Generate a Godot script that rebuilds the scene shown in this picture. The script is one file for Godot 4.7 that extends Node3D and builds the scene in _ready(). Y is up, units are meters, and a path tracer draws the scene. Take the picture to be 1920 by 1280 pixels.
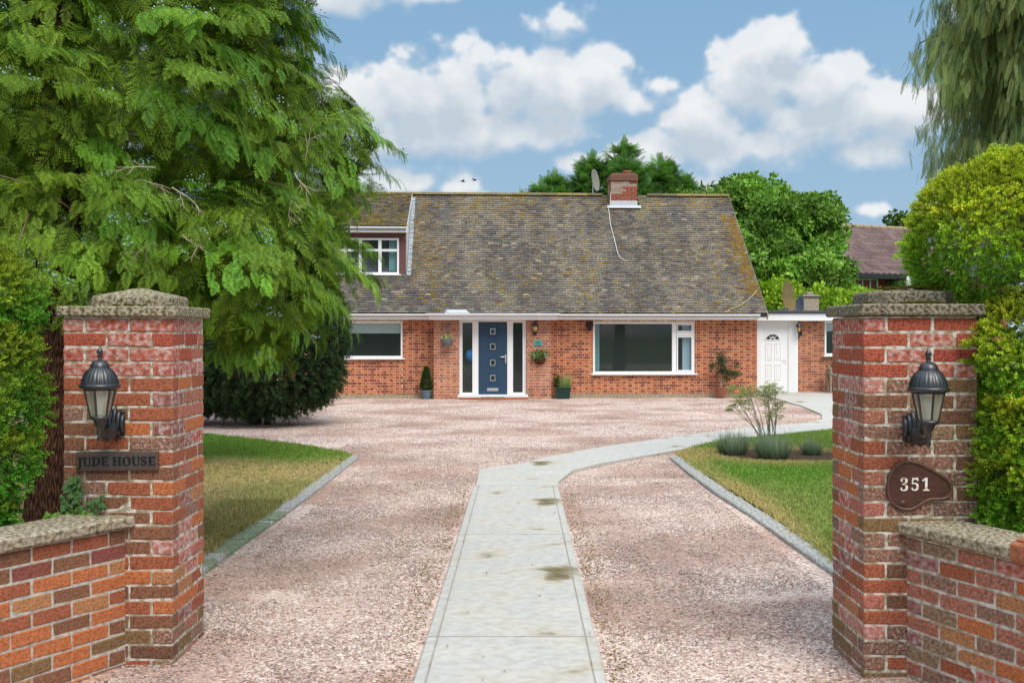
extends Node3D

# ---------------------------------------------------------------- scene constants
const SUN_ENERGY := 0.32
const SUN_SIZE := 36.0
const EXPOSURE := 2.95
const HOUSE_TURN := 3.0

var M := {}
var tex := {}
var house: Node3D
var rng := RandomNumberGenerator.new()
var names := {}


# ---------------------------------------------------------------- mesh collector
class Geo:
	var v := PackedVector3Array()
	var n := PackedVector3Array()
	var c := PackedColorArray()
	var ix := PackedInt32Array()
	var col := Color.WHITE

	func tri(a: Vector3, b: Vector3, d: Vector3) -> void:
		var nn := (b - a).cross(d - a).normalized()
		var k := v.size()
		v.append(a); v.append(b); v.append(d)
		for i in 3:
			n.append(nn); c.append(col)
		ix.append(k); ix.append(k + 2); ix.append(k + 1)

	func quad(a: Vector3, b: Vector3, d: Vector3, e: Vector3) -> void:
		var nn := (d - a).cross(e - b).normalized()
		var k := v.size()
		v.append(a); v.append(b); v.append(d); v.append(e)
		for i in 4:
			n.append(nn); c.append(col)
		ix.append(k); ix.append(k + 2); ix.append(k + 1)
		ix.append(k); ix.append(k + 3); ix.append(k + 2)

	func quad2(a: Vector3, b: Vector3, d: Vector3, e: Vector3, ca: Color, cb: Color) -> void:  # a, b take ca; d, e take cb
		var k := v.size()
		quad(a, b, d, e)
		c[k] = ca; c[k + 1] = ca; c[k + 2] = cb; c[k + 3] = cb

	func oquad(a: Vector3, b: Vector3, d: Vector3, e: Vector3, centre: Vector3) -> void:
		if (d - a).cross(e - b).dot((a + d) * 0.5 - centre) < 0.0:
			quad(e, d, b, a)
		else:
			quad(a, b, d, e)

	func otri(a: Vector3, b: Vector3, d: Vector3, centre: Vector3) -> void:
		if (b - a).cross(d - a).dot(a - centre) < 0.0:
			tri(d, b, a)
		else:
			tri(a, b, d)

	func hexa(p: Array) -> void:  # eight corners: index = x + 2 y + 4 z
		var m := Vector3.ZERO
		for q in p:
			m += q
		m /= 8.0
		for f in [[0, 1, 3, 2], [4, 5, 7, 6], [0, 1, 5, 4], [2, 3, 7, 6], [0, 2, 6, 4], [1, 3, 7, 5]]:
			oquad(p[f[0]], p[f[1]], p[f[2]], p[f[3]], m)

	func box(at: Vector3, s: Vector3, b := Basis.IDENTITY) -> void:  # at: centre
		var p := []
		for i in 8:
			p.append(at + b * Vector3((float(i & 1) - 0.5) * s.x, (float((i >> 1) & 1) - 0.5) * s.y, (float((i >> 2) & 1) - 0.5) * s.z))
		hexa(p)

	func span(lo: Vector3, hi: Vector3) -> void:
		box((lo + hi) * 0.5, hi - lo)

	func soft_box(at: Vector3, s: Vector3, r: float, b := Basis.IDENTITY, jit := 0.0, rn: RandomNumberGenerator = null) -> void:
		var off := []
		for i in 8:
			off.append(Vector3(rn.randf_range(-jit, jit), rn.randf_range(-jit, jit), rn.randf_range(-jit, jit)) if rn else Vector3.ZERO)
		var h := s * 0.5
		var p := []
		for i in 8:
			var sg := Vector3(-1 if i & 1 == 0 else 1, -1 if i & 2 == 0 else 1, -1 if i & 4 == 0 else 1)
			var row := []
			for a in 3:
				var q := Vector3(h.x - r, h.y - r, h.z - r)
				q[a] = h[a]
				row.append(at + b * (q * sg + off[i]))
			p.append(row)
		for a in 3:
			var u := (a + 1) % 3
			var w := (a + 2) % 3
			for sa in 2:
				var k: int = sa << a
				oquad(p[k][a], p[k | (1 << u)][a], p[k | (1 << u) | (1 << w)][a], p[k | (1 << w)][a], at)
				for su in 2:
					var e: int = (sa << a) | (su << u)
					oquad(p[e][a], p[e][u], p[e | (1 << w)][u], p[e | (1 << w)][a], at)
		for i in 8:
			otri(p[i][0], p[i][1], p[i][2], at)

	func smooth_strip(rings: Array, closed := true, cols: Array = []) -> void:  # rings of equal length, smooth normals
		var k0 := v.size()
		var m: int = rings[0].size()
		var r := rings.size()
		for i in r:
			for j in m:
				v.append(rings[i][j])
				n.append(Vector3.ZERO)
				c.append(cols[i] if cols.size() else col)
		for i in r - 1:
			for j in (m if closed else m - 1):
				var a := k0 + i * m + j
				var b := k0 + i * m + (j + 1) % m
				var d := b + m
				var e := a + m
				var nn := (v[d] - v[a]).cross(v[e] - v[b])
				for q in [a, b, d, e]:
					n[q] += nn
				ix.append(a); ix.append(d); ix.append(b)
				ix.append(a); ix.append(e); ix.append(d)
		for i in range(k0, v.size()):
			n[i] = n[i].normalized() if n[i].length_squared() > 1e-20 else Vector3.UP

	func lathe(prof: Array, seg: int, at := Vector3.ZERO, b := Basis.IDENTITY, squash := Vector2.ONE) -> void:  # profile of Vector2(radius, height), bottom to top
		var rings := []
		for q in prof:
			var ring := []
			for j in seg:
				var a := TAU * j / seg
				ring.append(at + b * Vector3(cos(a) * q.x * squash.x, q.y, -sin(a) * q.x * squash.y))
			rings.append(ring)
		smooth_strip(rings)

	func tube(pts: Array, radii: Array, seg := 6) -> void:
		var rings := []
		var side := Vector3.ZERO
		for i in pts.size():
			var t: Vector3 = (pts[mini(i + 1, pts.size() - 1)] - pts[maxi(i - 1, 0)]).normalized()
			if side == Vector3.ZERO:
				side = t.cross(Vector3.UP if absf(t.y) < 0.9 else Vector3.RIGHT).normalized()
			side = (side - t * side.dot(t)).normalized()
			var up := t.cross(side)
			var ring := []
			for j in seg:
				var a := TAU * j / seg
				ring.append(pts[i] + (side * cos(a) + up * sin(a)) * radii[mini(i, radii.size() - 1)])
			rings.append(ring)
		smooth_strip(rings)
		for e in 2:
			var k := 0 if e == 0 else rings.size() - 1
			for j in range(1, seg - 1):
				otri(rings[k][0], rings[k][j], rings[k][j + 1], pts[1] if e == 0 else pts[pts.size() - 2])

	func plate(poly: PackedVector2Array, z0: float, z1: float, b := Basis.IDENTITY, at := Vector3.ZERO) -> void:  # outline in x y, thick along z
		var t := Geometry2D.triangulate_polygon(poly)
		var mid := Vector2.ZERO
		for q in poly:
			mid += q / poly.size()
		for i in range(0, t.size(), 3):
			for z in [z0, z1]:
				var far := at + b * Vector3(mid.x, mid.y, z0 + z1 - z)
				var q := []
				for k in 3:
					q.append(at + b * Vector3(poly[t[i + k]].x, poly[t[i + k]].y, z))
				if (q[1] - q[0]).cross(q[2] - q[0]).dot(b.z * (z - (z0 + z1) * 0.5)) < 0.0:
					tri(q[2], q[1], q[0])
				else:
					tri(q[0], q[1], q[2])
		var ccw := not Geometry2D.is_polygon_clockwise(poly)
		for i in poly.size():
			var p := poly[i]
			var q := poly[(i + 1) % poly.size()]
			if not ccw:
				var w := p; p = q; q = w
			quad(at + b * Vector3(p.x, p.y, minf(z0, z1)), at + b * Vector3(q.x, q.y, minf(z0, z1)), at + b * Vector3(q.x, q.y, maxf(z0, z1)), at + b * Vector3(p.x, p.y, maxf(z0, z1)))

	func mesh() -> ArrayMesh:
		var a := []
		a.resize(Mesh.ARRAY_MAX)
		a[Mesh.ARRAY_VERTEX] = v
		a[Mesh.ARRAY_NORMAL] = n
		a[Mesh.ARRAY_COLOR] = c
		a[Mesh.ARRAY_INDEX] = ix
		var m := ArrayMesh.new()
		m.add_surface_from_arrays(Mesh.PRIMITIVE_TRIANGLES, a)
		return m


# ---------------------------------------------------------------- naming helpers
func put(called: String, m, mat, parent: Node = null, xf := Transform3D.IDENTITY) -> MeshInstance3D:
	var o := MeshInstance3D.new()
	o.mesh = m.mesh() if m is Geo else m
	if mat:
		o.material_override = mat
	o.transform = xf
	own(o, called, parent)
	return o


func own(o: Node3D, called: String, parent: Node = null) -> void:
	var p: Node = parent if parent else self
	var key := str(p.get_instance_id()) + called
	var k: int = names.get(key, 0)
	names[key] = k + 1
	o.name = called if k == 0 else "%s_%03d" % [called, k]
	p.add_child(o, true)


func base(called: String, at := Vector3.ZERO, turn := 0.0) -> Node3D:
	var o := Node3D.new()
	o.position = at
	o.rotation.y = turn
	own(o, called)
	return o


func tag(o: Node, label: String, category: String, group := "") -> void:
	o.set_meta("label", label)
	o.set_meta("category", category)
	if group:
		o.set_meta("group", group)


func kind(o: Node, k: String) -> Node:
	o.set_meta("kind", k)
	return o


func scatter(called: String, m: Mesh, mat: Material, where: Array, cols: PackedColorArray, parent: Node = null) -> MultiMeshInstance3D:
	var mm := MultiMesh.new()
	mm.transform_format = MultiMesh.TRANSFORM_3D
	mm.use_colors = true
	mm.mesh = m
	mm.instance_count = where.size()
	var buf := PackedFloat32Array()
	buf.resize(where.size() * 16)
	var k := 0
	for i in where.size():
		var t: Transform3D = where[i]
		var q := t.basis
		var o := t.origin
		buf[k] = q.x.x; buf[k + 1] = q.y.x; buf[k + 2] = q.z.x; buf[k + 3] = o.x
		buf[k + 4] = q.x.y; buf[k + 5] = q.y.y; buf[k + 6] = q.z.y; buf[k + 7] = o.y
		buf[k + 8] = q.x.z; buf[k + 9] = q.y.z; buf[k + 10] = q.z.z; buf[k + 11] = o.z
		var cc := cols[i]
		buf[k + 12] = cc.r; buf[k + 13] = cc.g; buf[k + 14] = cc.b; buf[k + 15] = 1.0
		k += 16
	mm.buffer = buf
	var o := MultiMeshInstance3D.new()
	o.multimesh = mm
	o.material_override = mat
	o.set_meta("kind", "stuff")
	own(o, called, parent)
	return o


# ---------------------------------------------------------------- textures and materials
func ntex(key: String, sd: int, freq: float, ramp: Array, size := 512, octaves := 4, type := FastNoiseLite.TYPE_SIMPLEX_SMOOTH, cell := -1, warp := 0.0) -> NoiseTexture2D:
	if tex.has(key):
		return tex[key]
	var f := FastNoiseLite.new()
	f.seed = sd
	f.noise_type = type
	f.frequency = freq
	f.fractal_octaves = octaves
	if octaves < 2:
		f.fractal_type = FastNoiseLite.FRACTAL_NONE
	if cell >= 0:
		f.cellular_return_type = cell
		f.cellular_jitter = 1.0
	if warp > 0.0:
		f.domain_warp_enabled = true
		f.domain_warp_amplitude = warp
		f.domain_warp_frequency = freq * 2.0
	var t := NoiseTexture2D.new()
	t.width = size
	t.height = size
	t.seamless = true
	t.noise = f
	if ramp.size():
		var g := Gradient.new()
		var at := PackedFloat32Array()
		var cs := PackedColorArray()
		for r in ramp:
			at.append(r[0]); cs.append(r[1])
		g.offsets = at
		g.colors = cs
		t.color_ramp = g
	tex[key] = t
	return t


func lin(r: float, g: float, b: float) -> Color:
	return Color(r, g, b).linear_to_srgb()


func mat(col: Color, rough := 0.8, opts := {}) -> StandardMaterial3D:
	var m := StandardMaterial3D.new()
	m.albedo_color = col.linear_to_srgb()
	m.roughness = rough
	m.metallic_specular = opts.get("spec", 0.4)
	m.metallic = opts.get("metal", 0.0)
	if opts.has("tex"):
		m.albedo_texture = opts.tex
	if opts.has("bump"):
		m.heightmap_enabled = true
		m.heightmap_texture = opts.bump
		m.heightmap_scale = opts.get("height", 0.3)
	if opts.has("tex") or opts.has("bump"):
		m.uv1_triplanar = true
		m.uv1_world_triplanar = opts.get("world", true)
		var s = opts.get("scale", 1.0)
		m.uv1_scale = s if s is Vector3 else Vector3.ONE * float(s)
	if opts.has("detail"):
		m.detail_enabled = true
		m.detail_albedo = opts.detail
		m.detail_blend_mode = opts.get("blend", BaseMaterial3D.BLEND_MODE_MUL)
		if opts.has("mask"):
			m.detail_mask = opts.mask
		m.detail_uv_layer = BaseMaterial3D.DETAIL_UV_2
		m.uv2_triplanar = true
		m.uv2_world_triplanar = true
		m.uv2_scale = Vector3.ONE * float(opts.get("dscale", 1.0))
	if opts.has("vc"):
		m.vertex_color_use_as_albedo = true
	if opts.has("back"):
		m.backlight_enabled = true
		m.backlight = opts.back
	if opts.has("clear"):
		m.clearcoat_enabled = true
		m.clearcoat = opts.clear
	return m


func grey(a: float) -> Color:
	return Color(a, a, a)


func make_materials() -> void:
	var mott := ntex("mottle", 3, 0.02, [[0.0, grey(0.62)], [0.45, grey(0.84)], [0.62, grey(0.95)], [1.0, grey(1.0)]], 512, 6)
	var fine := ntex("fine", 5, 0.05, [[0.0, grey(0.2)], [1.0, grey(1.0)]], 512, 5)
	var pits := ntex("pits", 9, 0.045, [[0.0, grey(0.1)], [0.4, grey(0.6)], [0.55, grey(0.9)], [1.0, grey(1.0)]], 512, 4)
	var bloom := ntex("bloom", 11, 0.012, [[0.0, grey(0.0)], [0.34, grey(0.02)], [0.55, grey(0.16)], [0.72, grey(0.36)], [1.0, grey(0.55)]], 512, 7)
	var bloom2 := ntex("bloom2", 14, 0.03, [[0.0, grey(0.0)], [0.45, grey(0.02)], [0.6, grey(0.12)], [0.75, grey(0.26)], [1.0, grey(0.4)]], 512, 6)
	var white := ntex("white", 1, 0.05, [[0.0, Color(0.80, 0.76, 0.73)], [1.0, Color(0.93, 0.90, 0.88)]], 64, 2)
	# gate bricks: each colour plain, and the same with lime bloom
	var cols := {
		"red": Color(0.50, 0.125, 0.075), "rose": Color(0.54, 0.20, 0.145), "crimson": Color(0.44, 0.10, 0.068), "orange": Color(0.60, 0.20, 0.082), "tan": Color(0.54, 0.25, 0.115),
		"brown": Color(0.30, 0.14, 0.082), "umber": Color(0.225, 0.115, 0.072), "russet": Color(0.43, 0.14, 0.075), "olive": Color(0.29, 0.175, 0.085), "plum": Color(0.32, 0.105, 0.08),
	}
	for k in cols:
		M["brick_" + k] = mat(cols[k], 0.9, {"tex": mott, "bump": pits, "height": 0.28, "scale": 5.0, "spec": 0.25})
		M["brick_" + k + "_lime"] = mat(cols[k], 0.92, {"tex": mott, "bump": pits, "height": 0.28, "scale": 3.3, "detail": white, "mask": bloom2 if k in ["brown", "umber", "olive", "russet"] else bloom, "blend": BaseMaterial3D.BLEND_MODE_MIX, "spec": 0.25})
		# the mask is looked up with the first layer's coordinates
	M.mortar = mat(Color(0.60, 0.55, 0.47), 0.95, {"tex": mott, "bump": fine, "height": 0.25, "scale": 3.0, "spec": 0.2})
	M.old_mortar = mat(Color(0.60, 0.565, 0.50), 0.95, {"tex": ntex("limescale", 21, 0.015, [[0.0, Color(0.62, 0.56, 0.48)], [0.45, Color(0.82, 0.80, 0.74)], [0.6, grey(1.0)], [1.0, grey(1.0)]], 512, 6), "bump": fine, "height": 0.3, "scale": 2.0, "spec": 0.2})
	M.stone = mat(Color(0.40, 0.36, 0.27), 0.95, {"tex": ntex("stone", 23, 0.018, [[0.0, Color(0.36, 0.34, 0.30)], [0.30, Color(0.60, 0.57, 0.50)], [0.5, Color(0.84, 0.82, 0.76)], [0.7, grey(0.98)], [1.0, Color(1.0, 0.97, 0.86)]], 512, 8), "bump": fine, "height": 0.35, "scale": 4.2, "spec": 0.2})
	M.dark_stone = mat(Color(0.30, 0.27, 0.22), 0.95, {"tex": tex.stone, "bump": fine, "height": 0.4, "scale": 4.7, "spec": 0.2})
	M.coping = mat(Color(0.47, 0.42, 0.33), 0.95, {"tex": tex.stone, "bump": fine, "height": 0.3, "scale": 3.7, "spec": 0.2})
	M.moss = mat(Color(0.17, 0.15, 0.025), 1.0, {"tex": fine, "bump": fine, "height": 0.6, "scale": 6.0, "spec": 0.1})
	M.vc = mat(Color.WHITE, 0.9, {"vc": true, "spec": 0.25})
	M.vc_brick = mat(Color.WHITE, 0.9, {"vc": true, "tex": mott, "scale": 3.0, "spec": 0.25})
	M.vc_tile = mat(Color.WHITE, 0.9, {"vc": true, "tex": ntex("lichen", 31, 0.03, [[0.0, Color(0.45, 0.43, 0.40)], [0.4, Color(0.85, 0.82, 0.76)], [0.6, grey(1.0)], [1.0, Color(1.0, 0.97, 0.85)]], 512, 6), "scale": 1.3, "spec": 0.25})
	M.house_mortar = mat(Color(0.74, 0.58, 0.45), 0.95, {"tex": mott, "scale": 1.0, "spec": 0.2})
	M.gable = mat(Color(0.45, 0.16, 0.10), 0.95, {"tex": mott, "scale": 1.0, "spec": 0.2})
	M.plinth = mat(Color(0.45, 0.38, 0.27), 0.95, {"tex": mott, "scale": 1.6, "bump": fine, "spec": 0.2})
	M.white = mat(Color(0.84, 0.85, 0.86), 0.35, {"spec": 0.5})
	M.cream = mat(Color(0.74, 0.70, 0.63), 0.45)
	M.felt = mat(Color(0.075, 0.085, 0.10), 0.8, {"tex": mott, "scale": 2.0})
	M.lead = mat(Color(0.42, 0.49, 0.55), 0.55, {"tex": mott, "scale": 4.0, "bump": fine, "height": 0.1})
	M.pale_lead = mat(Color(0.66, 0.69, 0.72), 0.55, {"tex": mott, "scale": 3.0})
	M.clad = mat(Color(0.20, 0.085, 0.08), 0.6, {"tex": mott, "scale": Vector3(0.5, 6.0, 0.5)})
	M.door_blue = mat(Color(0.026, 0.062, 0.112), 0.42, {"bump": ntex("grain", 41, 0.03, [], 256, 4), "height": 0.02, "scale": Vector3(8, 0.5, 8)})
	M.steel = mat(Color(0.72, 0.72, 0.72), 0.3, {"metal": 0.9})
	M.black = mat(Color(0.014, 0.016, 0.018), 0.32, {"bump": ntex("cast", 43, 0.06, [], 256, 3), "height": 0.04, "scale": 6.0, "spec": 0.6})
	M.matt_black = mat(Color(0.02, 0.02, 0.02), 0.7)
	M.room = mat(Color(0.20, 0.225, 0.215), 0.9)
	M.terracotta = mat(Color(0.46, 0.16, 0.075), 0.85, {"tex": mott, "scale": 3.0})
	M.copper = mat(Color(0.33, 0.10, 0.05), 0.4, {"tex": mott, "scale": 4.0, "spec": 0.6})
	M.pot_blue = mat(Color(0.16, 0.27, 0.31), 0.6, {"tex": mott, "scale": 3.0})
	M.trough_green = mat(Color(0.018, 0.058, 0.045), 0.5, {"tex": mott, "scale": 3.0})
	M.soil = mat(Color(0.13, 0.085, 0.055), 1.0, {"tex": fine, "bump": fine, "height": 1.0, "scale": 2.5, "spec": 0.1})
	M.teal = mat(Color(0.20, 0.42, 0.44), 0.9, {"back": Color(0.25, 0.3, 0.3)})
	M.blind = mat(Color(0.46, 0.62, 0.64), 0.85, {"back": Color(0.25, 0.3, 0.3)})
	M.pale_curtain = mat(Color(0.42, 0.60, 0.70), 0.9, {"back": Color(0.25, 0.3, 0.3)})
	M.plate_teal = mat(Color(0.10, 0.36, 0.34), 0.5)
	M.plate_ink = mat(Color(0.01, 0.05, 0.06), 0.5)
	M.letter_black = mat(Color(0.008, 0.007, 0.007), 0.4)
	M.sign_brown = mat(Color(0.085, 0.068, 0.064), 0.4, {"tex": mott, "scale": Vector3(4, 30, 4), "spec": 0.5})
	M.rim_brown = mat(Color(0.13, 0.07, 0.045), 0.6, {"tex": mott, "scale": Vector3(6, 30, 6)})
	M.plaque = mat(Color(0.105, 0.036, 0.020), 0.42, {"tex": ntex("woodgrain", 47, 0.02, [[0.0, grey(0.55)], [0.5, grey(0.85)], [1.0, grey(1.0)]], 512, 6), "scale": Vector3(1.2, 9.0, 1.2), "spec": 0.5})
	M.plaque_rim = mat(Color(0.155, 0.066, 0.040), 0.45, {"tex": tex.woodgrain, "scale": Vector3(3.0, 6.0, 3.0), "spec": 0.5})
	M.numeral = mat(Color(0.78, 0.76, 0.72), 0.5, {"tex": ntex("chipped", 49, 0.03, [[0.0, Color(0.75, 0.45, 0.08)], [0.3, Color(0.85, 0.62, 0.25)], [0.4, grey(1.0)], [1.0, grey(1.0)]], 256, 4), "scale": 6.0})
	M.bark = mat(Color(0.17, 0.085, 0.05), 0.95, {"tex": ntex("bark", 51, 0.03, [[0.0, grey(0.22)], [0.4, grey(0.55)], [0.6, grey(0.95)], [1.0, grey(1.0)]], 512, 6), "bump": tex.bark, "height": 2.0, "scale": Vector3(7, 0.9, 7), "spec": 0.2})
	M.twig = mat(Color(0.24, 0.17, 0.11), 0.95, {"spec": 0.2})
	M.pale_twig = mat(Color(0.42, 0.34, 0.25), 0.95, {"spec": 0.2})
	M.leaf = mat(Color.WHITE, 0.55, {"vc": true, "back": Color(0.6, 0.7, 0.25), "spec": 0.35})
	M.needle = mat(Color.WHITE, 0.6, {"vc": true, "back": Color(0.6, 0.7, 0.25), "spec": 0.3})
	M.ivy = mat(Color.WHITE, 0.6, {"vc": true, "back": Color(0.3, 0.35, 0.1), "spec": 0.25})
	M.petal = mat(Color.WHITE, 0.7, {"vc": true, "back": Color(0.4, 0.4, 0.4)})
	M.wicker = mat(Color(0.17, 0.17, 0.18), 0.7)
	M.coir = mat(Color(0.30, 0.12, 0.06), 1.0, {"tex": fine, "bump": fine, "height": 1.0, "scale": 8.0})
	M.cable = mat(Color(0.66, 0.64, 0.60), 0.6)
	M.dish = mat(Color(0.30, 0.31, 0.25), 0.7, {"tex": mott, "scale": 2.0})
	M.grey_dish = mat(Color(0.13, 0.17, 0.20), 0.6)
	M.rust_dish = mat(Color(0.30, 0.24, 0.15), 0.8, {"tex": ntex("rust", 53, 0.012, [[0.0, Color(0.55, 0.75, 0.5)], [0.5, Color(0.9, 0.85, 0.7)], [1.0, Color(1.0, 0.75, 0.7)]], 256, 4), "scale": 0.8})
	M.buff = mat(Color(0.56, 0.47, 0.36), 0.9, {"tex": mott, "scale": 2.0})
	M.far_roof = mat(Color.WHITE, 0.9, {"vc": true, "spec": 0.2})
	M.old_wood = mat(Color(0.40, 0.33, 0.24), 0.9, {"tex": tex.woodgrain, "scale": Vector3(3, 1, 3)})
	M.amber = mat(Color(0.62, 0.42, 0.16), 0.35, {"back": Color(0.3, 0.2, 0.1)})
	M.bulb = mat(Color(0.80, 0.79, 0.74), 0.5)
	M.bird = mat(Color(0.02, 0.02, 0.022), 0.8)
	M.balloon = mat(Color(0.01, 0.22, 0.62), 0.4)
	# glass
	var g := StandardMaterial3D.new()
	g.transparency = BaseMaterial3D.TRANSPARENCY_ALPHA
	g.albedo_color = Color(0.48, 0.56, 0.54, 0.11)
	g.roughness = 0.03
	M.glass = g
	var lg := StandardMaterial3D.new()
	lg.transparency = BaseMaterial3D.TRANSPARENCY_ALPHA
	lg.albedo_color = Color(0.66, 0.66, 0.58, 0.55)
	lg.roughness = 0.2
	M.lamp_glass = lg
	# ground
	var peb := ntex("pebbles", 61, 0.062, [[0.0, Color(0.46, 0.36, 0.31)], [0.10, Color(0.68, 0.56, 0.50)], [0.30, Color(0.84, 0.745, 0.69)], [0.50, Color(0.77, 0.655, 0.605)], [0.65, Color(0.91, 0.84, 0.785)], [0.85, Color(0.70, 0.59, 0.54)], [0.95, Color(0.96, 0.92, 0.87)], [1.0, Color(0.50, 0.41, 0.36)]], 1024, 1, FastNoiseLite.TYPE_CELLULAR, FastNoiseLite.RETURN_CELL_VALUE)
	var pebh := ntex("pebble_height", 61, 0.062, [[0.0, grey(1.0)], [0.5, grey(0.5)], [1.0, grey(0.0)]], 1024, 1, FastNoiseLite.TYPE_CELLULAR, FastNoiseLite.RETURN_DISTANCE)
	var tracks := ntex("tracks", 63, 0.008, [[0.0, Color(0.76, 0.69, 0.66)], [0.45, Color(0.91, 0.87, 0.85)], [0.6, grey(1.0)], [1.0, grey(1.0)]], 512, 5)
	M.gravel = mat(Color(1.0, 1.0, 1.0), 0.95, {"tex": peb, "bump": pebh, "height": 0.8, "scale": 0.9, "detail": tracks, "dscale": 0.11, "spec": 0.2})
	M.pebble = mat(Color.WHITE, 0.85, {"vc": true, "spec": 0.25})
	M.concrete = mat(Color(0.57, 0.53, 0.475), 0.85, {"tex": ntex("concrete", 65, 0.02, [[0.0, Color(0.88, 0.87, 0.84)], [0.5, Color(0.95, 0.95, 0.94)], [1.0, grey(1.0)]], 512, 6), "bump": fine, "height": 0.12, "scale": 1.0, "detail": ntex("stain", 67, 0.006, [[0.0, Color(0.50, 0.46, 0.35)], [0.10, Color(0.66, 0.62, 0.50)], [0.20, Color(0.93, 0.92, 0.89)], [0.34, grey(0.98)], [0.6, Color(0.95, 0.96, 0.98)], [1.0, grey(1.0)]], 512, 9), "dscale": 0.30, "spec": 0.3})
	M.wet_concrete = mat(Color(0.44, 0.41, 0.34), 0.8, {"tex": tex.concrete, "scale": 1.0, "detail": tex.stain, "dscale": 0.3, "spec": 0.3})
	M.paver = mat(Color(0.46, 0.45, 0.41), 0.9, {"tex": mott, "bump": fine, "height": 0.3, "scale": 2.2, "spec": 0.2})
	M.green_paver = mat(Color(0.30, 0.34, 0.22), 0.9, {"tex": mott, "bump": fine, "height": 0.3, "scale": 2.2, "spec": 0.2})
	M.turf = mat(Color(0.85, 0.85, 0.85), 1.0, {"tex": ntex("turf", 71, 0.02, [[0.0, Color(0.40, 0.48, 0.18)], [0.4, Color(0.52, 0.55, 0.26)], [0.55, Color(0.70, 0.63, 0.38)], [0.75, Color(0.76, 0.66, 0.42)], [1.0, Color(0.62, 0.52, 0.33)]], 512, 5), "bump": fine, "height": 1.0, "scale": 0.35, "spec": 0.1})
	M.field = mat(Color(0.10, 0.14, 0.035), 1.0, {"tex": mott, "scale": 0.2, "spec": 0.1})
	M.grass = mat(Color.WHITE, 0.7, {"vc": true, "back": Color(0.4, 0.45, 0.15), "spec": 0.25})


# ---------------------------------------------------------------- sky
var cloud_noise := FastNoiseLite.new()
var wisp_noise := FastNoiseLite.new()
const CLOUDS := [  # bearing and height in degrees, half width, half height, how solid
	[-8.2, 11.6, 3.0, 1.9, 1.0], [-5.6, 11.9, 2.6, 2.0, 1.0], [-3.2, 12.0, 2.4, 2.0, 1.0], [-0.6, 12.3, 2.2, 2.1, 1.0], [1.6, 11.9, 2.2, 2.0, 1.0], [3.9, 12.5, 1.5, 1.6, 1.0],
	[-7.0, 9.7, 2.8, 1.5, 0.85], [-8.6, 8.4, 1.6, 1.4, 0.7], [1.2, 10.3, 2.6, 1.0, 0.75], [-4.5, 10.2, 3.0, 1.2, 0.9],
	[9.4, 10.4, 2.8, 1.6, 1.0], [12.0, 12.2, 2.3, 2.3, 1.0], [13.3, 14.2, 1.2, 1.2, 0.95], [14.6, 12.0, 2.2, 1.6, 0.9], [15.6, 10.4, 4.0, 1.7, 1.0], [19.0, 10.5, 2.8, 1.5, 0.9], [11.5, 9.4, 3.8, 1.2, 0.9], [7.0, 9.4, 1.9, 1.3, 0.95], [17.5, 9.0, 2.0, 1.0, 0.7],
	[5.9, 11.4, 1.5, 0.8, 0.62], [6.9, 12.4, 1.0, 0.7, 0.5],
	[-9.0, 16.6, 2.6, 1.2, 0.95], [-5.6, 17.2, 3.2, 0.7, 0.8], [1.9, 15.7, 0.9, 0.8, 0.30], [2.9, 8.7, 0.9, 0.5, 0.7], [6.0, 8.6, 1.8, 1.3, 0.9], [4.4, 8.0, 1.4, 1.1, 0.9], [7.6, 7.4, 2.2, 0.9, 0.8],
	[17.4, 6.1, 0.7, 0.35, 0.6], [-9.5, 10.0, 2.6, 1.8, 0.95], [-2.0, 10.4, 2.6, 1.2, 0.9], [8.0, 10.6, 1.6, 1.0, 0.7], [-6.8, 8.0, 2.0, 1.0, 0.7], [-3.6, 7.4, 1.1, 0.6, 0.6], [-5.0, 7.6, 1.5, 0.9, 0.55], [-12.5, 12.0, 3.2, 2.2, 1.0], [-17.0, 14.0, 4.0, 2.6, 1.0], [-22.0, 9.0, 4.0, 2.0, 1.0], [24.0, 14.0, 3.5, 1.6, 1.0], [29.0, 9.0, 4.5, 2.0, 1.0],
]


func cloud_field(az: float, el: float, d: Vector3) -> float:
	var f := -1.0
	if absf(az) < 34.0 and el < 24.0:
		for b in CLOUDS:
			var x: float = (az - b[0]) / b[2]
			var y: float = (el - b[1]) / b[3]
			if y < 0.0:
				y *= 1.25
			var q: float = b[4] * (1.0 - sqrt(x * x + y * y) * 0.85)
			if q > f:
				f = q
	var w := clampf(maxf((absf(az) - 24.0) / 10.0, (el - 17.0) / 7.0), 0.0, 1.0)
	if w > 0.0:
		var s := 1.0 / (d.y + 0.35)
		var g := wisp_noise.get_noise_3d(d.x * s * 60.0, d.y * 60.0, d.z * s * 60.0) * 1.6 + 0.22 + 0.25 * smoothstep(20.0, 50.0, rad_to_deg(asin(d.y)))
		f = lerpf(maxf(f, -0.35), g, w)
	return f


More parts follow.
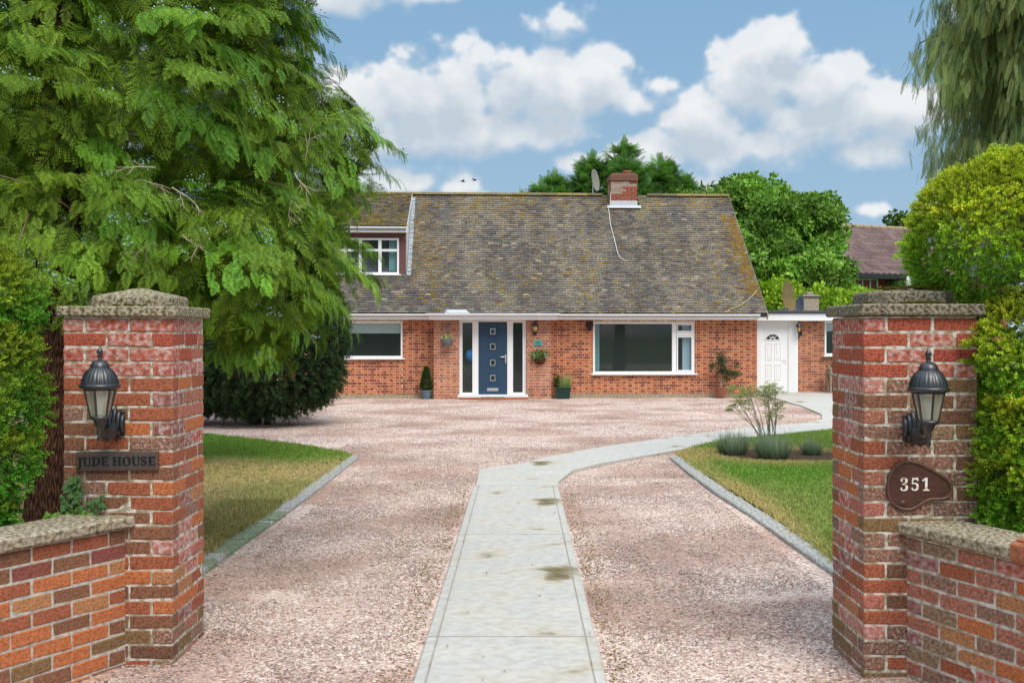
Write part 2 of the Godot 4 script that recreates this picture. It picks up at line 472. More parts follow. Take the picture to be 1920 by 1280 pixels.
func sky_color(d: Vector3) -> Color:
	var el := rad_to_deg(asin(d.y))
	var az := rad_to_deg(atan2(d.x, -d.z))
	var up := clampf(el / 17.0, 0.0, 1.0)
	var blue := Color(0.44, 0.60, 0.735).lerp(Color(0.24, 0.435, 0.655), pow(up, 0.8))
	if el < 4.0:
		blue = blue.lerp(Color(0.58, 0.70, 0.80), 1.0 - el / 4.0)
	blue = blue.lerp(Color(0.16, 0.34, 0.60), clampf((el - 17.0) / 60.0, 0.0, 1.0))
	var nx := d.x * 100.0
	var ny := d.y * 100.0
	var nz := d.z * 100.0
	var nz1 := cloud_noise.get_noise_3d(nx, ny * 1.15, nz)
	var f := cloud_field(az, el, d)
	var dens := f + nz1 * 0.74
	var above0 := cloud_field(az, el + 0.7, d) + cloud_noise.get_noise_3d(nx, (ny + 1.2) * 1.15, nz) * 0.74
	var rim := clampf((dens - above0) * 3.0, 0.0, 1.0)  # crisp heads, soft bases
	var a := smoothstep(-0.12, lerpf(0.50, 0.10, rim), dens)
	var high := 1.0 + 1.9 * smoothstep(19.0, 60.0, el)  # sky above the frame brightened as added soft fill light
	if a <= 0.0:
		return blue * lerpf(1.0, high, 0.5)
	var el2 := el + 1.3
	var d2 := Vector3(d.x, sin(deg_to_rad(el2)), d.z)
	var above := cloud_field(az, el2, d2) + cloud_noise.get_noise_3d(nx + 0.5, (ny + 2.0) * 1.15, nz) * 0.62
	var lit := clampf(0.80 - above * 1.15 + nz1 * 0.55, 0.0, 1.0)
	var body := Color(0.55, 0.63, 0.71).lerp(Color(0.88, 0.90, 0.92), lit)
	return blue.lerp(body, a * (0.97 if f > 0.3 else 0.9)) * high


func make_sky() -> Image:
	cloud_noise.seed = 8
	cloud_noise.noise_type = FastNoiseLite.TYPE_SIMPLEX_SMOOTH
	cloud_noise.frequency = 0.14
	cloud_noise.fractal_octaves = 7
	cloud_noise.fractal_gain = 0.6
	wisp_noise.seed = 12
	wisp_noise.noise_type = FastNoiseLite.TYPE_SIMPLEX_SMOOTH
	wisp_noise.frequency = 0.035
	wisp_noise.fractal_octaves = 4
	var low := sky_part(768, 384, 0, 768, 0, 192)
	var img := Image.create(768, 384, false, Image.FORMAT_RGBF)
	img.fill(Color(0.30, 0.30, 0.27) / EXPOSURE)
	img.blit_rect(low, Rect2i(0, 0, 768, 192), Vector2i.ZERO)
	img.resize(3072, 1536, Image.INTERPOLATE_BILINEAR)
	img.blit_rect(sky_part(3072, 1536, 0, 300, 520, 768), Rect2i(0, 0, 300, 248), Vector2i(0, 520))
	img.blit_rect(sky_part(3072, 1536, 2772, 3072, 520, 768), Rect2i(0, 0, 300, 248), Vector2i(2772, 520))
	return img


func sky_part(w: int, h: int, x0: int, x1: int, y0: int, y1: int) -> Image:
	var buf := PackedFloat32Array()
	buf.resize((x1 - x0) * (y1 - y0) * 3)
	var k := 0
	for j in range(y0, y1):
		var th := PI * (j + 0.5) / h
		for i in range(x0, x1):
			var ph := TAU * (i + 0.5) / w
			var cc := sky_color(Vector3(sin(ph) * sin(th), cos(th), -cos(ph) * sin(th)))
			buf[k] = cc.r / EXPOSURE
			buf[k + 1] = cc.g / EXPOSURE
			buf[k + 2] = cc.b / EXPOSURE
			k += 3
	return Image.create_from_data(x1 - x0, y1 - y0, false, Image.FORMAT_RGBF, buf.to_byte_array())


# ---------------------------------------------------------------- ground
func flat(poly: Array, y: float, thick: float) -> Geo:  # outline of Vector2(x, z) with a top at y
	var g := Geo.new()
	var p := PackedVector2Array()
	for q in poly:
		p.append(Vector2(q.x, -q.y))
	g.plate(p, y - thick, y, Basis(Vector3.RIGHT, Vector3(0, 0, -1), Vector3.UP))
	return g


func in_poly(x: float, z: float, poly: PackedVector2Array) -> bool:
	return Geometry2D.is_point_in_polygon(Vector2(x, z), poly)


const LAWN_WEST := [Vector2(-2.34, -15.2), Vector2(-2.49, -15.63), Vector2(-3.31, -16.74), Vector2(-4.12, -17.48), Vector2(-5.15, -18.48), Vector2(-7.5, -19.2), Vector2(-12.0, -19.6), Vector2(-12.0, -5.2), Vector2(-2.38, -6.3), Vector2(-2.40, -8.5), Vector2(-2.36, -10.2), Vector2(-2.33, -12.6)]
const LAWN_EAST := [Vector2(2.20, -15.55), Vector2(2.58, -16.42), Vector2(3.18, -17.45), Vector2(4.31, -18.38), Vector2(5.43, -19.4), Vector2(7.2, -20.4), Vector2(11.0, -21.6), Vector2(11.0, -5.6), Vector2(2.36, -6.2), Vector2(2.31, -8.3), Vector2(2.33, -9.75), Vector2(2.31, -10.8), Vector2(2.257, -12.15), Vector2(2.185, -14.25)]
const PATH_BEND := [Vector2(-0.485, -12.29), Vector2(-0.50, -13.82), Vector2(0.0, -14.42), Vector2(0.50, -15.45), Vector2(1.08, -16.4), Vector2(2.262, -17.92), Vector2(2.95, -18.83), Vector2(3.18, -17.57), Vector2(2.576, -16.54), Vector2(1.984, -15.72), Vector2(1.635, -15.26), Vector2(1.037, -14.43), Vector2(0.651, -13.73), Vector2(0.43, -12.64), Vector2(0.425, -12.29)]
const PATH_FAR := [Vector2(2.96, -18.835), Vector2(4.266, -20.22), Vector2(5.38, -21.12), Vector2(5.95, -22.04), Vector2(6.335, -23.5), Vector2(6.62, -26.3), Vector2(6.70, -30.3), Vector2(6.66, -32.75), Vector2(12.0, -33.05), Vector2(12.0, -24.0), Vector2(8.2, -21.9), Vector2(5.43, -19.5), Vector2(4.313, -18.484), Vector2(3.19, -17.575)]


func ground() -> void:
	var e := Geo.new()
	e.quad(Vector3(-400, -0.06, 400), Vector3(400, -0.06, 400), Vector3(400, -0.06, -400), Vector3(-400, -0.06, -400))
	kind(put("ground", e, M.field), "structure")
	var gr := Geo.new()
	# a gently uneven drive
	var nz := FastNoiseLite.new()
	nz.seed = 77
	nz.frequency = 0.22
	var xs := 56
	var zs := 76
	for j in zs:
		for i in xs:
			var p := []
			for q in [[0, 0], [1, 0], [1, 1], [0, 1]]:
				var x: float = -10.0 + 22.0 * (i + q[0]) / xs
				var z: float = 3.0 - 36.0 * (j + q[1]) / zs
				p.append(Vector3(x, drive_y(x, z, nz), z))
			gr.quad(p[0], p[1], p[2], p[3])
	kind(put("gravel_drive", gr, M.gravel), "structure")
	# loose stones over the near part of the drive
	var st := []
	for k in 4:
		var pg := Geo.new()
		var r := RandomNumberGenerator.new()
		r.seed = 90 + k
		var pr := []
		for t in 4:
			var ring := []
			for a in 5:
				var rad: float = [0.05, 0.85, 0.9, 0.08][t] * r.randf_range(0.7, 1.15)
				ring.append(Vector3(cos(TAU * a / 5) * rad, [-0.42, -0.2, 0.25, 0.5][t] + r.randf_range(-0.12, 0.12), -sin(TAU * a / 5) * rad * 0.8))
			pr.append(ring)
		for t in 3:
			for a in 5:
				pg.quad(pr[t][a], pr[t][(a + 1) % 5], pr[t + 1][(a + 1) % 5], pr[t + 1][a])
		st.append(pg.mesh())
	var lw := PackedVector2Array(LAWN_WEST)
	var le := PackedVector2Array(LAWN_EAST)
	var pb := PackedVector2Array(PATH_BEND)
	var pf := PackedVector2Array(PATH_FAR)
	var where := [[], [], [], []]
	var cols := [PackedColorArray(), PackedColorArray(), PackedColorArray(), PackedColorArray()]
	var tone := FastNoiseLite.new()
	tone.seed = 4
	tone.frequency = 0.5
	var pal := [Color(0.45, 0.325, 0.275), Color(0.53, 0.41, 0.36), Color(0.34, 0.215, 0.175), Color(0.61, 0.51, 0.45), Color(0.72, 0.64, 0.58), Color(0.48, 0.35, 0.31), Color(0.25, 0.17, 0.14), Color(0.57, 0.45, 0.36)]
	rng.seed = 7
	for zone in [[-3.6, -7.5, 76000, 0.9], [-7.5, -11.0, 54000, 1.0], [-11.0, -16.0, 48000, 1.15], [-16.0, -29.3, 70000, 1.35]]:
		for i in int(zone[2]):
			var z: float = rng.randf_range(zone[1], zone[0])
			var half := minf(-z * 0.46 + 0.3, 6.8 if z < -17.5 else 2.7)
			var x := rng.randf_range(-half, half)
			if z > -12.4 and x > -0.545 and x < 0.44:
				continue
			if z < -12.2 and (in_poly(x, z, pb) or in_poly(x, z, pf)):
				continue
			if absf(x) > 2.1 and (in_poly(x, z, lw) or in_poly(x, z, le)):
				continue
			if absf(x) > 2.03 and z > -15.4 and absf(x) < 2.4:
				continue
			var s: float = rng.randf_range(0.0045, 0.0095) * zone[3]
			if rng.randf() < 0.05:
				s *= 1.6
			var b := Basis.from_euler(Vector3(rng.randf_range(-0.7, 0.7), rng.randf() * TAU, rng.randf_range(-0.7, 0.7))).scaled(Vector3(s, s * rng.randf_range(0.6, 0.9), s))
			var k := i % 4
			where[k].append(Transform3D(b, Vector3(x, drive_y(x, z, nz) + s * 0.25, z)))
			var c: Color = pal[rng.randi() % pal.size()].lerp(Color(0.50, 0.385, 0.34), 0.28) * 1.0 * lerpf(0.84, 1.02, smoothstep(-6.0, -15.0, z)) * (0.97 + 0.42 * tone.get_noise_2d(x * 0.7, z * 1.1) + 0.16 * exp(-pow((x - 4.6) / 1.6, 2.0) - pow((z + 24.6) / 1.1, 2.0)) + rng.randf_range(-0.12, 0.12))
			var rim := minf(absf(x + 0.6), absf(x - 0.5))
			if rim < 0.10 and z > -12.0 and rng.randf() < 0.4:
				c = Color(0.22, 0.19, 0.06) if rng.randf() < 0.5 else Color(0.26, 0.13, 0.06)
			cols[k].append(c)
	for k in 4:
		kind(scatter("gravel", st[k], M.pebble, where[k], cols[k]), "stuff")
	# brown leaves blown over the stones
	var lf := Geo.new()
	lf.tri(Vector3(0, 0, -1), Vector3(0.42, 0.22, 0), Vector3(0, 0.04, 0)); lf.tri(Vector3(0, 0.04, 0), Vector3(0.42, 0.22, 0), Vector3(0, 0.1, 1))
	lf.tri(Vector3(0, 0, -1), Vector3(0, 0.04, 0), Vector3(-0.42, 0.18, 0)); lf.tri(Vector3(0, 0.04, 0), Vector3(0, 0.1, 1), Vector3(-0.42, 0.18, 0))
	var lx := []
	var lc := PackedColorArray()
	for i in 420:
		var z := -3.8 - 14.0 * pow(rng.randf(), 1.4)
		var x := rng.randf_range(-2.15, 2.05)
		if rng.randf() < 0.45:
			x = [-0.62, 0.52, -2.05, 1.95][rng.randi() % 4] + rng.randfn(0.0, 0.06)
		if z < -12.0 and x > -0.7:
			continue
		var s := rng.randf_range(0.007, 0.018)
		lx.append(Transform3D(Basis.from_euler(Vector3(rng.randf_range(-0.3, 0.3), rng.randf() * TAU, rng.randf_range(-0.3, 0.3))).scaled(Vector3.ONE * s), Vector3(x, drive_y(x, z, nz) + (0.042 if x > -0.51 and x < 0.42 else 0.010), z)))
		lc.append([Color(0.26, 0.12, 0.04), Color(0.34, 0.20, 0.07), Color(0.17, 0.10, 0.05), Color(0.30, 0.27, 0.08)][rng.randi() % 4] * rng.randf_range(0.7, 1.2))
	kind(scatter("fallen_leaves", lf.mesh(), M.leaf, lx, lc), "stuff")
	path()
	lawns()
	kerbs()


func drive_y(x: float, z: float, nz: FastNoiseLite) -> float:
	var y := nz.get_noise_2d(x * 3.0, z * 2.0) * 0.012 + nz.get_noise_2d(x, z) * 0.012
	if absf(x) > 1.3 and z > -7.0:
		y += 0.03 * smoothstep(1.3, 1.8, absf(x))
	return y


func slab(z0: float, z1: float, parent: Node3D) -> void:  # one cast bay: middle, grooves and tooled margins, bullnosed edges
	var g := Geo.new()
	var prof := [Vector2(-0.515, -0.10), Vector2(-0.513, 0.028), Vector2(-0.505, 0.036), Vector2(-0.458, 0.038), Vector2(-0.452, 0.027), Vector2(-0.446, 0.038), Vector2(0.352, 0.038), Vector2(0.358, 0.029), Vector2(0.364, 0.038), Vector2(0.410, 0.036), Vector2(0.418, 0.028), Vector2(0.42, -0.10)]
	for i in prof.size() - 1:
		var p: Vector2 = prof[i]
		var q: Vector2 = prof[i + 1]
		g.quad(Vector3(p.x, p.y, z0), Vector3(q.x, q.y, z0), Vector3(q.x, q.y, z1), Vector3(p.x, p.y, z1))
	for z in [z0, z1]:
		for i in prof.size() - 1:
			var p: Vector2 = prof[i]
			var q: Vector2 = prof[i + 1]
			g.oquad(Vector3(p.x, -0.1, z), Vector3(q.x, -0.1, z), Vector3(q.x, q.y, z), Vector3(p.x, p.y, z), Vector3(0, 0, (z0 + z1) * 0.5))
	put("slab", g, M.concrete, parent)


func path() -> void:
	var p := base("path")
	kind(p, "structure")
	var js := [3.0, 0.0, -3.1, -6.14, -9.29, -12.285]
	for i in js.size() - 1:
		slab(js[i] - 0.008, js[i + 1] + 0.008, p)
		if i > 0:
			var dirt := Geo.new()
			dirt.span(Vector3(-0.505, -0.08, js[i] - 0.0075), Vector3(0.41, 0.022, js[i] + 0.0075))
			put("joint", dirt, M.soil, p)
	put("slab", flat(PATH_BEND, 0.038, 0.14), M.concrete, p)
	put("slab", flat(PATH_FAR, 0.036, 0.14), M.concrete, p)


func lawns() -> void:
	var nz := FastNoiseLite.new()
	nz.seed = 15
	nz.frequency = 0.33
	nz.fractal_octaves = 3
	var tufts := []
	for k in 3:
		var g := Geo.new()
		var r := RandomNumberGenerator.new()
		r.seed = 300 + k
		for b in 12:
			var a := r.randf() * TAU
			var o := Vector3(r.randf_range(-0.05, 0.05), 0, r.randf_range(-0.05, 0.05))
			var side := Vector3(cos(a), 0, sin(a)) * 0.0035
			var lean := Vector3(r.randf_range(-0.03, 0.03), 0, r.randf_range(-0.03, 0.03))
			var h := r.randf_range(0.018, 0.045)
			var c := Color.WHITE * r.randf_range(0.75, 1.15)
			g.col = c
			var m := o + lean * 0.4 + Vector3.UP * h * 0.6
			g.quad(o - side, o + side, m + side * 0.7, m - side * 0.7)
			g.tri(m - side * 0.7, m + side * 0.7, o + lean + Vector3.UP * h)
		tufts.append(g.mesh())
	for e in [[LAWN_WEST, "west"], [LAWN_EAST, "east"]]:
		var poly: Array = e[0]
		var west: bool = e[1] == "west"
		var sheet := put("lawn", flat(poly, 0.045, 0.12), M.turf)
		kind(sheet, "structure")
		var pp := PackedVector2Array(poly)
		var where := [[], [], []]
		var cols := [PackedColorArray(), PackedColorArray(), PackedColorArray()]
		rng.seed = 21 if west else 22
		for i in 60000:
			var z := rng.randf_range(-19.6, -6.2)
			if rng.randf() < 0.35:
				z = rng.randf_range(-12.0, -6.2)
			var x := rng.randf_range(-6.2, -2.3) if west else rng.randf_range(2.18, 6.3)
			if not in_poly(x, z, pp):
				continue
			var v := nz.get_noise_2d(x, z * 0.55)
			var c: Color
			if west:
				# green at the far end and tip, straw and bare nearer the gate
				var green := smoothstep(-13.4, -15.6, z) + v * 0.7 - 0.08 + (0.20 if z < -10.5 and x > -3.3 and z > -12.5 else 0.0)
				var bare := smoothstep(0.5, 0.0, Vector2((x + 4.3) / 1.7, (z + 13.2) / 1.2).length() - 0.75)
				if rng.randf() < bare * 0.8:
					continue
				c = Color(0.60, 0.48, 0.23).lerp(Color(0.21, 0.34, 0.055), clampf(green, 0.0, 1.0))
				if x > -2.9 and z > -11.0 and v > -0.15:
					c = Color(0.22, 0.20, 0.045).lerp(c, 0.5)
			else:
				var green := 0.85 + v * 0.5
				green -= smoothstep(0.32, 0.05, x - 2.25) * 0.7
				var bed := Vector2((x - 3.55) / 0.85, (z + 15.2) / 0.75).length()
				if bed < 1.0:
					continue
				green -= smoothstep(1.9, 1.05, bed) * 0.75
				c = Color(0.54, 0.44, 0.18).lerp(Color(0.18, 0.335, 0.05), clampf(green, 0.0, 1.0))
			c = c * rng.randf_range(0.8, 1.2)
			var s := rng.randf_range(0.8, 1.35)
			var k := i % 3
			where[k].append(Transform3D(Basis(Vector3.UP, rng.randf() * TAU).scaled(Vector3(s, s * rng.randf_range(0.7, 1.2), s)), Vector3(x, 0.044, z)))
			cols[k].append(c)
		for k in 3:
			scatter("grass", tufts[k], M.grass, where[k], cols[k], sheet)


func kerbs() -> void:
	for e in [[[Vector2(-2.30, -6.35), Vector2(-2.31, -7.97), Vector2(-2.305, -9.2), Vector2(-2.275, -10.56), Vector2(-2.26, -12.24), Vector2(-2.28, -15.35)], 0.16, "grey green block kerb edging the patchy brown lawn"], [[Vector2(2.28, -6.35), Vector2(2.27, -7.94), Vector2(2.255, -8.57), Vector2(2.235, -9.36), Vector2(2.21, -10.38), Vector2(2.15, -11.75), Vector2(2.12, -13.68), Vector2(2.12, -15.3)], 0.165, "pale grey block kerb edging the greener lawn"]]:
		var line: Array = e[0]
		var k := base("kerb", Vector3(line[0].x, 0, line[0].y))
		tag(k, e[2], "kerb", "block kerbs along the drive")
		var meshes := []
		rng.seed = 31
		for i in 5:
			var g := Geo.new()
			g.soft_box(Vector3(0, -0.030, 0), Vector3(e[1], 0.13, 0.110), 0.010, Basis.IDENTITY, 0.003, rng)
			meshes.append(g.mesh())
		var total := 0.0
		for i in line.size() - 1:
			total += line[i].distance_to(line[i + 1])
		var s := 0.06
		var west: bool = line[0].x < 0.0
		while s < total - 0.05:
			var r := s
			for i in line.size() - 1:
				var l: float = line[i].distance_to(line[i + 1])
				if r > l and i < line.size() - 2:
					r -= l
					continue
				var p: Vector2 = line[i].lerp(line[i + 1], r / l)
				var t: Vector2 = line[i + 1] - line[i]
				var b := Basis(Vector3.UP, atan2(-t.x, -t.y) + rng.randf_range(-0.03, 0.03)) * Basis(Vector3.RIGHT, rng.randf_range(-0.03, 0.03))
				put("block", meshes[rng.randi() % 5], M.green_paver if west and p.y > -10.5 and rng.randf() < 0.8 else M.paver, k, Transform3D(b, Vector3(p.x, rng.randf_range(-0.004, 0.006), p.y) - k.position))
				break
			s += 0.119


# ---------------------------------------------------------------- gate pillars and wing walls
var brick_meshes := []
var bat_meshes := []


func make_bricks() -> void:
	rng.seed = 40
	for i in 8:
		var g := Geo.new()
		g.soft_box(Vector3.ZERO, Vector3(0.2155, 0.0655, 0.1015), 0.005, Basis.IDENTITY, 0.0022, rng)
		brick_meshes.append(g.mesh())
	for i in 4:
		var g := Geo.new()
		g.soft_box(Vector3.ZERO, Vector3(0.102, 0.0655, 0.1015), 0.005, Basis.IDENTITY, 0.002, rng)
		bat_meshes.append(g.mesh())


func pick(list: Array) -> String:
	return list[rng.randi() % list.size()]


func pillar(at: Vector3, label: String, sd: int, drive_side: float) -> Node3D:  # at: middle of the base; drive_side: +1 when the drive lies towards +x
	rng.seed = sd
	var p := base("gate_pillar", at)
	tag(p, label, "pillar", "gate pillars")
	var core := Geo.new()
	core.span(Vector3(-0.2725, -0.08, -0.2725), Vector3(0.2725, 1.781, 0.2725))
	put("mortar", core, M.old_mortar, p)
	var h := 0.27625
	for row in 24:
		var y := -0.0165 + row * 0.075 + 0.0325
		var flip := row % 2 == 1
		var top := 23 - row
		for face in 4:
			for k in 2:
				# along each face: two stretchers, then the end of the next face's first one
				var along: float = -h + 0.1065 + 0.225 * k if not flip else h - 0.1065 - 0.225 * k
				var turn := face * PI / 2
				var b := Basis(Vector3.UP, turn)
				var pos := b * Vector3(along, y, h - 0.0508)
				var out := b.z
				var front := out.z > 0.5
				var drive := out.x * drive_side > 0.5
				var corner_front: bool = front or (drive and pos.z > 0.1)
				var c: String
				if top < 4:
					c = pick(["red_lime", "rose_lime", "red", "red_lime", "crimson", "red", "rose"])
					if top < 1:
						c = pick(["rose_lime", "red_lime"])
					if drive_side < 0.0 and top < 4 and front:
						c = pick(["red", "red_lime", "crimson", "red", "red"])
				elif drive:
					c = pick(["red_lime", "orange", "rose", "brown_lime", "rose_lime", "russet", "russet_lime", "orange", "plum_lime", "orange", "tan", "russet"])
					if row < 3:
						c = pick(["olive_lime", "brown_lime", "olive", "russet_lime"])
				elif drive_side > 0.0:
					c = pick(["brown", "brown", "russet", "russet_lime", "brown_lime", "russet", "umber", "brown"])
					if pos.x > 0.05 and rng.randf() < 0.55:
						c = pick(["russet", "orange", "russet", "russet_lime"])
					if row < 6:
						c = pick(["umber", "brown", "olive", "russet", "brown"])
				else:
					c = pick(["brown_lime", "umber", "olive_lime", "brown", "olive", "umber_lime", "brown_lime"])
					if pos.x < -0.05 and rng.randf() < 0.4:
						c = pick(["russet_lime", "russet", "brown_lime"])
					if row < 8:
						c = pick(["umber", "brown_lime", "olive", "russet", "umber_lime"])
				var o := put("brick", brick_meshes[rng.randi() % 8], M["brick_" + c], p)
				o.transform = Transform3D(b * Basis.from_euler(Vector3(rng.randf_range(-0.012, 0.012), rng.randf_range(-0.01, 0.01), rng.randf_range(-0.008, 0.008))), pos + out * rng.randf_range(-0.002, 0.002))
	return p


func cap_slab(p: Node3D, s: Vector3, y0: float, m: Material) -> void:
	var g := Geo.new()
	rng.seed = 55
	g.soft_box(Vector3(0, y0 + s.y * 0.5, 0), s, 0.008, Basis.IDENTITY, 0.003, rng)
	put("cap_slab", g, m, p)


func cap_block(p: Node3D, half: Vector2, chamfer: float, y0: float, y1: float, y2: float, at: Vector3, m: Material) -> void:  # a cut-cornered block with a low hipped top
	var g := Geo.new()
	var o := []
	for q in [[1, -1], [1, 1], [-1, 1], [-1, -1]]:
		var x: float = q[0] * half.x
		var z: float = q[1] * half.y
		var first := Vector2(x, z - q[1] * chamfer) if q[0] * q[1] > 0 else Vector2(x - q[0] * chamfer, z)
		var second := Vector2(x - q[0] * chamfer, z) if q[0] * q[1] > 0 else Vector2(x, z - q[1] * chamfer)
		o.append(second if q[0] * q[1] < 0 else first)
		o.append(first if q[0] * q[1] < 0 else second)
	# order runs round the block; put it in one sense
	o.sort_custom(func(a, b): return atan2(a.y, a.x) < atan2(b.y, b.x))
	var rings := [[y0, 1.0], [y1 - 0.012, 1.0], [y1, 0.96], [y2, 0.12]]
	var r := []
	for k in rings:
		var ring := []
		for q in o:
			ring.append(at + Vector3(q.x * k[1], k[0], q.y * k[1]))
		r.append(ring)
	var mid := at + Vector3(0, (y0 + y1) * 0.5, 0)
	for i in r.size() - 1:
		for j in 8:
			g.oquad(r[i][j], r[i][(j + 1) % 8], r[i + 1][(j + 1) % 8], r[i + 1][j], mid)
	for j in range(1, 7):
		g.otri(r[3][0], r[3][j], r[3][j + 1], mid)
	put("cap_block", g, m, p)


func moss_cushions(p: Node3D, spots: Array, sd: int) -> void:  # [position, size]
	var r := RandomNumberGenerator.new()
	r.seed = sd
	var g := Geo.new()
	for q in spots:
		for k in 9:
			var o: Vector3 = q[0] + Vector3(r.randf_range(-1, 1) * q[1] * 1.2, 0, r.randf_range(-1, 1) * q[1] * 0.6)
			var s: float = q[1] * r.randf_range(0.35, 0.7)
			var prof := [Vector2(s, -0.004), Vector2(s * 0.9, s * 0.28), Vector2(s * 0.55, s * 0.48), Vector2(0.001, s * 0.55)]
			g.lathe(prof, 7, o)
	kind(put("moss", g, M.moss, p), "stuff")


func wing_wall(from: Vector3, to: Vector3, label: String, sd: int, weathered: bool, stones: Array) -> Node3D:
	rng.seed = sd
	var d := to - from
	var w := base("wing_wall", from, atan2(-d.z, d.x))
	tag(w, label, "garden wall", "low brick wing walls")
	var s := 1.0 if to.x > from.x else -1.0  # which side of the run faces the camera
	var length := d.length()
	var face := 1.0 if s > 0.0 else -1.0
	var core := Geo.new()
	core.span(Vector3(-0.08, -0.06, -0.1042), Vector3(length, 0.715, 0.1042))
	put("mortar", core, M.old_mortar if weathered else M.mortar, w)
	for row in 10:
		var y := -0.030 + row * 0.075 + 0.0325
		var x := -0.1125 if row % 2 else 0.0
		while x < length - 0.02:
			var bat := x < 0.0
			var c := pick(["orange", "tan", "russet", "orange", "russet", "orange", "russet", "brown", "tan", "orange"])
			if row > 7:
				c = pick(["russet", "plum", "brown", "russet", "plum"])
			if row < 3:
				c = pick(["brown", "tan", "olive", "russet", "orange"])
			if weathered:
				c = pick(["russet_lime", "orange", "red_lime", "brown_lime", "tan", "russet_lime", "plum_lime", "orange", "russet"])
				if x < 0.15:
					c = pick(["russet_lime", "brown_lime", "plum_lime", "olive_lime"])
			for side in [1.0, -1.0]:
				var cx := 0.0525 if bat else x + 0.1065
				var o := put("brick", bat_meshes[rng.randi() % 4] if bat else brick_meshes[rng.randi() % 8], M["brick_" + c], w)
				o.transform = Transform3D(Basis.from_euler(Vector3(rng.randf_range(-0.01, 0.01), rng.randf_range(-0.01, 0.01), rng.randf_range(-0.006, 0.006))), Vector3(cx, y, side * (0.1075 - 0.0505 + rng.randf_range(-0.0015, 0.0015))))
			x += 0.225
	var at := -0.03
	for l in stones:
		if l > 0.0:
			var g := Geo.new()
			var tl := Basis.from_euler(Vector3(face * 0.02, 0, rng.randf_range(-0.006, 0.006)))
			g.soft_box(Vector3(at + l * 0.5, 0.755, 0.0), Vector3(l - 0.010, 0.062, 0.30), 0.012, tl, 0.005, rng)
			put("coping_stone", g, M.coping, w)
		at += absf(l)
	return w


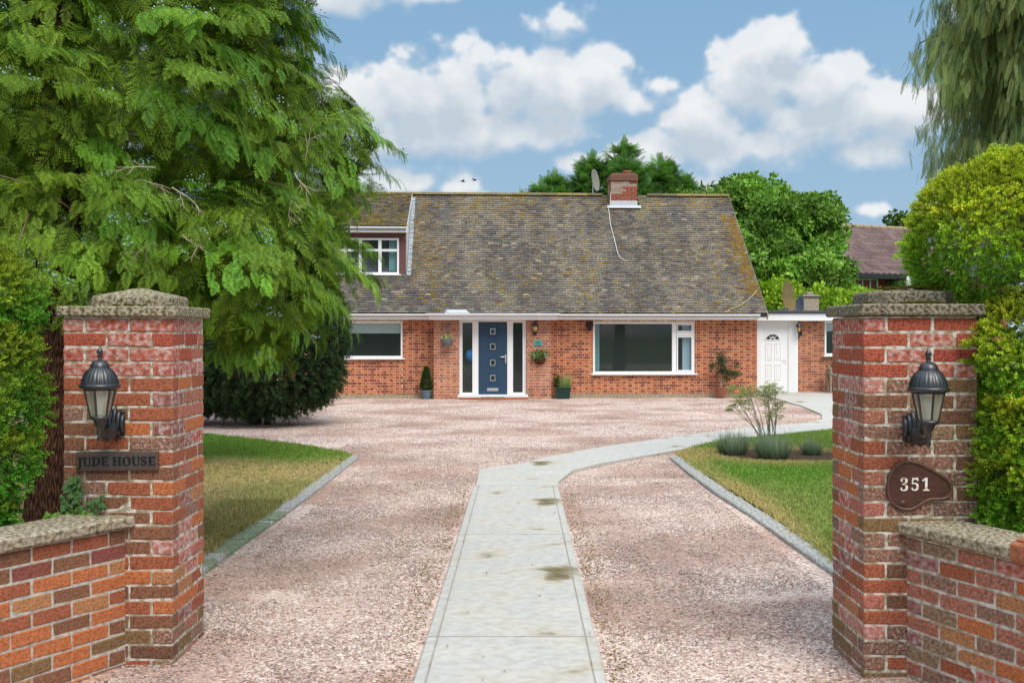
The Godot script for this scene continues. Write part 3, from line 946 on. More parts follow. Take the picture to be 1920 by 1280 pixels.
func lantern(called: String, at: Vector3, wall: float, lean: float, size: float, label: String, group: String, up := true, glass: Material = null) -> Node3D:  # at: middle of the glass cage; wall: how far behind it the wall stands
	var o := base(called, at)
	tag(o, label, "wall lantern", group)
	o.rotation.z = lean
	var k := size
	# cage: six panes, six bars, a glass body that widens upwards
	var r0 := 0.045 * k
	var r1 := 0.072 * k
	var h0 := -0.068 * k
	var h1 := 0.062 * k
	for j in 6:
		var a := TAU * (j + 0.5) / 6
		var b := TAU * (j + 1.5) / 6
		var g := Geo.new()
		g.quad(Vector3(cos(a) * r0, h0, -sin(a) * r0), Vector3(cos(b) * r0, h0, -sin(b) * r0), Vector3(cos(b) * r1, h1, -sin(b) * r1), Vector3(cos(a) * r1, h1, -sin(a) * r1))
		put("pane", g, glass if glass else M.lamp_glass, o)
		var t := Geo.new()
		t.tube([Vector3(cos(a) * r0, h0, -sin(a) * r0), Vector3(cos(a) * r1, h1, -sin(a) * r1)], [0.0055 * k, 0.0065 * k], 5)
		put("glazing_bar", t, M.black, o)
	var bulb := Geo.new()
	bulb.lathe([Vector2(0.012 * k, h0 * 0.9), Vector2(0.014 * k, -0.03 * k), Vector2(0.026 * k, 0.005 * k), Vector2(0.024 * k, 0.028 * k), Vector2(0.001, 0.042 * k)], 10)
	put("bulb", bulb, M.bulb, o)
	# hood: rim, ribbed dome, collar, second small dome
	var hood := Geo.new()
	hood.lathe([Vector2(0.0, h1 - 0.004 * k), Vector2(0.075 * k, h1 - 0.004 * k), Vector2(0.085 * k, h1 + 0.004 * k), Vector2(0.097 * k, h1 + 0.010 * k), Vector2(0.096 * k, h1 + 0.022 * k), Vector2(0.088 * k, h1 + 0.027 * k)], 28)
	var rings := []
	for q in [[0.086, 0.026], [0.083, 0.045], [0.074, 0.070], [0.060, 0.092], [0.046, 0.103], [0.044, 0.108]]:
		var ring := []
		for j in 72:
			var rib: float = 1.0 + (0.045 if j % 3 == 0 else -0.02) * (1.0 if q[0] > 0.045 else 0.0)
			ring.append(Vector3(cos(TAU * j / 72) * q[0] * rib * k, h1 + q[1] * k, -sin(TAU * j / 72) * q[0] * rib * k))
		rings.append(ring)
	hood.smooth_strip(rings)
	put("hood", hood, M.black, o)
	var fin := Geo.new()
	fin.lathe([Vector2(0.046 * k, h1 + 0.106 * k), Vector2(0.044 * k, h1 + 0.120 * k), Vector2(0.034 * k, h1 + 0.136 * k), Vector2(0.014 * k, h1 + 0.144 * k), Vector2(0.008 * k, h1 + 0.152 * k), Vector2(0.015 * k, h1 + 0.160 * k), Vector2(0.009 * k, h1 + 0.168 * k), Vector2(0.017 * k, h1 + 0.180 * k), Vector2(0.012 * k, h1 + 0.192 * k), Vector2(0.005 * k, h1 + 0.204 * k), Vector2(0.001, h1 + 0.212 * k)], 16)
	put("finial", fin, M.black, o)
	var cup := Geo.new()
	cup.lathe([Vector2(0.001, h0 - 0.122 * k), Vector2(0.011 * k, h0 - 0.118 * k), Vector2(0.014 * k, h0 - 0.108 * k), Vector2(0.010 * k, h0 - 0.098 * k), Vector2(0.015 * k, h0 - 0.075 * k), Vector2(0.013 * k, h0 - 0.055 * k), Vector2(0.021 * k, h0 - 0.050 * k), Vector2(0.024 * k, h0 - 0.040 * k), Vector2(0.032 * k, h0 - 0.022 * k), Vector2(0.048 * k, h0 - 0.012 * k), Vector2(0.052 * k, h0), Vector2(0.0, h0 + 0.001)], 20)
	put("cup", cup, M.black, o)
	# bracket arm that swings down and back to a fluted wall plate
	var arm := Geo.new()
	var pts := []
	for i in 9:
		var t := i / 8.0
		pts.append(Vector3(0, h0 - 0.085 * k - 0.035 * k * sin(t * PI) + 0.02 * k * t, -0.01 - (wall - 0.035) * t))
	arm.tube(pts, [0.012 * k, 0.015 * k, 0.018 * k, 0.021 * k, 0.024 * k, 0.027 * k, 0.029 * k, 0.030 * k, 0.030 * k], 10)
	put("arm", arm, M.black, o)
	var pl := Geo.new()
	for j in 5:
		var x := (j - 2) * 0.020 * k
		var rr := 0.012 * k
		var hh := (0.085 - absf(j - 2) * 0.016) * k
		var pp := []
		for i in 9:
			var t := i / 8.0 * 2.0 - 1.0
			pp.append(Vector3(x, h0 - 0.055 * k + hh * t, -wall + 0.012 + 0.034 * k * (1.0 - t * t)))
		pl.tube(pp, [0.006 * k, rr, rr, rr, rr, rr, rr, rr, 0.006 * k], 8)
	pl.soft_box(Vector3(0, h0 - 0.055 * k, -wall + 0.010), Vector3(0.09 * k, 0.13 * k, 0.014), 0.004)
	put("wall_plate", pl, M.black, o)
	return o


func word(t: String, height: float, depth: float, font := "Droid Serif", weight := 700) -> TextMesh:
	var f := SystemFont.new()
	f.font_names = PackedStringArray([font])
	f.font_weight = weight
	var m := TextMesh.new()
	m.text = t
	m.font = f
	m.font_size = 64
	m.pixel_size = height / 46.0
	m.depth = depth
	return m


func gate() -> void:
	make_bricks()
	var lp := pillar(Vector3(-2.030, 0, -5.926), "weathered brick gate pillar carrying the dark house name sign", 61, 1.0)
	cap_slab(lp, Vector3(0.612, 0.055, 0.62), 1.783, M.stone)
	cap_block(lp, Vector2(0.208, 0.19), 0.045, 1.838, 1.893, 1.936, Vector3(0.022, 0, 0.0), M.stone)
	moss_cushions(lp, [[Vector3(0.02, 1.926, 0.03), 0.022], [Vector3(0.075, 1.922, 0.02), 0.02], [Vector3(-0.04, 1.93, 0.02), 0.012], [Vector3(-0.03, 1.842, 0.21), 0.018], [Vector3(0.04, 1.842, 0.215), 0.02], [Vector3(0.1, 1.842, 0.20), 0.016], [Vector3(0.22, 1.842, 0.16), 0.014]], 71)
	var rp := pillar(Vector3(1.952, 0, -5.726), "weathered brick gate pillar carrying the curved number plaque", 62, -1.0)
	cap_slab(rp, Vector3(0.612, 0.060, 0.62), 1.784, M.dark_stone)
	cap_block(rp, Vector2(0.215, 0.20), 0.07, 1.844, 1.908, 1.924, Vector3(0.010, 0, -0.02), M.dark_stone)
	moss_cushions(rp, [[Vector3(-0.10, 1.925, 0.05), 0.03], [Vector3(-0.02, 1.928, 0.06), 0.035], [Vector3(0.06, 1.93, 0.04), 0.035], [Vector3(0.12, 1.92, 0.05), 0.03], [Vector3(-0.05, 1.850, 0.215), 0.022], [Vector3(0.03, 1.850, 0.22), 0.028], [Vector3(0.1, 1.850, 0.22), 0.022], [Vector3(-0.22, 1.850, 0.14), 0.02], [Vector3(0.16, 1.93, 0.0), 0.03]], 72)
	var r := RandomNumberGenerator.new()
	r.seed = 12
	wing_wall(Vector3(-2.085, 0, -5.70), Vector3(-3.50, 0, -2.998), "low orange brick wall joining the pillar with the house name sign", 63, false, [0.24, 0.64, 0.6, 0.6, 0.6, 0.45])
	wing_wall(Vector3(1.98, 0, -5.49), Vector3(3.04, 0, -2.918), "low whitened brick wall joining the pillar with the number plaque", 64, true, [0.22, 0.49, -0.30, 0.6, 0.6, 0.6])
	# terracotta block at the frame's edge on the second wall
	var tb := Geo.new()
	tb.soft_box(Vector3(0, 0.048, 0), Vector3(0.29, 0.088, 0.315), 0.012)
	tb.soft_box(Vector3(0, 0.098, 0), Vector3(0.25, 0.016, 0.27), 0.006)
	var t := base("coping_block", Vector3(2.295, 0.716, -4.727), atan2(-1.48, 0.61))
	tag(t, "reddish clay block set between the coping stones of the whitened wing wall", "block")
	put("clay_block", tb, M.terracotta, t)
	# lanterns
	lantern("wall_lantern", Vector3(-2.035, 1.366, -5.42), 0.228, 0.0, 0.99, "black carriage lantern above the dark house name sign", "lanterns on the gate pillars")
	lantern("wall_lantern", Vector3(1.905, 1.360, -5.22), 0.23, 0.0, 0.99, "black carriage lantern above the curved number plaque", "lanterns on the gate pillars")
	# house name sign
	var s := base("name_sign", Vector3(-2.028, 1.055, -5.640))
	s.rotation.z = 0.012
	tag(s, "dark brown plaque lettered with a house name on the pillar", "sign")
	var pb := Geo.new()
	pb.soft_box(Vector3(0, 0, 0), Vector3(0.415, 0.098, 0.020), 0.004)
	put("frame", pb, M.rim_brown, s)
	var pf := Geo.new()
	pf.soft_box(Vector3(0, 0.001, 0.006), Vector3(0.392, 0.080, 0.012), 0.003)
	put("board", pf, M.sign_brown, s)
	put("lettering", word("JUDE HOUSE", 0.044, 0.004), M.letter_black, s, Transform3D(Basis.IDENTITY, Vector3(0, 0, 0.0135)))
	# number plaque
	var n := base("number_plaque", Vector3(1.944, 0.960, -5.445))
	tag(n, "brown pear shaped wooden plaque with white numerals on the pillar", "number plaque")
	var px := [[255, 600], [290, 450], [380, 330], [480, 268], [600, 250], [740, 283], [880, 352], [1020, 432], [1150, 512], [1228, 600], [1254, 680], [1230, 765], [1165, 835], [1060, 856], [930, 852], [840, 878], [740, 955], [640, 1006], [535, 1014], [420, 982], [325, 915], [272, 820], [250, 715]]
	var outline := PackedVector2Array()
	for q in px:
		outline.append(Vector2((q[0] - 752.0) / 8.0, (632.0 - q[1]) / 8.0) * 0.002588)
	outline = round_off(round_off(outline))
	var back := Geo.new()
	back.plate(outline, -0.012, 0.006)
	put("board", back, M.plaque, n)
	var rim := Geo.new()
	var ring := []
	for q in outline:
		ring.append(Vector3(q.x, q.y, 0.006))
	var inner := Geometry2D.offset_polygon(outline, -0.008)[0]
	var mid := []
	for i in outline.size() + 1:
		var q := outline[i % outline.size()]
		var a := outline[(i + 1) % outline.size()]
		var b := outline[(i - 1 + outline.size()) % outline.size()]
		var nn := (a - b).orthogonal().normalized()
		if Geometry2D.is_point_in_polygon(q + nn * 0.004, outline):
			nn = -nn
		mid.append(Vector3(q.x - nn.x * 0.006, q.y - nn.y * 0.006, 0.008))
	rim.tube(mid, [0.0075], 8)
	put("rim", rim, M.plaque_rim, n)
	var dim := Geo.new()
	dim.lathe([Vector2(0.017, 0.0), Vector2(0.015, 0.004), Vector2(0.008, 0.0065), Vector2(0.001, 0.007)], 16, Vector3(-0.082, -0.088, 0.005), Basis(Vector3.RIGHT, Vector3.BACK, Vector3.DOWN))
	put("knot", dim, M.plaque, n)
	var dx := -0.077
	for ch in ["3", "5", "1"]:
		put("numeral", word(ch, 0.063, 0.006, "Droid Serif", 700), M.numeral, n, Transform3D(Basis(Vector3.RIGHT * 0.86, Vector3.UP, Vector3.BACK), Vector3(dx, 0.005, 0.0085)))
		dx += 0.0525


func round_off(p: PackedVector2Array) -> PackedVector2Array:
	var o := PackedVector2Array()
	for i in p.size():
		var a := p[i]
		var b := p[(i + 1) % p.size()]
		o.append(a.lerp(b, 0.25))
		o.append(a.lerp(b, 0.75))
	return o


# ---------------------------------------------------------------- house (own axes: x along the front, y up, z towards the gate; 0 0 0 is on the ground at the front wall)
func inside(x: float, y: float, z: float) -> Vector3:  # a place in the house's axes as a place in the world
	return house.transform * Vector3(x, y, z)


var n_single := 0


func brickwork(g: Geo, r: Rect2, b: Basis, o: Vector3, single: Node3D, pale: float) -> void:
	# Flemish bond over r on the plane through o: x along b.x, out along b.z
	var row := floori(r.position.y / 0.075)
	while row * 0.075 < r.end.y - 0.01:
		var y0 := maxf(row * 0.075, r.position.y)
		var y1 := minf(row * 0.075 + 0.0625, r.end.y)
		if y1 - y0 > 0.02:
			var k := floori(r.position.x / 0.3375) - 1
			while k * 0.3375 < r.end.x:
				for part in 2:
					var x0 := k * 0.3375 + (0.16875 if row & 1 else 0.0) + (0.0 if part == 0 else 0.2250)
					var x1 := x0 + (0.2130 if part == 0 else 0.100)
					x0 = maxf(x0, r.position.x)
					x1 = minf(x1, r.end.x)
					if x1 - x0 < 0.02:
						continue
					var c: Color
					if part == 1:
						c = Color(0.30, 0.085, 0.045).lerp(Color(0.46, 0.145, 0.075), rng.randf())
					else:
						c = Color(0.62, 0.18, 0.072).lerp(Color(0.70, 0.26, 0.115), rng.randf())
						if rng.randf() < 0.22:
							c = Color(0.33, 0.095, 0.055)
						elif rng.randf() < 0.12:
							c = Color(0.62, 0.23, 0.12)
					c = c.lerp(Color(0.60, 0.30, 0.22), pale * rng.randf_range(0.4, 1.0))
					c = c * rng.randf_range(0.92, 1.14)
					var at := o + b * Vector3((x0 + x1) * 0.5, (y0 + y1) * 0.5, rng.randf_range(-0.001, 0.001) - 0.016)
					var size := Vector3(x1 - x0, y1 - y0, 0.034)
					if single and n_single < 300:
						n_single += 1
						var q := Geo.new()
						q.col = c
						q.soft_box(Vector3.ZERO, size, 0.003)
						put("brick", q, M.vc_brick, single, Transform3D(b, at))
					else:
						g.col = c
						g.box(at, size, b)
				k += 1
		row += 1


func window(called: String, r: Rect2, z: float, bars: Array, panes: Array, parent: Node3D, label := "", sill := true) -> MeshInstance3D:
	# r: outer frame; bars: rects of mullions and transoms; panes: rects of glass
	var g := Geo.new()
	var w := 0.055
	g.soft_box(Vector3(r.position.x + r.size.x * 0.5, r.end.y - w * 0.5, z), Vector3(r.size.x, w, 0.07), 0.006)
	g.soft_box(Vector3(r.position.x + r.size.x * 0.5, r.position.y + w * 0.5, z), Vector3(r.size.x, w, 0.07), 0.006)
	for x in [r.position.x + w * 0.5, r.end.x - w * 0.5]:
		g.soft_box(Vector3(x, r.position.y + r.size.y * 0.5, z - 0.002), Vector3(w, r.size.y - 2 * w + 0.004, 0.064), 0.006)
	for q in bars:
		g.soft_box(Vector3(q.position.x + q.size.x * 0.5, q.position.y + q.size.y * 0.5, z - 0.003), Vector3(q.size.x, q.size.y, 0.062), 0.006)
	var o := put(called, g, M.white, parent)
	if sill:
		var s := Geo.new()
		s.soft_box(Vector3(r.position.x + r.size.x * 0.5, r.position.y - 0.018, z + 0.06), Vector3(r.size.x + 0.12, 0.035, 0.17), 0.006)
		put("sill", s, M.white, o)
	for q in panes:
		var p := Geo.new()
		p.quad(Vector3(q.position.x, q.position.y, z), Vector3(q.end.x, q.position.y, z), Vector3(q.end.x, q.end.y, z), Vector3(q.position.x, q.end.y, z))
		put("pane", p, M.glass, o)
	return o


func rect(x0: float, y0: float, x1: float, y1: float) -> Rect2:
	return Rect2(x0, y0, x1 - x0, y1 - y0)


func tile_tone(x: float, t: float, nz: FastNoiseLite, low_moss: float) -> Color:
	var v := nz.get_noise_2d(x * 1.0, t * 2.2)
	var v2 := nz.get_noise_2d(x * 5.0 + 40.0, t * 9.0)
	var dark := Color(0.125, 0.115, 0.12)
	var buff := Color(0.325, 0.285, 0.23)
	var c := dark.lerp(buff, clampf(0.36 + v * 0.42 + v2 * 0.45 + rng.randf_range(-0.28, 0.28) + t * 0.05, 0.0, 1.0))
	if rng.randf() < 0.02:
		c = Color(0.36, 0.32, 0.25)
	if rng.randf() < 0.03:
		c = Color(0.16, 0.11, 0.095)
	var lich := smoothstep(0.70, 1.0, t) * 0.5 + low_moss + v2 * 0.45 + v * 0.3 - 0.08
	if rng.randf() < lich:
		c = c.lerp(Color(0.30, 0.215, 0.05), rng.randf_range(0.25, 0.75))
	return c


func roof_slope(parent: Node3D, mesh_parent: Node3D, lo: Vector2, hi: Vector2, x0: float, x1: float, skip: Callable, sd: int, singles: int, moss: float, moss_to: Geo, front := 1.0) -> void:
	# lo, hi: (z, y) of eave and ridge. Plain tiles, each a bent slab with its own lip; the singles are the ones nearest the gate
	rng.seed = sd
	var nz := FastNoiseLite.new()
	nz.seed = sd
	nz.frequency = 0.55
	nz.fractal_octaves = 4
	var along := Vector3(0, hi.y - lo.y, hi.x - lo.x)
	var length := along.length()
	var s := along / length
	var up := Vector3(0, s.z * -front, s.y * front).normalized()
	if up.y < 0.0:
		up = -up
	var rows := int(length / 0.102)
	var gauge := length / rows
	var g := Geo.new()
	var n := 0
	for i in rows:
		var off := 0.0825 if i & 1 else 0.0
		var x := x0 + off - 0.165
		while x < x1:
			var a := maxf(x + 0.002, x0)
			var b := minf(x + 0.163, x1)
			x += 0.165
			if b - a < 0.03:
				continue
			var t := (i + 0.5) / rows
			if skip.call((a + b) * 0.5, t):
				continue
			var base_p := Vector3(0, lo.y, lo.x) + s * (i * gauge)
			var lift := 0.031 + rng.randf_range(-0.004, 0.006)
			var lift2 := lift + rng.randf_range(-0.005, 0.005)
			var bottom := base_p - s * rng.randf_range(0.008, 0.014)
			var top := base_p + s * (gauge + 0.012)
			var pa := Vector3(a, 0, 0) + bottom + up * lift
			var pb := Vector3(b, 0, 0) + bottom + up * lift2
			var pc := Vector3(b, 0, 0) + top + up * 0.008
			var pd := Vector3(a, 0, 0) + top + up * 0.008
			var mid := (pa + pb + pc + pd) * 0.25 - up * 0.05
			var c := tile_tone((a + b) * 0.5, t, nz, moss)
			var q := g
			var one: bool = n < singles and i >= 1 and mesh_parent != null
			if one:
				q = Geo.new()
				n += 1
			q.col = c
			q.oquad(pa, pb, pc, pd, mid)
			q.oquad(pa - up * 0.017, pb - up * 0.017, pb, pa, mid + s * 0.1)
			q.oquad(pa - up * 0.017, pa, pd, pd - up * 0.008, mid)
			q.oquad(pb - up * 0.017, pb, pc, pc - up * 0.008, mid)
			if one:
				put("tile", q, M.vc_tile, mesh_parent)
			if moss_to and rng.randf() < clampf(0.26 + nz.get_noise_2d((a + b) * 0.6 + 90.0, t * 3.0) * 1.1 + moss * 0.4, 0.0, 0.9):
				for k in 1 + rng.randi() % 2:
					var m := Vector3(lerpf(a, b, rng.randf()), 0, 0) + bottom + up * (lift * 0.75) - s * 0.003
					var r := rng.randf_range(0.016, 0.042)
					moss_to.col = Color(0.22, 0.13, 0.022).lerp(Color(0.13, 0.105, 0.02), rng.randf()) if rng.randf() < 0.75 else Color(0.27, 0.20, 0.03)
					var side := Vector3.RIGHT
					var ring := []
					for j in 5:
						var an := TAU * j / 5
						ring.append(m + side * cos(an) * r * 1.25 + s * sin(an) * r * 0.8)
					var peak := m + up * r * 0.75 - s * r * 0.2
					for j in 5:
						moss_to.otri(ring[j], ring[(j + 1) % 5], peak, m - up * 0.05)
	kind(put("tiles", g, M.vc_tile, parent), "stuff")


func gutter(x0: float, x1: float, y: float, z: float, parent: Node3D) -> void:
	var g := Geo.new()
	var rings := []
	for x in [x0, x1]:
		var ring := []
		for j in 9:
			var a := PI + PI * j / 8.0
			ring.append(Vector3(x, y + sin(a) * 0.055, z + cos(a) * 0.055))
		for j in 9:
			var a := TAU - PI * j / 8.0
			ring.append(Vector3(x, y + 0.004 + sin(a) * 0.049, z + cos(a) * 0.049))
		rings.append(ring)
	g.smooth_strip(rings)
	var x := x0 + 0.9
	while x < x1:
		for j in 7:
			var a := PI + PI * j / 8.0
			var b := PI + PI * (j + 1) / 8.0
			g.quad(Vector3(x, y + sin(a) * 0.059, z + cos(a) * 0.059), Vector3(x, y + sin(b) * 0.059, z + cos(b) * 0.059), Vector3(x + 0.05, y + sin(b) * 0.059, z + cos(b) * 0.059), Vector3(x + 0.05, y + sin(a) * 0.059, z + cos(a) * 0.059))
		x += 2.0
	put("gutter", g, M.white, parent)


func build_house() -> void:
	house = base("house", Vector3(0, 0, -30), deg_to_rad(HOUSE_TURN))
	tag(house, "red brick chalet house with mossy tiled roof, blue front door and dormer", "house")
	var h := house
	rng.seed = 101
	# walls: backing boxes round the openings, brick faces proud of the joints
	var f := Geo.new()
	var depth := 0.26
	for r in [rect(-7.6, 0, -4.879, 2.25), rect(-4.879, 0, -3.13, 1.045), rect(-4.879, 2.058, -3.13, 2.25), rect(-3.13, 0, -1.626, 2.25), rect(-1.626, 2.075, 0.154, 2.25), rect(0.154, 0, 1.967, 2.25), rect(1.967, 0, 4.731, 0.62), rect(1.967, 2.048, 4.731, 2.25), rect(4.731, 0, 6.437, 2.25)]:
		f.span(Vector3(r.position.x, r.position.y, -depth), Vector3(r.end.x, r.end.y, -0.002))
	var front := put("wall", f, M.house_mortar, h)
	var pier_geo := Geo.new()
	var porch: MeshInstance3D
	for r in [rect(-2.298, 0, -1.630, 2.09), rect(0.158, 0, 0.812, 2.09)]:
		pier_geo = Geo.new()
		pier_geo.span(Vector3(r.position.x + 0.002, 0, -0.004), Vector3(r.end.x - 0.002, r.end.y, 0.398))
		porch = put("porch_pier", pier_geo, M.house_mortar, h)
	var g := Geo.new()
	var I := Basis.IDENTITY
	for r in [rect(-2.298, 0.02, -1.630, 2.09), rect(0.158, 0.02, 0.812, 2.09)]:
		brickwork(g, r, I, Vector3(0, 0, 0.4), porch, 0.55)
	for e in [[-2.298, -1.0], [-1.630, 1.0], [0.158, -1.0], [0.812, 1.0]]:
		var b := Basis(Vector3.UP, PI / 2 * e[1])
		brickwork(g, rect(-0.392, 0.02, 0.0, 2.09) if e[1] > 0 else rect(0.0, 0.02, 0.392, 2.09), b, Vector3(e[0], 0, 0), null, 0.5)
	kind(put("brickwork", g, M.vc_brick, porch), "stuff")
	g = Geo.new()
	for r in [rect(4.731, 0.11, 6.437, 2.11), rect(0.812, 0.11, 1.967, 2.11), rect(1.967, 0.11, 4.731, 0.60), rect(-3.13, 0.11, -2.298, 2.11), rect(-4.879, 0.11, -3.13, 1.02), rect(-7.6, 0.11, -4.879, 2.11)]:
		brickwork(g, r, I, Vector3.ZERO, front, 0.0)
	kind(put("brickwork", g, M.vc_brick, front), "stuff")
	var pl := Geo.new()
	for r in [[-7.6, -2.30], [0.815, 6.44]]:
		pl.span(Vector3(r[0], -0.05, -0.02), Vector3(r[1], 0.105, 0.018))
	put("plinth", pl, M.plinth, h)
	# other sides, floor, ceiling, inner walls
	var sides := Geo.new()
	sides.plate(PackedVector2Array([Vector2(0.26, 0), Vector2(8.0, 0), Vector2(8.0, 2.25), Vector2(3.96, 5.80), Vector2(0.26, 2.68)]), -7.6, -7.35, Basis(Vector3(0, 0, -1), Vector3.UP, Vector3.RIGHT))
	sides.plate(PackedVector2Array([Vector2(0.26, 0), Vector2(8.0, 0), Vector2(8.0, 2.25), Vector2(3.96, 5.80), Vector2(0.26, 2.68)]), 6.18, 6.435, Basis(Vector3(0, 0, -1), Vector3.UP, Vector3.RIGHT))
	sides.span(Vector3(-7.35, 0, -8.0), Vector3(6.18, 2.25, -7.75))
	put("wall", sides, M.gable, h)
	var inn := Geo.new()
	inn.span(Vector3(-7.35, -0.05, -7.75), Vector3(6.18, 0.06, -0.27))
	inn.span(Vector3(-7.35, 2.27, -7.75), Vector3(6.18, 2.35, -0.27))
	inn.span(Vector3(-7.35, 0.06, -4.6), Vector3(6.18, 2.27, -4.5))
	inn.span(Vector3(-1.85, 0.06, -4.5), Vector3(-1.75, 2.27, -0.27))
	inn.span(Vector3(0.5, 0.06, -4.5), Vector3(0.6, 2.27, -0.27))
	put("partition", inn, M.room, h)
	# windows
	var lw := rect(-4.879, 1.08, -3.13, 2.058)
	window("window", lw, -0.05, [], [rect(-4.83, 1.13, -3.18, 2.01)], h)
	var mw := rect(1.967, 0.655, 4.731, 2.048)
	window("window", mw, -0.05, [rect(4.118, 0.71, 4.235, 1.993), rect(4.24, 1.66, 4.676, 1.775)], [rect(2.02, 0.70, 4.12, 2.0), rect(4.235, 1.775, 4.68, 2.0), rect(4.235, 0.70, 4.68, 1.66)], h)
	for q in [rect(4.24, 1.775, 4.676, 1.993), rect(4.24, 0.71, 4.676, 1.66)]:  # opening sashes
		var sa := Geo.new()
		for e in [rect(q.position.x, q.position.y, q.position.x + 0.035, q.end.y), rect(q.end.x - 0.035, q.position.y, q.end.x, q.end.y), rect(q.position.x + 0.035, q.position.y, q.end.x - 0.035, q.position.y + 0.035), rect(q.position.x + 0.035, q.end.y - 0.035, q.end.x - 0.035, q.end.y)]:
			sa.soft_box(Vector3(e.position.x + e.size.x * 0.5, e.position.y + e.size.y * 0.5, -0.012), Vector3(e.size.x, e.size.y, 0.03), 0.005)
		put("sash", sa, M.white, h)
	door_set(h)
	# main roof
	var moss := Geo.new()
	var slope := Vector2(0.42, 2.275)
	var ridge := Vector2(-3.96, 5.935)
	var deck := Geo.new()
	deck.hexa([Vector3(-7.75, 2.17, 0.36), Vector3(6.60, 2.17, 0.36), Vector3(-7.75, 2.262, 0.42), Vector3(6.60, 2.262, 0.42), Vector3(-7.75, 5.83, -3.96), Vector3(6.60, 5.83, -3.96), Vector3(-7.75, 5.925, -3.96), Vector3(6.60, 5.925, -3.96)])
	deck.hexa([Vector3(-7.75, 2.17, -8.28), Vector3(6.60, 2.17, -8.28), Vector3(-7.75, 2.262, -8.34), Vector3(6.60, 2.262, -8.34), Vector3(-7.75, 5.83, -3.962), Vector3(6.60, 5.83, -3.962), Vector3(-7.75, 5.925, -3.962), Vector3(6.60, 5.925, -3.962)])
	var roof := put("roof", deck, M.felt, h)
	var no_tiles := func(x: float, t: float) -> bool:
		if x < -3.0 and t > 0.285 and x > -7.2:
			return true
		return x > 2.90 and x < 3.72 and t > 0.90
	roof_slope(roof, roof, slope, ridge, -7.75, 6.62, no_tiles, 111, 300, 0.0, moss)
	roof_slope(roof, null, Vector2(-8.34, 2.275), Vector2(-3.965, 5.935), -7.75, 6.62, func(_x, _t): return false, 112, 0, 0.0, null, -1.0)
	# extra moss along the right verge and in streaks
	rng.seed = 119
	var sl := Vector3(0, ridge.y - slope.y, ridge.x - slope.x)
	var su := Vector3(0, -sl.z, sl.y).normalized()
	for k in 900:
		var t := rng.randf_range(0.12, 0.8)
		var x := 6.55 - absf(rng.randfn(0.0, 0.22))
		if k > 520:
			x = rng.randf_range(-3.0, -2.2) if k % 2 else [-2.1, 0.1, 1.8, 4.9, 5.6][rng.randi() % 5] + rng.randfn(0.0, 0.25)
			t = rng.randf_range(0.05, 0.95) if k % 2 else rng.randf_range(0.02, 0.5)
		var m := Vector3(x, slope.y, slope.x) + sl * t + su * 0.02
		var r := rng.randf_range(0.02, 0.05)
		moss.col = Color(0.28, 0.15, 0.018).lerp(Color(0.19, 0.12, 0.02), rng.randf())
		for j in 5:
			var a1 := TAU * j / 5
			var a2 := TAU * (j + 1) / 5
			var s := sl.normalized()
			moss.otri(m + Vector3(cos(a1) * r * 1.4, 0, 0) + s * sin(a1) * r * 0.7, m + Vector3(cos(a2) * r * 1.4, 0, 0) + s * sin(a2) * r * 0.7, m + su * r * 0.7, m - su * 0.05)
	# ridge tiles
	rng.seed = 113
	var x := -7.75
	while x < 6.5:
		var rg := Geo.new()
		var l := minf(0.455, 6.62 - x)
		var rings := []
		for xx in [x, x + l - 0.008]:
			var ring := []
			for j in 9:
				var a := PI * j / 8.0
				ring.append(Vector3(xx, 5.925 + sin(a) * 0.085, -3.962 + cos(a) * 0.125))
			rings.append(ring)
		rg.col = Color(0.20, 0.17, 0.12).lerp(Color(0.28, 0.22, 0.09), rng.randf()) * rng.randf_range(0.8, 1.2)
		rg.smooth_strip(rings, false)
		if not (x > 2.55 and x < 3.7):
			put("ridge_tile", rg, M.vc_tile, roof)
		x += 0.455
	# verge boards
	var vb := Geo.new()
	vb.hexa([Vector3(6.605, 2.10, 0.36), Vector3(6.635, 2.10, 0.36), Vector3(6.605, 2.245, 0.42), Vector3(6.635, 2.245, 0.42), Vector3(6.605, 5.78, -3.96), Vector3(6.635, 5.78, -3.96), Vector3(6.605, 5.915, -3.96), Vector3(6.635, 5.915, -3.96)])
	put("verge_board", vb, M.plinth, roof)
	# eaves
	var fa := Geo.new()
	fa.span(Vector3(-7.75, 2.102, 0.335), Vector3(-2.43, 2.205, 0.362))
	fa.span(Vector3(0.95, 2.102, 0.335), Vector3(6.36, 2.205, 0.362))
	put("fascia", fa, M.white, h)
	var so := Geo.new()
	so.span(Vector3(-7.75, 2.106, 0.0), Vector3(-2.43, 2.122, 0.335))
	so.span(Vector3(0.95, 2.106, 0.0), Vector3(6.62, 2.122, 0.335))
	so.span(Vector3(6.36, 2.10, 0.335), Vector3(6.62, 2.27, 0.36))
	put("soffit", so, M.cream, h)
	gutter(-7.75, -2.40, 2.243, 0.43, h)
	gutter(0.96, 6.40, 2.243, 0.43, h)
	var pf := Geo.new()
	pf.span(Vector3(-2.42, 2.088, 0.735), Vector3(0.945, 2.192, 0.765))
	pf.span(Vector3(-2.42, 2.093, 0.0), Vector3(-2.395, 2.19, 0.735))
	pf.span(Vector3(0.92, 2.093, 0.0), Vector3(0.945, 2.19, 0.735))
	put("porch_fascia", pf, M.white, h)
	var ps := Geo.new()
	ps.span(Vector3(-2.395, 2.096, 0.0), Vector3(0.92, 2.112, 0.735))
	put("porch_soffit", ps, M.cream, h)
	gutter(-2.50, 1.02, 2.247, 0.84, h)
	var pr := Geo.new()
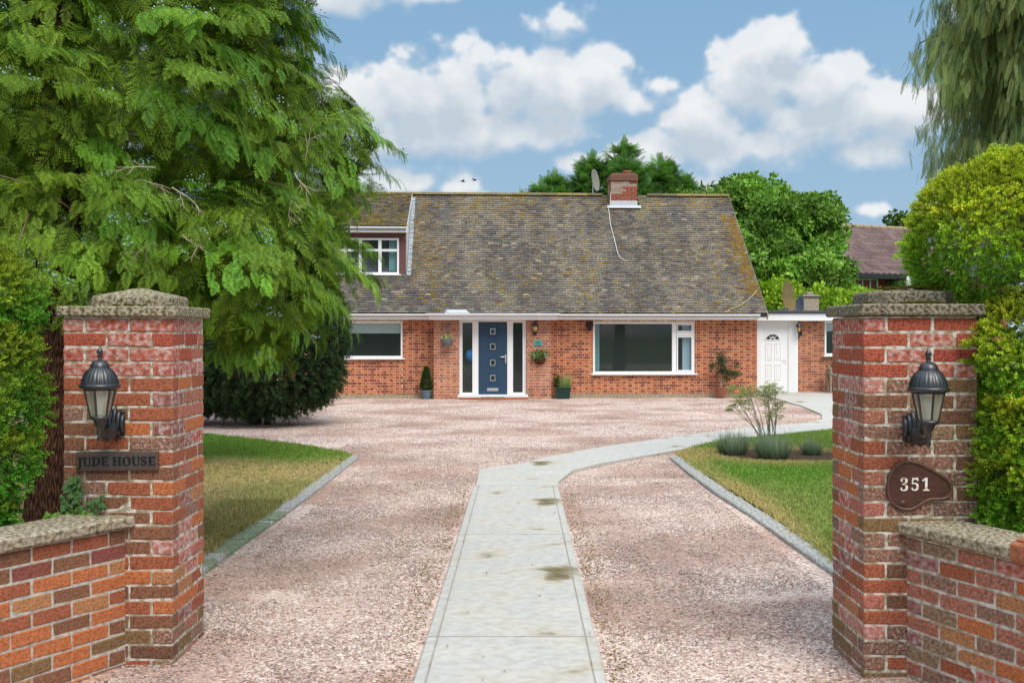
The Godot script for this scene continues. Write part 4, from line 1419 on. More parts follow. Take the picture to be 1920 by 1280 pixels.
	pr.hexa([Vector3(-2.46, 2.20, 0.79), Vector3(0.98, 2.20, 0.79), Vector3(-2.46, 2.252, 0.82), Vector3(0.98, 2.252, 0.82), Vector3(-2.46, 2.20, 0.30), Vector3(0.98, 2.20, 0.30), Vector3(-2.46, 2.268, 0.36), Vector3(0.98, 2.268, 0.36)])
	put("porch_roof", pr, M.lead, h)
	for e in [[-2.02, -1.30]]:
		var fl := Geo.new()
		fl.hexa([Vector3(e[0], 2.25, 0.60), Vector3(e[1], 2.25, 0.60), Vector3(e[0] + 0.1, 2.285, 0.60), Vector3(e[1] - 0.1, 2.285, 0.60), Vector3(e[0], 2.25, 0.34), Vector3(e[1], 2.25, 0.34), Vector3(e[0] + 0.05, 2.36, 0.36), Vector3(e[1] - 0.15, 2.36, 0.36)])
		put("flashing", fl, M.pale_lead, h)
	chimney(roof)
	dormer(h, moss)
	kind(put("moss", moss, M.vc, roof), "stuff")
	extension(h)


func door_set(h: Node3D) -> void:
	var z := 0.26
	var fr := Geo.new()
	for r in [rect(-1.628, 0.10, -1.541, 2.085), rect(-1.28, 0.10, -1.118, 2.045), rect(-0.355, 0.10, -0.200, 2.045), rect(0.055, 0.10, 0.156, 2.085)]:
		fr.soft_box(Vector3(r.position.x + r.size.x * 0.5, r.position.y + r.size.y * 0.5, z), Vector3(r.size.x, r.size.y, 0.075), 0.008)
	for r in [rect(-1.541, 0.10, -1.28, 0.166), rect(-0.200, 0.10, 0.055, 0.166), rect(-1.541, 2.021, -1.28, 2.085), rect(-0.200, 2.021, 0.055, 2.085), rect(-1.28, 2.045, -0.2, 2.085)]:
		fr.soft_box(Vector3(r.position.x + r.size.x * 0.5, r.position.y + r.size.y * 0.5, z - 0.003), Vector3(r.size.x, r.size.y, 0.068), 0.005)
	var frame := put("door_frame", fr, M.white, h)
	for r in [rect(-1.56, 0.15, -1.26, 2.03), rect(-0.22, 0.15, 0.07, 2.03)]:
		var p := Geo.new()
		p.quad(Vector3(r.position.x, r.position.y, z - 0.005), Vector3(r.end.x, r.position.y, z - 0.005), Vector3(r.end.x, r.end.y, z - 0.005), Vector3(r.position.x, r.end.y, z - 0.005))
		put("pane", p, M.glass, frame)
	var si := Geo.new()
	si.soft_box(Vector3(-0.737, 0.078, z + 0.06), Vector3(1.86, 0.075, 0.20), 0.008)
	put("door_sill", si, M.white, h)
	# leaf with four square lights
	var lf := Geo.new()
	var x0 := -1.114
	var x1 := -0.359
	var ys := [1.789, 1.387, 0.957, 0.555]
	var s := 0.068
	var zz := z + 0.012
	lf.span(Vector3(x0, 0.103, zz - 0.03), Vector3(-0.738 - s, 2.043, zz + 0.012))
	lf.span(Vector3(-0.738 + s, 0.103, zz - 0.03), Vector3(x1, 2.043, zz + 0.012))
	var top := 2.043
	for y in ys:
		lf.span(Vector3(-0.738 - s, y + s * 1.15, zz - 0.03), Vector3(-0.738 + s, top, zz + 0.012))
		top = y - s * 1.15
	lf.span(Vector3(-0.738 - s, 0.103, zz - 0.03), Vector3(-0.738 + s, top, zz + 0.012))
	for y in ys:  # pressed border round each light
		for e in [rect(-0.738 - 0.125, y - 0.135, -0.738 - 0.112, y + 0.135), rect(-0.738 + 0.112, y - 0.135, -0.738 + 0.125, y + 0.135), rect(-0.738 - 0.112, y + 0.122, -0.738 + 0.112, y + 0.135), rect(-0.738 - 0.112, y - 0.135, -0.738 + 0.112, y - 0.122)]:
			lf.soft_box(Vector3(e.position.x + e.size.x * 0.5, e.position.y + e.size.y * 0.5, zz + 0.014), Vector3(e.size.x, e.size.y, 0.010), 0.003)
	var door := put("front_door", lf, M.door_blue, h)
	for y in ys:
		var fg := Geo.new()
		var w := 0.018
		for e in [rect(-0.738 - s, y - s * 1.15, -0.738 - s + w, y + s * 1.15), rect(-0.738 + s - w, y - s * 1.15, -0.738 + s, y + s * 1.15), rect(-0.738 - s + w, y + s * 1.15 - w, -0.738 + s - w, y + s * 1.15), rect(-0.738 - s + w, y - s * 1.15, -0.738 + s - w, y - s * 1.15 + w)]:
			fg.soft_box(Vector3(e.position.x + e.size.x * 0.5, e.position.y + e.size.y * 0.5, zz + 0.014), Vector3(e.size.x, e.size.y, 0.014), 0.003)
		put("light_frame", fg, M.steel, door)
		var p := Geo.new()
		p.quad(Vector3(-0.738 - s, y - s * 1.15, zz), Vector3(-0.738 + s, y - s * 1.15, zz), Vector3(-0.738 + s, y + s * 1.15, zz), Vector3(-0.738 - s, y + s * 1.15, zz))
		put("pane", p, M.glass, door)
	var lb := Geo.new()
	lb.soft_box(Vector3(-0.742, 0.247, zz + 0.020), Vector3(0.30, 0.078, 0.016), 0.005)
	lb.soft_box(Vector3(-0.742, 0.247, zz + 0.030), Vector3(0.25, 0.045, 0.012), 0.004)
	put("letterbox", lb, M.steel, door)
	var ha := Geo.new()
	ha.soft_box(Vector3(-0.395, 1.065, zz + 0.018), Vector3(0.035, 0.23, 0.014), 0.005)
	ha.tube([Vector3(-0.395, 1.115, zz + 0.02), Vector3(-0.395, 1.115, zz + 0.065), Vector3(-0.43, 1.115, zz + 0.072), Vector3(-0.53, 1.112, zz + 0.07)], [0.012, 0.012, 0.012, 0.010], 8)
	ha.lathe([Vector2(0.014, 0), Vector2(0.014, 0.012), Vector2(0.001, 0.014)], 12, Vector3(-0.395, 1.0, zz + 0.022), Basis(Vector3.RIGHT, Vector3.BACK, Vector3.DOWN))
	put("handle", ha, M.steel, door)
	# tiled step with a bowed front
	var st := Geo.new()
	var o := PackedVector2Array()
	for j in 13:
		var t := j / 12.0
		o.append(Vector2(lerpf(-1.62, 0.16, t), -0.50 - 0.30 * sin(t * PI)))
	o.append(Vector2(0.16, -0.1))
	o.append(Vector2(-1.62, -0.1))
	st.plate(o, -0.03, 0.040, Basis(Vector3.RIGHT, Vector3(0, 0, -1), Vector3.UP))
	put("doorstep", st, M.terracotta, h)
	var m := Geo.new()
	m.soft_box(Vector3(0, 0.012, 0), Vector3(0.62, 0.022, 0.30), 0.005)
	var mat_at := inside(-0.74, 0.042, 0.56)
	var dm := put("doormat", m, M.old_wood)
	dm.transform = Transform3D(house.basis, mat_at)
	tag(dm, "small tan doormat lying on the step at the blue front door", "doormat")


func chimney(roof: Node3D) -> void:
	var x0 := 2.911
	var x1 := 3.695
	var zf := -3.42
	var zb := -4.10
	var c := Geo.new()
	c.span(Vector3(x0 + 0.008, 5.0, zb + 0.008), Vector3(x1 - 0.008, 6.28, zf - 0.008))
	var ch := put("chimney", c, M.house_mortar, roof)
	rng.seed = 121
	for face in 2:
		var row := 0
		while 5.55 + row * 0.075 < 6.25:
			var x := x0 - (0.1125 if row & 1 else 0.0)
			while x < x1:
				var a := maxf(x + 0.005, x0)
				var b := minf(x + 0.220, x1)
				x += 0.225
				if b - a < 0.03:
					continue
				var g := Geo.new()
				var col := Color(0.46, 0.13, 0.075).lerp(Color(0.36, 0.10, 0.07), rng.randf())
				if row > 4 and b < x0 + 0.55 or row > 6 and rng.randf() < 0.5:
					col = Color(0.52, 0.40, 0.34)
				g.col = col * rng.randf_range(0.85, 1.1)
				g.soft_box(Vector3((a + b) * 0.5, 5.5825 + row * 0.075, zf - 0.012 if face == 0 else zb + 0.012), Vector3(b - a, 0.0645, 0.03), 0.004)
				put("brick", g, M.vc_brick, roof)
			row += 1
	var side := Geo.new()
	for x in [x0, x1]:
		for row in 10:
			for k in 3:
				side.col = Color(0.44, 0.16, 0.10).lerp(Color(0.50, 0.36, 0.30), rng.randf() * (1.0 if x == x0 else 0.4))
				var za := zb + 0.03 + k * 0.215 + (0.04 if row & 1 else 0.0)
				side.box(Vector3(x, 5.58 + row * 0.075, za + 0.09), Vector3(0.024, 0.0645, 0.19))
	kind(put("brickwork", side, M.vc_brick, roof), "stuff")
	var cap := Geo.new()
	cap.soft_box(Vector3((x0 + x1) * 0.5, 6.40, (zf + zb) * 0.5), Vector3(0.86, 0.21, 0.76), 0.025)
	cap.soft_box(Vector3((x0 + x1) * 0.5, 6.525, (zf + zb) * 0.5), Vector3(0.74, 0.06, 0.62), 0.03)
	put("chimney_cap", cap, mat(Color(0.24, 0.115, 0.075), 0.95, {"tex": tex.mottle, "bump": tex.fine, "height": 0.5, "scale": 4.0}), roof)
	var pot := Geo.new()
	pot.lathe([Vector2(0.11, 6.53), Vector2(0.11, 6.60), Vector2(0.135, 6.62), Vector2(0.13, 6.66), Vector2(0.10, 6.665), Vector2(0.09, 6.60)], 18, Vector3(3.45, 0, (zf + zb) * 0.5))
	put("chimney_pot", pot, M.terracotta, roof)
	var pot2 := Geo.new()
	pot2.lathe([Vector2(0.12, 6.53), Vector2(0.12, 6.572), Vector2(0.09, 6.578), Vector2(0.085, 6.54)], 18, Vector3(3.14, 0, (zf + zb) * 0.5))
	put("chimney_pot", pot2, M.coir, roof)
	var fl := Geo.new()
	fl.hexa([Vector3(x0 - 0.02, 5.40, zf + 0.03), Vector3(x1 + 0.02, 5.40, zf + 0.03), Vector3(x0 - 0.01, 5.72, zf + 0.008), Vector3(x1 + 0.01, 5.72, zf + 0.008), Vector3(x0 - 0.02, 5.40, zf - 0.03), Vector3(x1 + 0.02, 5.40, zf - 0.03), Vector3(x0 - 0.01, 5.72, zf - 0.03), Vector3(x1 + 0.01, 5.72, zf - 0.03)])
	var s := Vector3(0, 3.66, -4.38).normalized()
	var u := Vector3(0, 4.38, 3.66).normalized()
	var p := Vector3((x0 + x1) * 0.5, 5.52, zf + 0.02) + u * 0.028
	fl.box(p - s * 0.035 + Vector3(0, 0.01, 0), Vector3(1.02, 0.012, 0.13), Basis(Vector3.RIGHT, u, -s))
	put("flashing", fl, M.pale_lead, roof)


func dormer(h: Node3D, moss: Geo) -> void:
	var z := -0.9
	var xr := -3.075
	var xl := -7.1
	# face: cladding round the window opening
	var win := rect(-5.60, 3.352, -3.279, 4.345)
	var f := Geo.new()
	for r in [rect(win.end.x, 3.30, xr, 4.52), rect(xl, 3.30, win.position.x, 4.52), rect(win.position.x, win.end.y, win.end.x, 4.52)]:
		f.span(Vector3(r.position.x, r.position.y, z - 0.1), Vector3(r.end.x, r.end.y, z))
	f.span(Vector3(win.position.x, 3.0, z - 0.1), Vector3(win.end.x, win.position.y, z - 0.004))
	var d := put("dormer", f, M.clad, h)
	var bd := Geo.new()
	bd.span(Vector3(win.position.x - 0.03, 4.40, z), Vector3(win.end.x + 0.10, 4.425, z + 0.006))
	bd.span(Vector3(win.end.x + 0.025, 3.34, z), Vector3(win.end.x + 0.036, 4.40, z + 0.006))
	put("cladding_trim", bd, M.clad, d)
	# cheeks
	var ck := Geo.new()
	for x in [xr - 0.04, xl]:
		ck.plate(PackedVector2Array([Vector2(0.90, 3.2), Vector2(3.9, 5.82), Vector2(3.9, 5.9), Vector2(0.90, 4.55)]), x, x + 0.04, Basis(Vector3(0, 0, -1), Vector3.UP, Vector3.RIGHT))
	put("dormer_cheek", ck, M.cream, h)
	var vz := Geo.new()
	vz.hexa([Vector3(xr + 0.004, 4.49, -0.62), Vector3(xr + 0.035, 4.49, -0.62), Vector3(xr + 0.004, 4.64, -0.62), Vector3(xr + 0.035, 4.64, -0.62), Vector3(xr + 0.004, 5.80, -3.85), Vector3(xr + 0.035, 5.80, -3.85), Vector3(xr + 0.004, 5.94, -3.85), Vector3(xr + 0.035, 5.94, -3.85)])
	put("dormer_verge", vz, M.white, h)
	# window: three lights over, three below
	var a := [-5.545, -4.82, -4.73, -4.40, -4.28, -3.86, -3.74, -3.334]
	var bars := [rect(-4.79, 3.407, -4.71, 4.29), rect(-4.375, 3.407, -4.295, 4.29), rect(-3.845, 3.407, -3.755, 4.29)]
	var panes := []
	var spans := [[-5.545, -4.79], [-4.71, -4.375], [-4.295, -3.845], [-3.755, -3.334]]
	for s in spans:
		bars.append(rect(s[0], 3.975, s[1], 4.045))
		panes.append(rect(s[0] - 0.005, 3.40, s[1] + 0.005, 3.98))
		panes.append(rect(s[0] - 0.005, 4.04, s[1] + 0.005, 4.30))
	window("window", win, z + 0.01, bars, panes, h)
	# dark space behind the window
	var bx := Geo.new()
	bx.span(Vector3(xl + 0.05, 3.0, z - 2.1), Vector3(xr - 0.05, 5.1, z - 2.0))
	bx.span(Vector3(xl + 0.05, 3.16, z - 2.0), Vector3(xr - 0.05, 3.26, z - 0.11))
	put("partition", bx, M.room, h)
	# roof over it
	var lo := Vector2(-0.62, 4.665)
	var hi := Vector2(-3.93, 5.965)
	var dk := Geo.new()
	dk.hexa([Vector3(xl, 4.55, -0.62), Vector3(xr, 4.55, -0.62), Vector3(xl, 4.655, -0.62), Vector3(xr, 4.655, -0.62), Vector3(xl, 5.85, -3.93), Vector3(xr, 5.85, -3.93), Vector3(xl, 5.955, -3.93), Vector3(xr, 5.955, -3.93)])
	var rf := put("dormer_roof", dk, M.felt, h)
	roof_slope(rf, null, lo, hi, xl, xr + 0.03, func(_x, _t): return false, 131, 0, 0.45, moss)
	var fa := Geo.new()
	fa.span(Vector3(xl, 4.485, -0.655), Vector3(xr + 0.01, 4.58, -0.63))
	put("dormer_fascia", fa, M.white, h)
	var so := Geo.new()
	so.span(Vector3(xl, 4.49, -0.9), Vector3(xr, 4.505, -0.655))
	put("dormer_soffit", so, M.cream, h)
	gutter(xl, xr + 0.02, 4.625, -0.575, h)
	# lead: apron under the window, stepped soakers along the cheek
	var ap := Geo.new()
	ap.hexa([Vector3(xl, 3.19, -0.70), Vector3(xr + 0.10, 3.19, -0.70), Vector3(xl, 3.22, -0.70), Vector3(xr + 0.10, 3.22, -0.70), Vector3(xl, 3.29, -0.92), Vector3(xr + 0.04, 3.29, -0.92), Vector3(xl, 3.36, -0.90), Vector3(xr + 0.04, 3.36, -0.90)])
	put("flashing", ap, M.lead, h)
	var s := Vector3(0, 3.66, -4.38).normalized()
	var u := Vector3(0, 4.38, 3.66).normalized()
	for k in 22:
		var g := Geo.new()
		var t := 0.285 + 0.031 * k
		var p := Vector3(xr + 0.07, 2.275, 0.42) + Vector3(0, 3.66, -4.38) * (t + 0.014) + u * 0.022
		g.box(p, Vector3(0.115, 0.012, 0.165), Basis(Vector3.RIGHT, (u - s * 0.05).normalized(), -s))
		put("soaker", g, M.lead, h)


func extension(h: Node3D) -> void:
	var z := -2.1
	var g := Geo.new()
	for r in [rect(6.44, 0, 6.95, 2.2), rect(6.95, 2.0, 8.19, 2.2), rect(8.19, 0, 8.975, 2.2), rect(8.975, 0, 9.75, 1.09), rect(8.975, 2.08, 9.75, 2.2), rect(9.75, 0, 11.6, 2.2)]:
		g.span(Vector3(r.position.x, r.position.y, z - 0.25), Vector3(r.end.x, r.end.y, z - 0.002))
	g.span(Vector3(6.44, 0, -7.8), Vector3(11.6, 2.2, -7.6))
	g.span(Vector3(11.35, 0, -7.6), Vector3(11.6, 2.2, z - 0.25))
	var w := put("extension_wall", g, M.house_mortar, h)
	rng.seed = 141
	var b := Geo.new()
	for r in [rect(8.19, 0.02, 8.975, 2.12), rect(8.975, 0.02, 9.75, 1.06), rect(9.75, 0.02, 11.6, 2.12)]:
		brickwork(b, r, Basis.IDENTITY, Vector3(0, 0, z), null, 0.25)
	kind(put("brickwork", b, M.vc_brick, w), "stuff")
	# roof: white board, felt edge
	var f := Geo.new()
	f.span(Vector3(6.645, 2.105, z + 0.30), Vector3(9.32, 2.312, z + 0.33))
	f.span(Vector3(9.32, 2.09, z + 0.30), Vector3(11.7, 2.30, z + 0.33))
	put("fascia", f, M.white, h)
	var so := Geo.new()
	so.span(Vector3(6.645, 2.115, z), Vector3(11.6, 2.13, z + 0.30))
	put("soffit", so, M.cream, h)
	var r := Geo.new()
	r.span(Vector3(6.645, 2.20, -7.9), Vector3(11.75, 2.36, z + 0.29))
	r.soft_box(Vector3(9.2, 2.352, z + 0.34), Vector3(5.11, 0.085, 0.09), 0.02)
	put("flat_roof", r, M.felt, h)
	var fl := Geo.new()
	fl.hexa([Vector3(6.64, 2.36, z + 0.28), Vector3(7.05, 2.36, z + 0.28), Vector3(6.64, 2.40, z + 0.28), Vector3(6.90, 2.38, z + 0.28), Vector3(6.64, 2.36, z - 0.5), Vector3(7.05, 2.36, z - 0.5), Vector3(6.64, 2.60, z - 0.5), Vector3(6.75, 2.50, z - 0.5)])
	put("flashing", fl, M.pale_lead, h)
	# white side door
	var fr := Geo.new()
	for q in [rect(6.955, 0.0, 7.12, 2.10), rect(7.90, 0.0, 8.185, 2.10)]:
		fr.soft_box(Vector3(q.position.x + q.size.x * 0.5, q.size.y * 0.5, z + 0.02), Vector3(q.size.x, q.size.y, 0.09), 0.008)
	fr.soft_box(Vector3(7.51, 2.02, z + 0.018), Vector3(0.78, 0.16, 0.085), 0.008)
	for x in [7.96, 8.02, 8.08]:
		fr.soft_box(Vector3(x, 1.05, z + 0.066), Vector3(0.012, 2.08, 0.010), 0.003)
	put("door_frame", fr, M.white, h)
	var dz := z + 0.03
	var lf := Geo.new()
	lf.span(Vector3(7.12, 0.03, dz - 0.045), Vector3(7.90, 1.94, dz))
	var cx := 7.445
	for px in [[7.235, 7.425], [7.505, 7.695]]:
		for py in [[0.40, 0.85], [0.98, 1.46]]:
			var q := rect(px[0], py[0], px[1], py[1])
			for e in [rect(q.position.x, q.position.y, q.end.x, q.position.y + 0.022), rect(q.position.x, q.end.y - 0.022, q.end.x, q.end.y), rect(q.position.x, q.position.y + 0.022, q.position.x + 0.022, q.end.y - 0.022), rect(q.end.x - 0.022, q.position.y + 0.022, q.end.x, q.end.y - 0.022)]:
				lf.soft_box(Vector3(e.position.x + e.size.x * 0.5, e.position.y + e.size.y * 0.5, dz + 0.004), Vector3(e.size.x, e.size.y, 0.02), 0.006)
			lf.soft_box(Vector3(q.position.x + q.size.x * 0.5, q.position.y + q.size.y * 0.5, dz + 0.002), Vector3(q.size.x - 0.10, q.size.y - 0.10, 0.014), 0.006)
	var door := put("side_door", lf, M.white, h)
	var arch := []
	for j in 13:
		var a := PI * j / 12.0
		arch.append(Vector3(cx + cos(a) * 0.21, 1.555 + sin(a) * 0.175, dz + 0.006))
	var tr := Geo.new()
	tr.tube(arch, [0.022], 8)
	tr.soft_box(Vector3(cx, 1.545, dz + 0.005), Vector3(0.45, 0.03, 0.028), 0.008)
	var hub := []
	for j in 9:
		var a := PI * j / 8.0
		hub.append(Vector3(cx + cos(a) * 0.07, 1.555 + sin(a) * 0.07, dz + 0.008))
	tr.tube(hub, [0.016], 8)
	for a in [PI * 0.5, PI * 0.27, PI * 0.73]:
		tr.tube([Vector3(cx + cos(a) * 0.075, 1.555 + sin(a) * 0.075, dz + 0.008), Vector3(cx + cos(a) * 0.20, 1.555 + sin(a) * 0.168, dz + 0.008)], [0.007], 5)
	put("fanlight_bead", tr, M.white, door)
	var gl := PackedVector2Array()
	for j in 13:
		var a := PI * j / 12.0
		gl.append(Vector2(cx + cos(a) * 0.20, 1.557 + sin(a) * 0.168))
	var gg := Geo.new()
	gg.plate(gl, dz - 0.001, dz + 0.004)
	var dark := mat(Color(0.03, 0.04, 0.038), 0.08, {"spec": 0.6})
	put("fanlight", gg, dark, door)
	var hd := Geo.new()
	hd.tube([Vector3(7.83, 0.98, dz), Vector3(7.83, 0.98, dz + 0.05), Vector3(7.74, 0.98, dz + 0.055)], [0.012], 7)
	hd.lathe([Vector2(0.02, 0), Vector2(0.018, 0.012), Vector2(0.001, 0.014)], 10, Vector3(7.83, 0.88, dz), Basis(Vector3.RIGHT, Vector3.BACK, Vector3.DOWN))
	put("handle", hd, M.white, door)
	window("window", rect(8.985, 1.10, 9.74, 2.09), z - 0.02, [], [rect(9.03, 1.15, 9.70, 2.04)], h)
	var bx := Geo.new()
	bx.span(Vector3(8.6, 0, z - 1.6), Vector3(11.3, 2.19, z - 1.5))
	put("partition", bx, M.room, h)
	# short flue stack of pale brick on the flat roof
	var c := Geo.new()
	for row in 6:
		c.soft_box(Vector3(8.77, 2.40 + row * 0.075, z - 0.75), Vector3(0.46, 0.068, 0.40), 0.006)
	c.span(Vector3(8.548, 2.36, z - 0.942), Vector3(8.992, 2.80, z - 0.558))
	put("flue_stack", c, M.buff, h)
	var cc := Geo.new()
	cc.soft_box(Vector3(8.77, 2.845, z - 0.75), Vector3(0.56, 0.06, 0.5), 0.015)
	cc.soft_box(Vector3(8.77, 2.92, z - 0.75), Vector3(0.20, 0.11, 0.2), 0.02)
	put("flue_cap", cc, mat(Color(0.42, 0.36, 0.29), 0.9, {"tex": tex.mottle, "scale": 3.0}), h)


# ---------------------------------------------------------------- things on and round the house
func satellite_dish(at: Vector3, r: Vector2, turn: float, tilt: float, m: Material, pole: float, label: String, lnb := true) -> void:
	var o := base("satellite_dish", at)
	tag(o, label, "satellite dish")
	var b := Basis(Vector3.UP, turn) * Basis(Vector3.RIGHT, tilt)
	var g := Geo.new()
	var prof := []
	for i in 7:
		var t := i / 6.0
		prof.append(Vector2(r.x * t + 0.002, 0.18 * r.x * t * t))
	for i in 7:
		var t := 1.0 - i / 6.0
		prof.append(Vector2(r.x * t + 0.001, 0.18 * r.x * t * t - 0.012))
	g.lathe(prof, 28, Vector3.ZERO, b * Basis(Vector3.RIGHT, Vector3.BACK, Vector3.DOWN), Vector2(1.0, r.y / r.x))
	put("reflector", g, m, o)
	var p := Geo.new()
	p.tube([b * Vector3(0, 0, -0.06), b * Vector3(0, 0, -0.06) + Vector3(0, -pole, 0)], [0.018], 8)
	put("pole", p, M.steel, o)
	if lnb:
		var a := Geo.new()
		a.tube([b * Vector3(0, -r.y * 0.95, 0.02), b * Vector3(0, -r.y * 0.9, r.x * 1.0)], [0.010], 6)
		a.soft_box(b * Vector3(0, -r.y * 0.82, r.x * 1.02), Vector3(0.05, 0.08, 0.10), 0.012, b)
		put("arm", a, M.grey_dish, o)


func curtain(called: String, x0: float, x1: float, y0: float, y1: float, z: float, m: Material, label: String, cat: String, folds := 6) -> void:
	var g := Geo.new()
	var rings := []
	var n := folds * 8
	for y in [y0, y1]:
		var ring := []
		for i in n + 1:
			var t := i / float(n)
			ring.append(Vector3(lerpf(x0, x1, t), y, z + (sin(t * TAU * folds) * 0.02 if folds > 0 else 0.0)))
		rings.append(ring)
	if folds == 0:
		rings = [[Vector3(x0, y0, z), Vector3(x1, y0, z)], [Vector3(x0, y1, z), Vector3(x1, y1, z)]]
	g.smooth_strip(rings, false)
	var o := put(called, g, m)
	o.transform = house.transform
	tag(o, label, cat)


func house_things() -> void:
	curtain("curtain", 2.03, 2.16, 0.72, 1.99, -0.16, M.teal, "teal curtain drawn to the edge of the large front window pane", "curtain", 3)
	curtain("curtain", 4.42, 4.66, 0.72, 1.99, -0.16, M.pale_curtain, "pale blue curtain behind the narrow side light of the large window", "curtain", 3)
	curtain("curtain", -3.56, -3.36, 3.40, 4.30, -1.02, M.teal, "teal curtain hanging inside the dormer window", "curtain", 3)
	curtain("blind", -4.82, -3.19, 1.735, 2.0, -0.12, M.blind, "pale roller blind half lowered in the wide ground floor window", "blind", 0)
	curtain("blind", 9.04, 9.69, 1.80, 2.03, -2.18, M.blind, "short pale blind in the window beside the brick pillar", "blind", 0)
	var bl := Geo.new()
	bl.lathe([Vector2(0.001, -0.17), Vector2(0.09, -0.14), Vector2(0.15, -0.06), Vector2(0.165, 0.03), Vector2(0.13, 0.11), Vector2(0.07, 0.15), Vector2(0.001, 0.165)], 20)
	var b := put("balloon", bl, M.balloon)  # unidentified blue shape behind the glass, modelled as a rounded solid
	b.position = inside(-1.30, 1.15, 0.05)
	tag(b, "bright blue rounded thing seen through the glass beside the front door", "balloon")
	# lamp by the front door
	var l := lantern("porch_lantern", inside(0.372, 1.86, 0.53), 0.13, 0.0, 0.92, "small black lantern with amber glass on the porch wall above the teal plate", "lanterns on the house", true, M.amber)
	l.rotation.y = house.rotation.y
	l = lantern("porch_lantern", inside(8.15, 1.86, -1.84), 0.24, 0.0, 0.95, "black lantern beside the white side door under the flat roof", "lanterns on the house", true, M.amber)
	l.rotation.y = house.rotation.y - 0.5
	# flood light at the corner of the large window
	var fl := base("flood_light", inside(1.86, 1.97, 0.0), house.rotation.y)
	tag(fl, "small black flood light high beside the large front window", "flood light")
	var g := Geo.new()
	g.soft_box(Vector3(0, 0.0, 0.13), Vector3(0.20, 0.11, 0.12), 0.02, Basis(Vector3.RIGHT, 0.5))
	put("lamp_head", g, M.matt_black, fl)
	g = Geo.new()
	g.soft_box(Vector3(0, -0.03, 0.03), Vector3(0.10, 0.12, 0.05), 0.01)
	g.soft_box(Vector3(0.02, -0.12, 0.05), Vector3(0.07, 0.09, 0.08), 0.02)
	put("bracket", g, M.matt_black, fl)
	# number plate
	var np := base("number_plate", inside(0.46, 1.478, 0.412), house.rotation.y)
	tag(np, "small teal number plate on the porch wall between lantern and flower basket", "number plate")
	g = Geo.new()
	g.soft_box(Vector3.ZERO, Vector3(0.215, 0.145, 0.014), 0.005)
	put("plate", g, M.plate_teal, np)
	put("numerals", word("351", 0.062, 0.003, "Droid Sans", 700), M.plate_ink, np, Transform3D(Basis.IDENTITY, Vector3(0, 0.012, 0.0085)))
	g = Geo.new()
	g.soft_box(Vector3(0, -0.042, 0.008), Vector3(0.16, 0.010, 0.003), 0.001)
	put("underline", g, M.plate_ink, np)
	# star
	var st := base("star_ornament", inside(-1.947, 1.905, 0.415), house.rotation.y)
	tag(st, "thin pale star ornament on the porch wall above the grey hanging basket", "star")
	g = Geo.new()
	for k in 5:
		var a := PI / 2 + TAU * k / 5
		var e := PI / 2 + TAU * (k + 2) / 5
		g.tube([Vector3(cos(a) * 0.11, sin(a) * 0.11, 0.0), Vector3(cos(e) * 0.11, sin(e) * 0.11, 0.004 * k)], [0.006], 5)
	put("rods", g, M.pale_twig, st)
	# television cable down the tiles and a loose cable at the eave
	var sl := func(x: float, t: float) -> Vector3: return inside(x, 2.275 + 3.66 * t, 0.42 - 4.38 * t) + Vector3(0, 0.035, 0.028)
	g = Geo.new()
	g.tube([inside(2.90, 5.95, -3.38), inside(2.88, 5.62, -3.36), sl.call(2.83, 0.86), sl.call(2.80, 0.72), sl.call(2.83, 0.60), sl.call(2.86, 0.47), sl.call(2.90, 0.43), sl.call(3.02, 0.405), sl.call(3.10, 0.40)], [0.010], 5)
	var c := put("aerial_cable", g, M.cable)
	tag(c, "white cable running down the tiles below the chimney", "cable")
	g = Geo.new()
	g.tube([sl.call(6.50, 0.165), sl.call(6.42, 0.14), sl.call(6.1, 0.075), sl.call(5.85, 0.04), sl.call(5.62, 0.02), inside(5.5, 2.30, 0.46)], [0.013], 6)
	c = put("loose_cable", g, M.pale_twig)
	tag(c, "pale cable slanting over the bottom tiles to the gutter near the white door", "cable")
	# dishes
	satellite_dish(inside(2.68, 6.62, -5.6), Vector2(0.22, 0.36), 0.95, -0.15, M.dish, 1.6, "greenish satellite dish on a pole behind the chimney")
	satellite_dish(inside(8.43, 2.60, -2.6), Vector2(0.17, 0.235), -1.1, -0.1, M.grey_dish, 0.25, "grey satellite dish beside the pale flue on the flat roof")
	satellite_dish(inside(8.55, 2.80, -4.4), Vector2(0.46, 0.58), 0.9, -0.1, M.rust_dish, 0.45, "large rusty green satellite dish behind the pale flue stack", false)
	var hv := base("roof_vent", inside(7.85, 2.36, -2.5), house.rotation.y)
	tag(hv, "low dark vent lying on the flat roof left of the grey dish", "vent")
	g = Geo.new()
	g.soft_box(Vector3(0, 0.05, 0), Vector3(0.32, 0.09, 0.2), 0.03)
	g.soft_box(Vector3(0.1, 0.10, 0), Vector3(0.14, 0.05, 0.14), 0.02)
	put("cover", g, M.felt, hv)
	# wooden stand with trough by the extension window
	var ws := base("plant_stand", inside(9.17, 0.03, -1.55), house.rotation.y)
	tag(ws, "weathered wooden plant trough on tall legs against the extension wall", "plant stand")
	g = Geo.new()
	g.soft_box(Vector3(0, 0.62, 0), Vector3(0.52, 0.20, 0.32), 0.01)
	put("trough", g, M.old_wood, ws)
	for x in [-0.22, 0.22]:
		for z in [-0.12, 0.12]:
			g = Geo.new()
			g.soft_box(Vector3(x, 0.26, z), Vector3(0.055, 0.53, 0.055), 0.006)
			put("leg", g, M.old_wood, ws)
	g = Geo.new()
	g.soft_box(Vector3(0, 0.28, -0.05), Vector3(0.34, 0.5, 0.06), 0.004)
	put("back_board", g, M.soil, ws)
	birds()


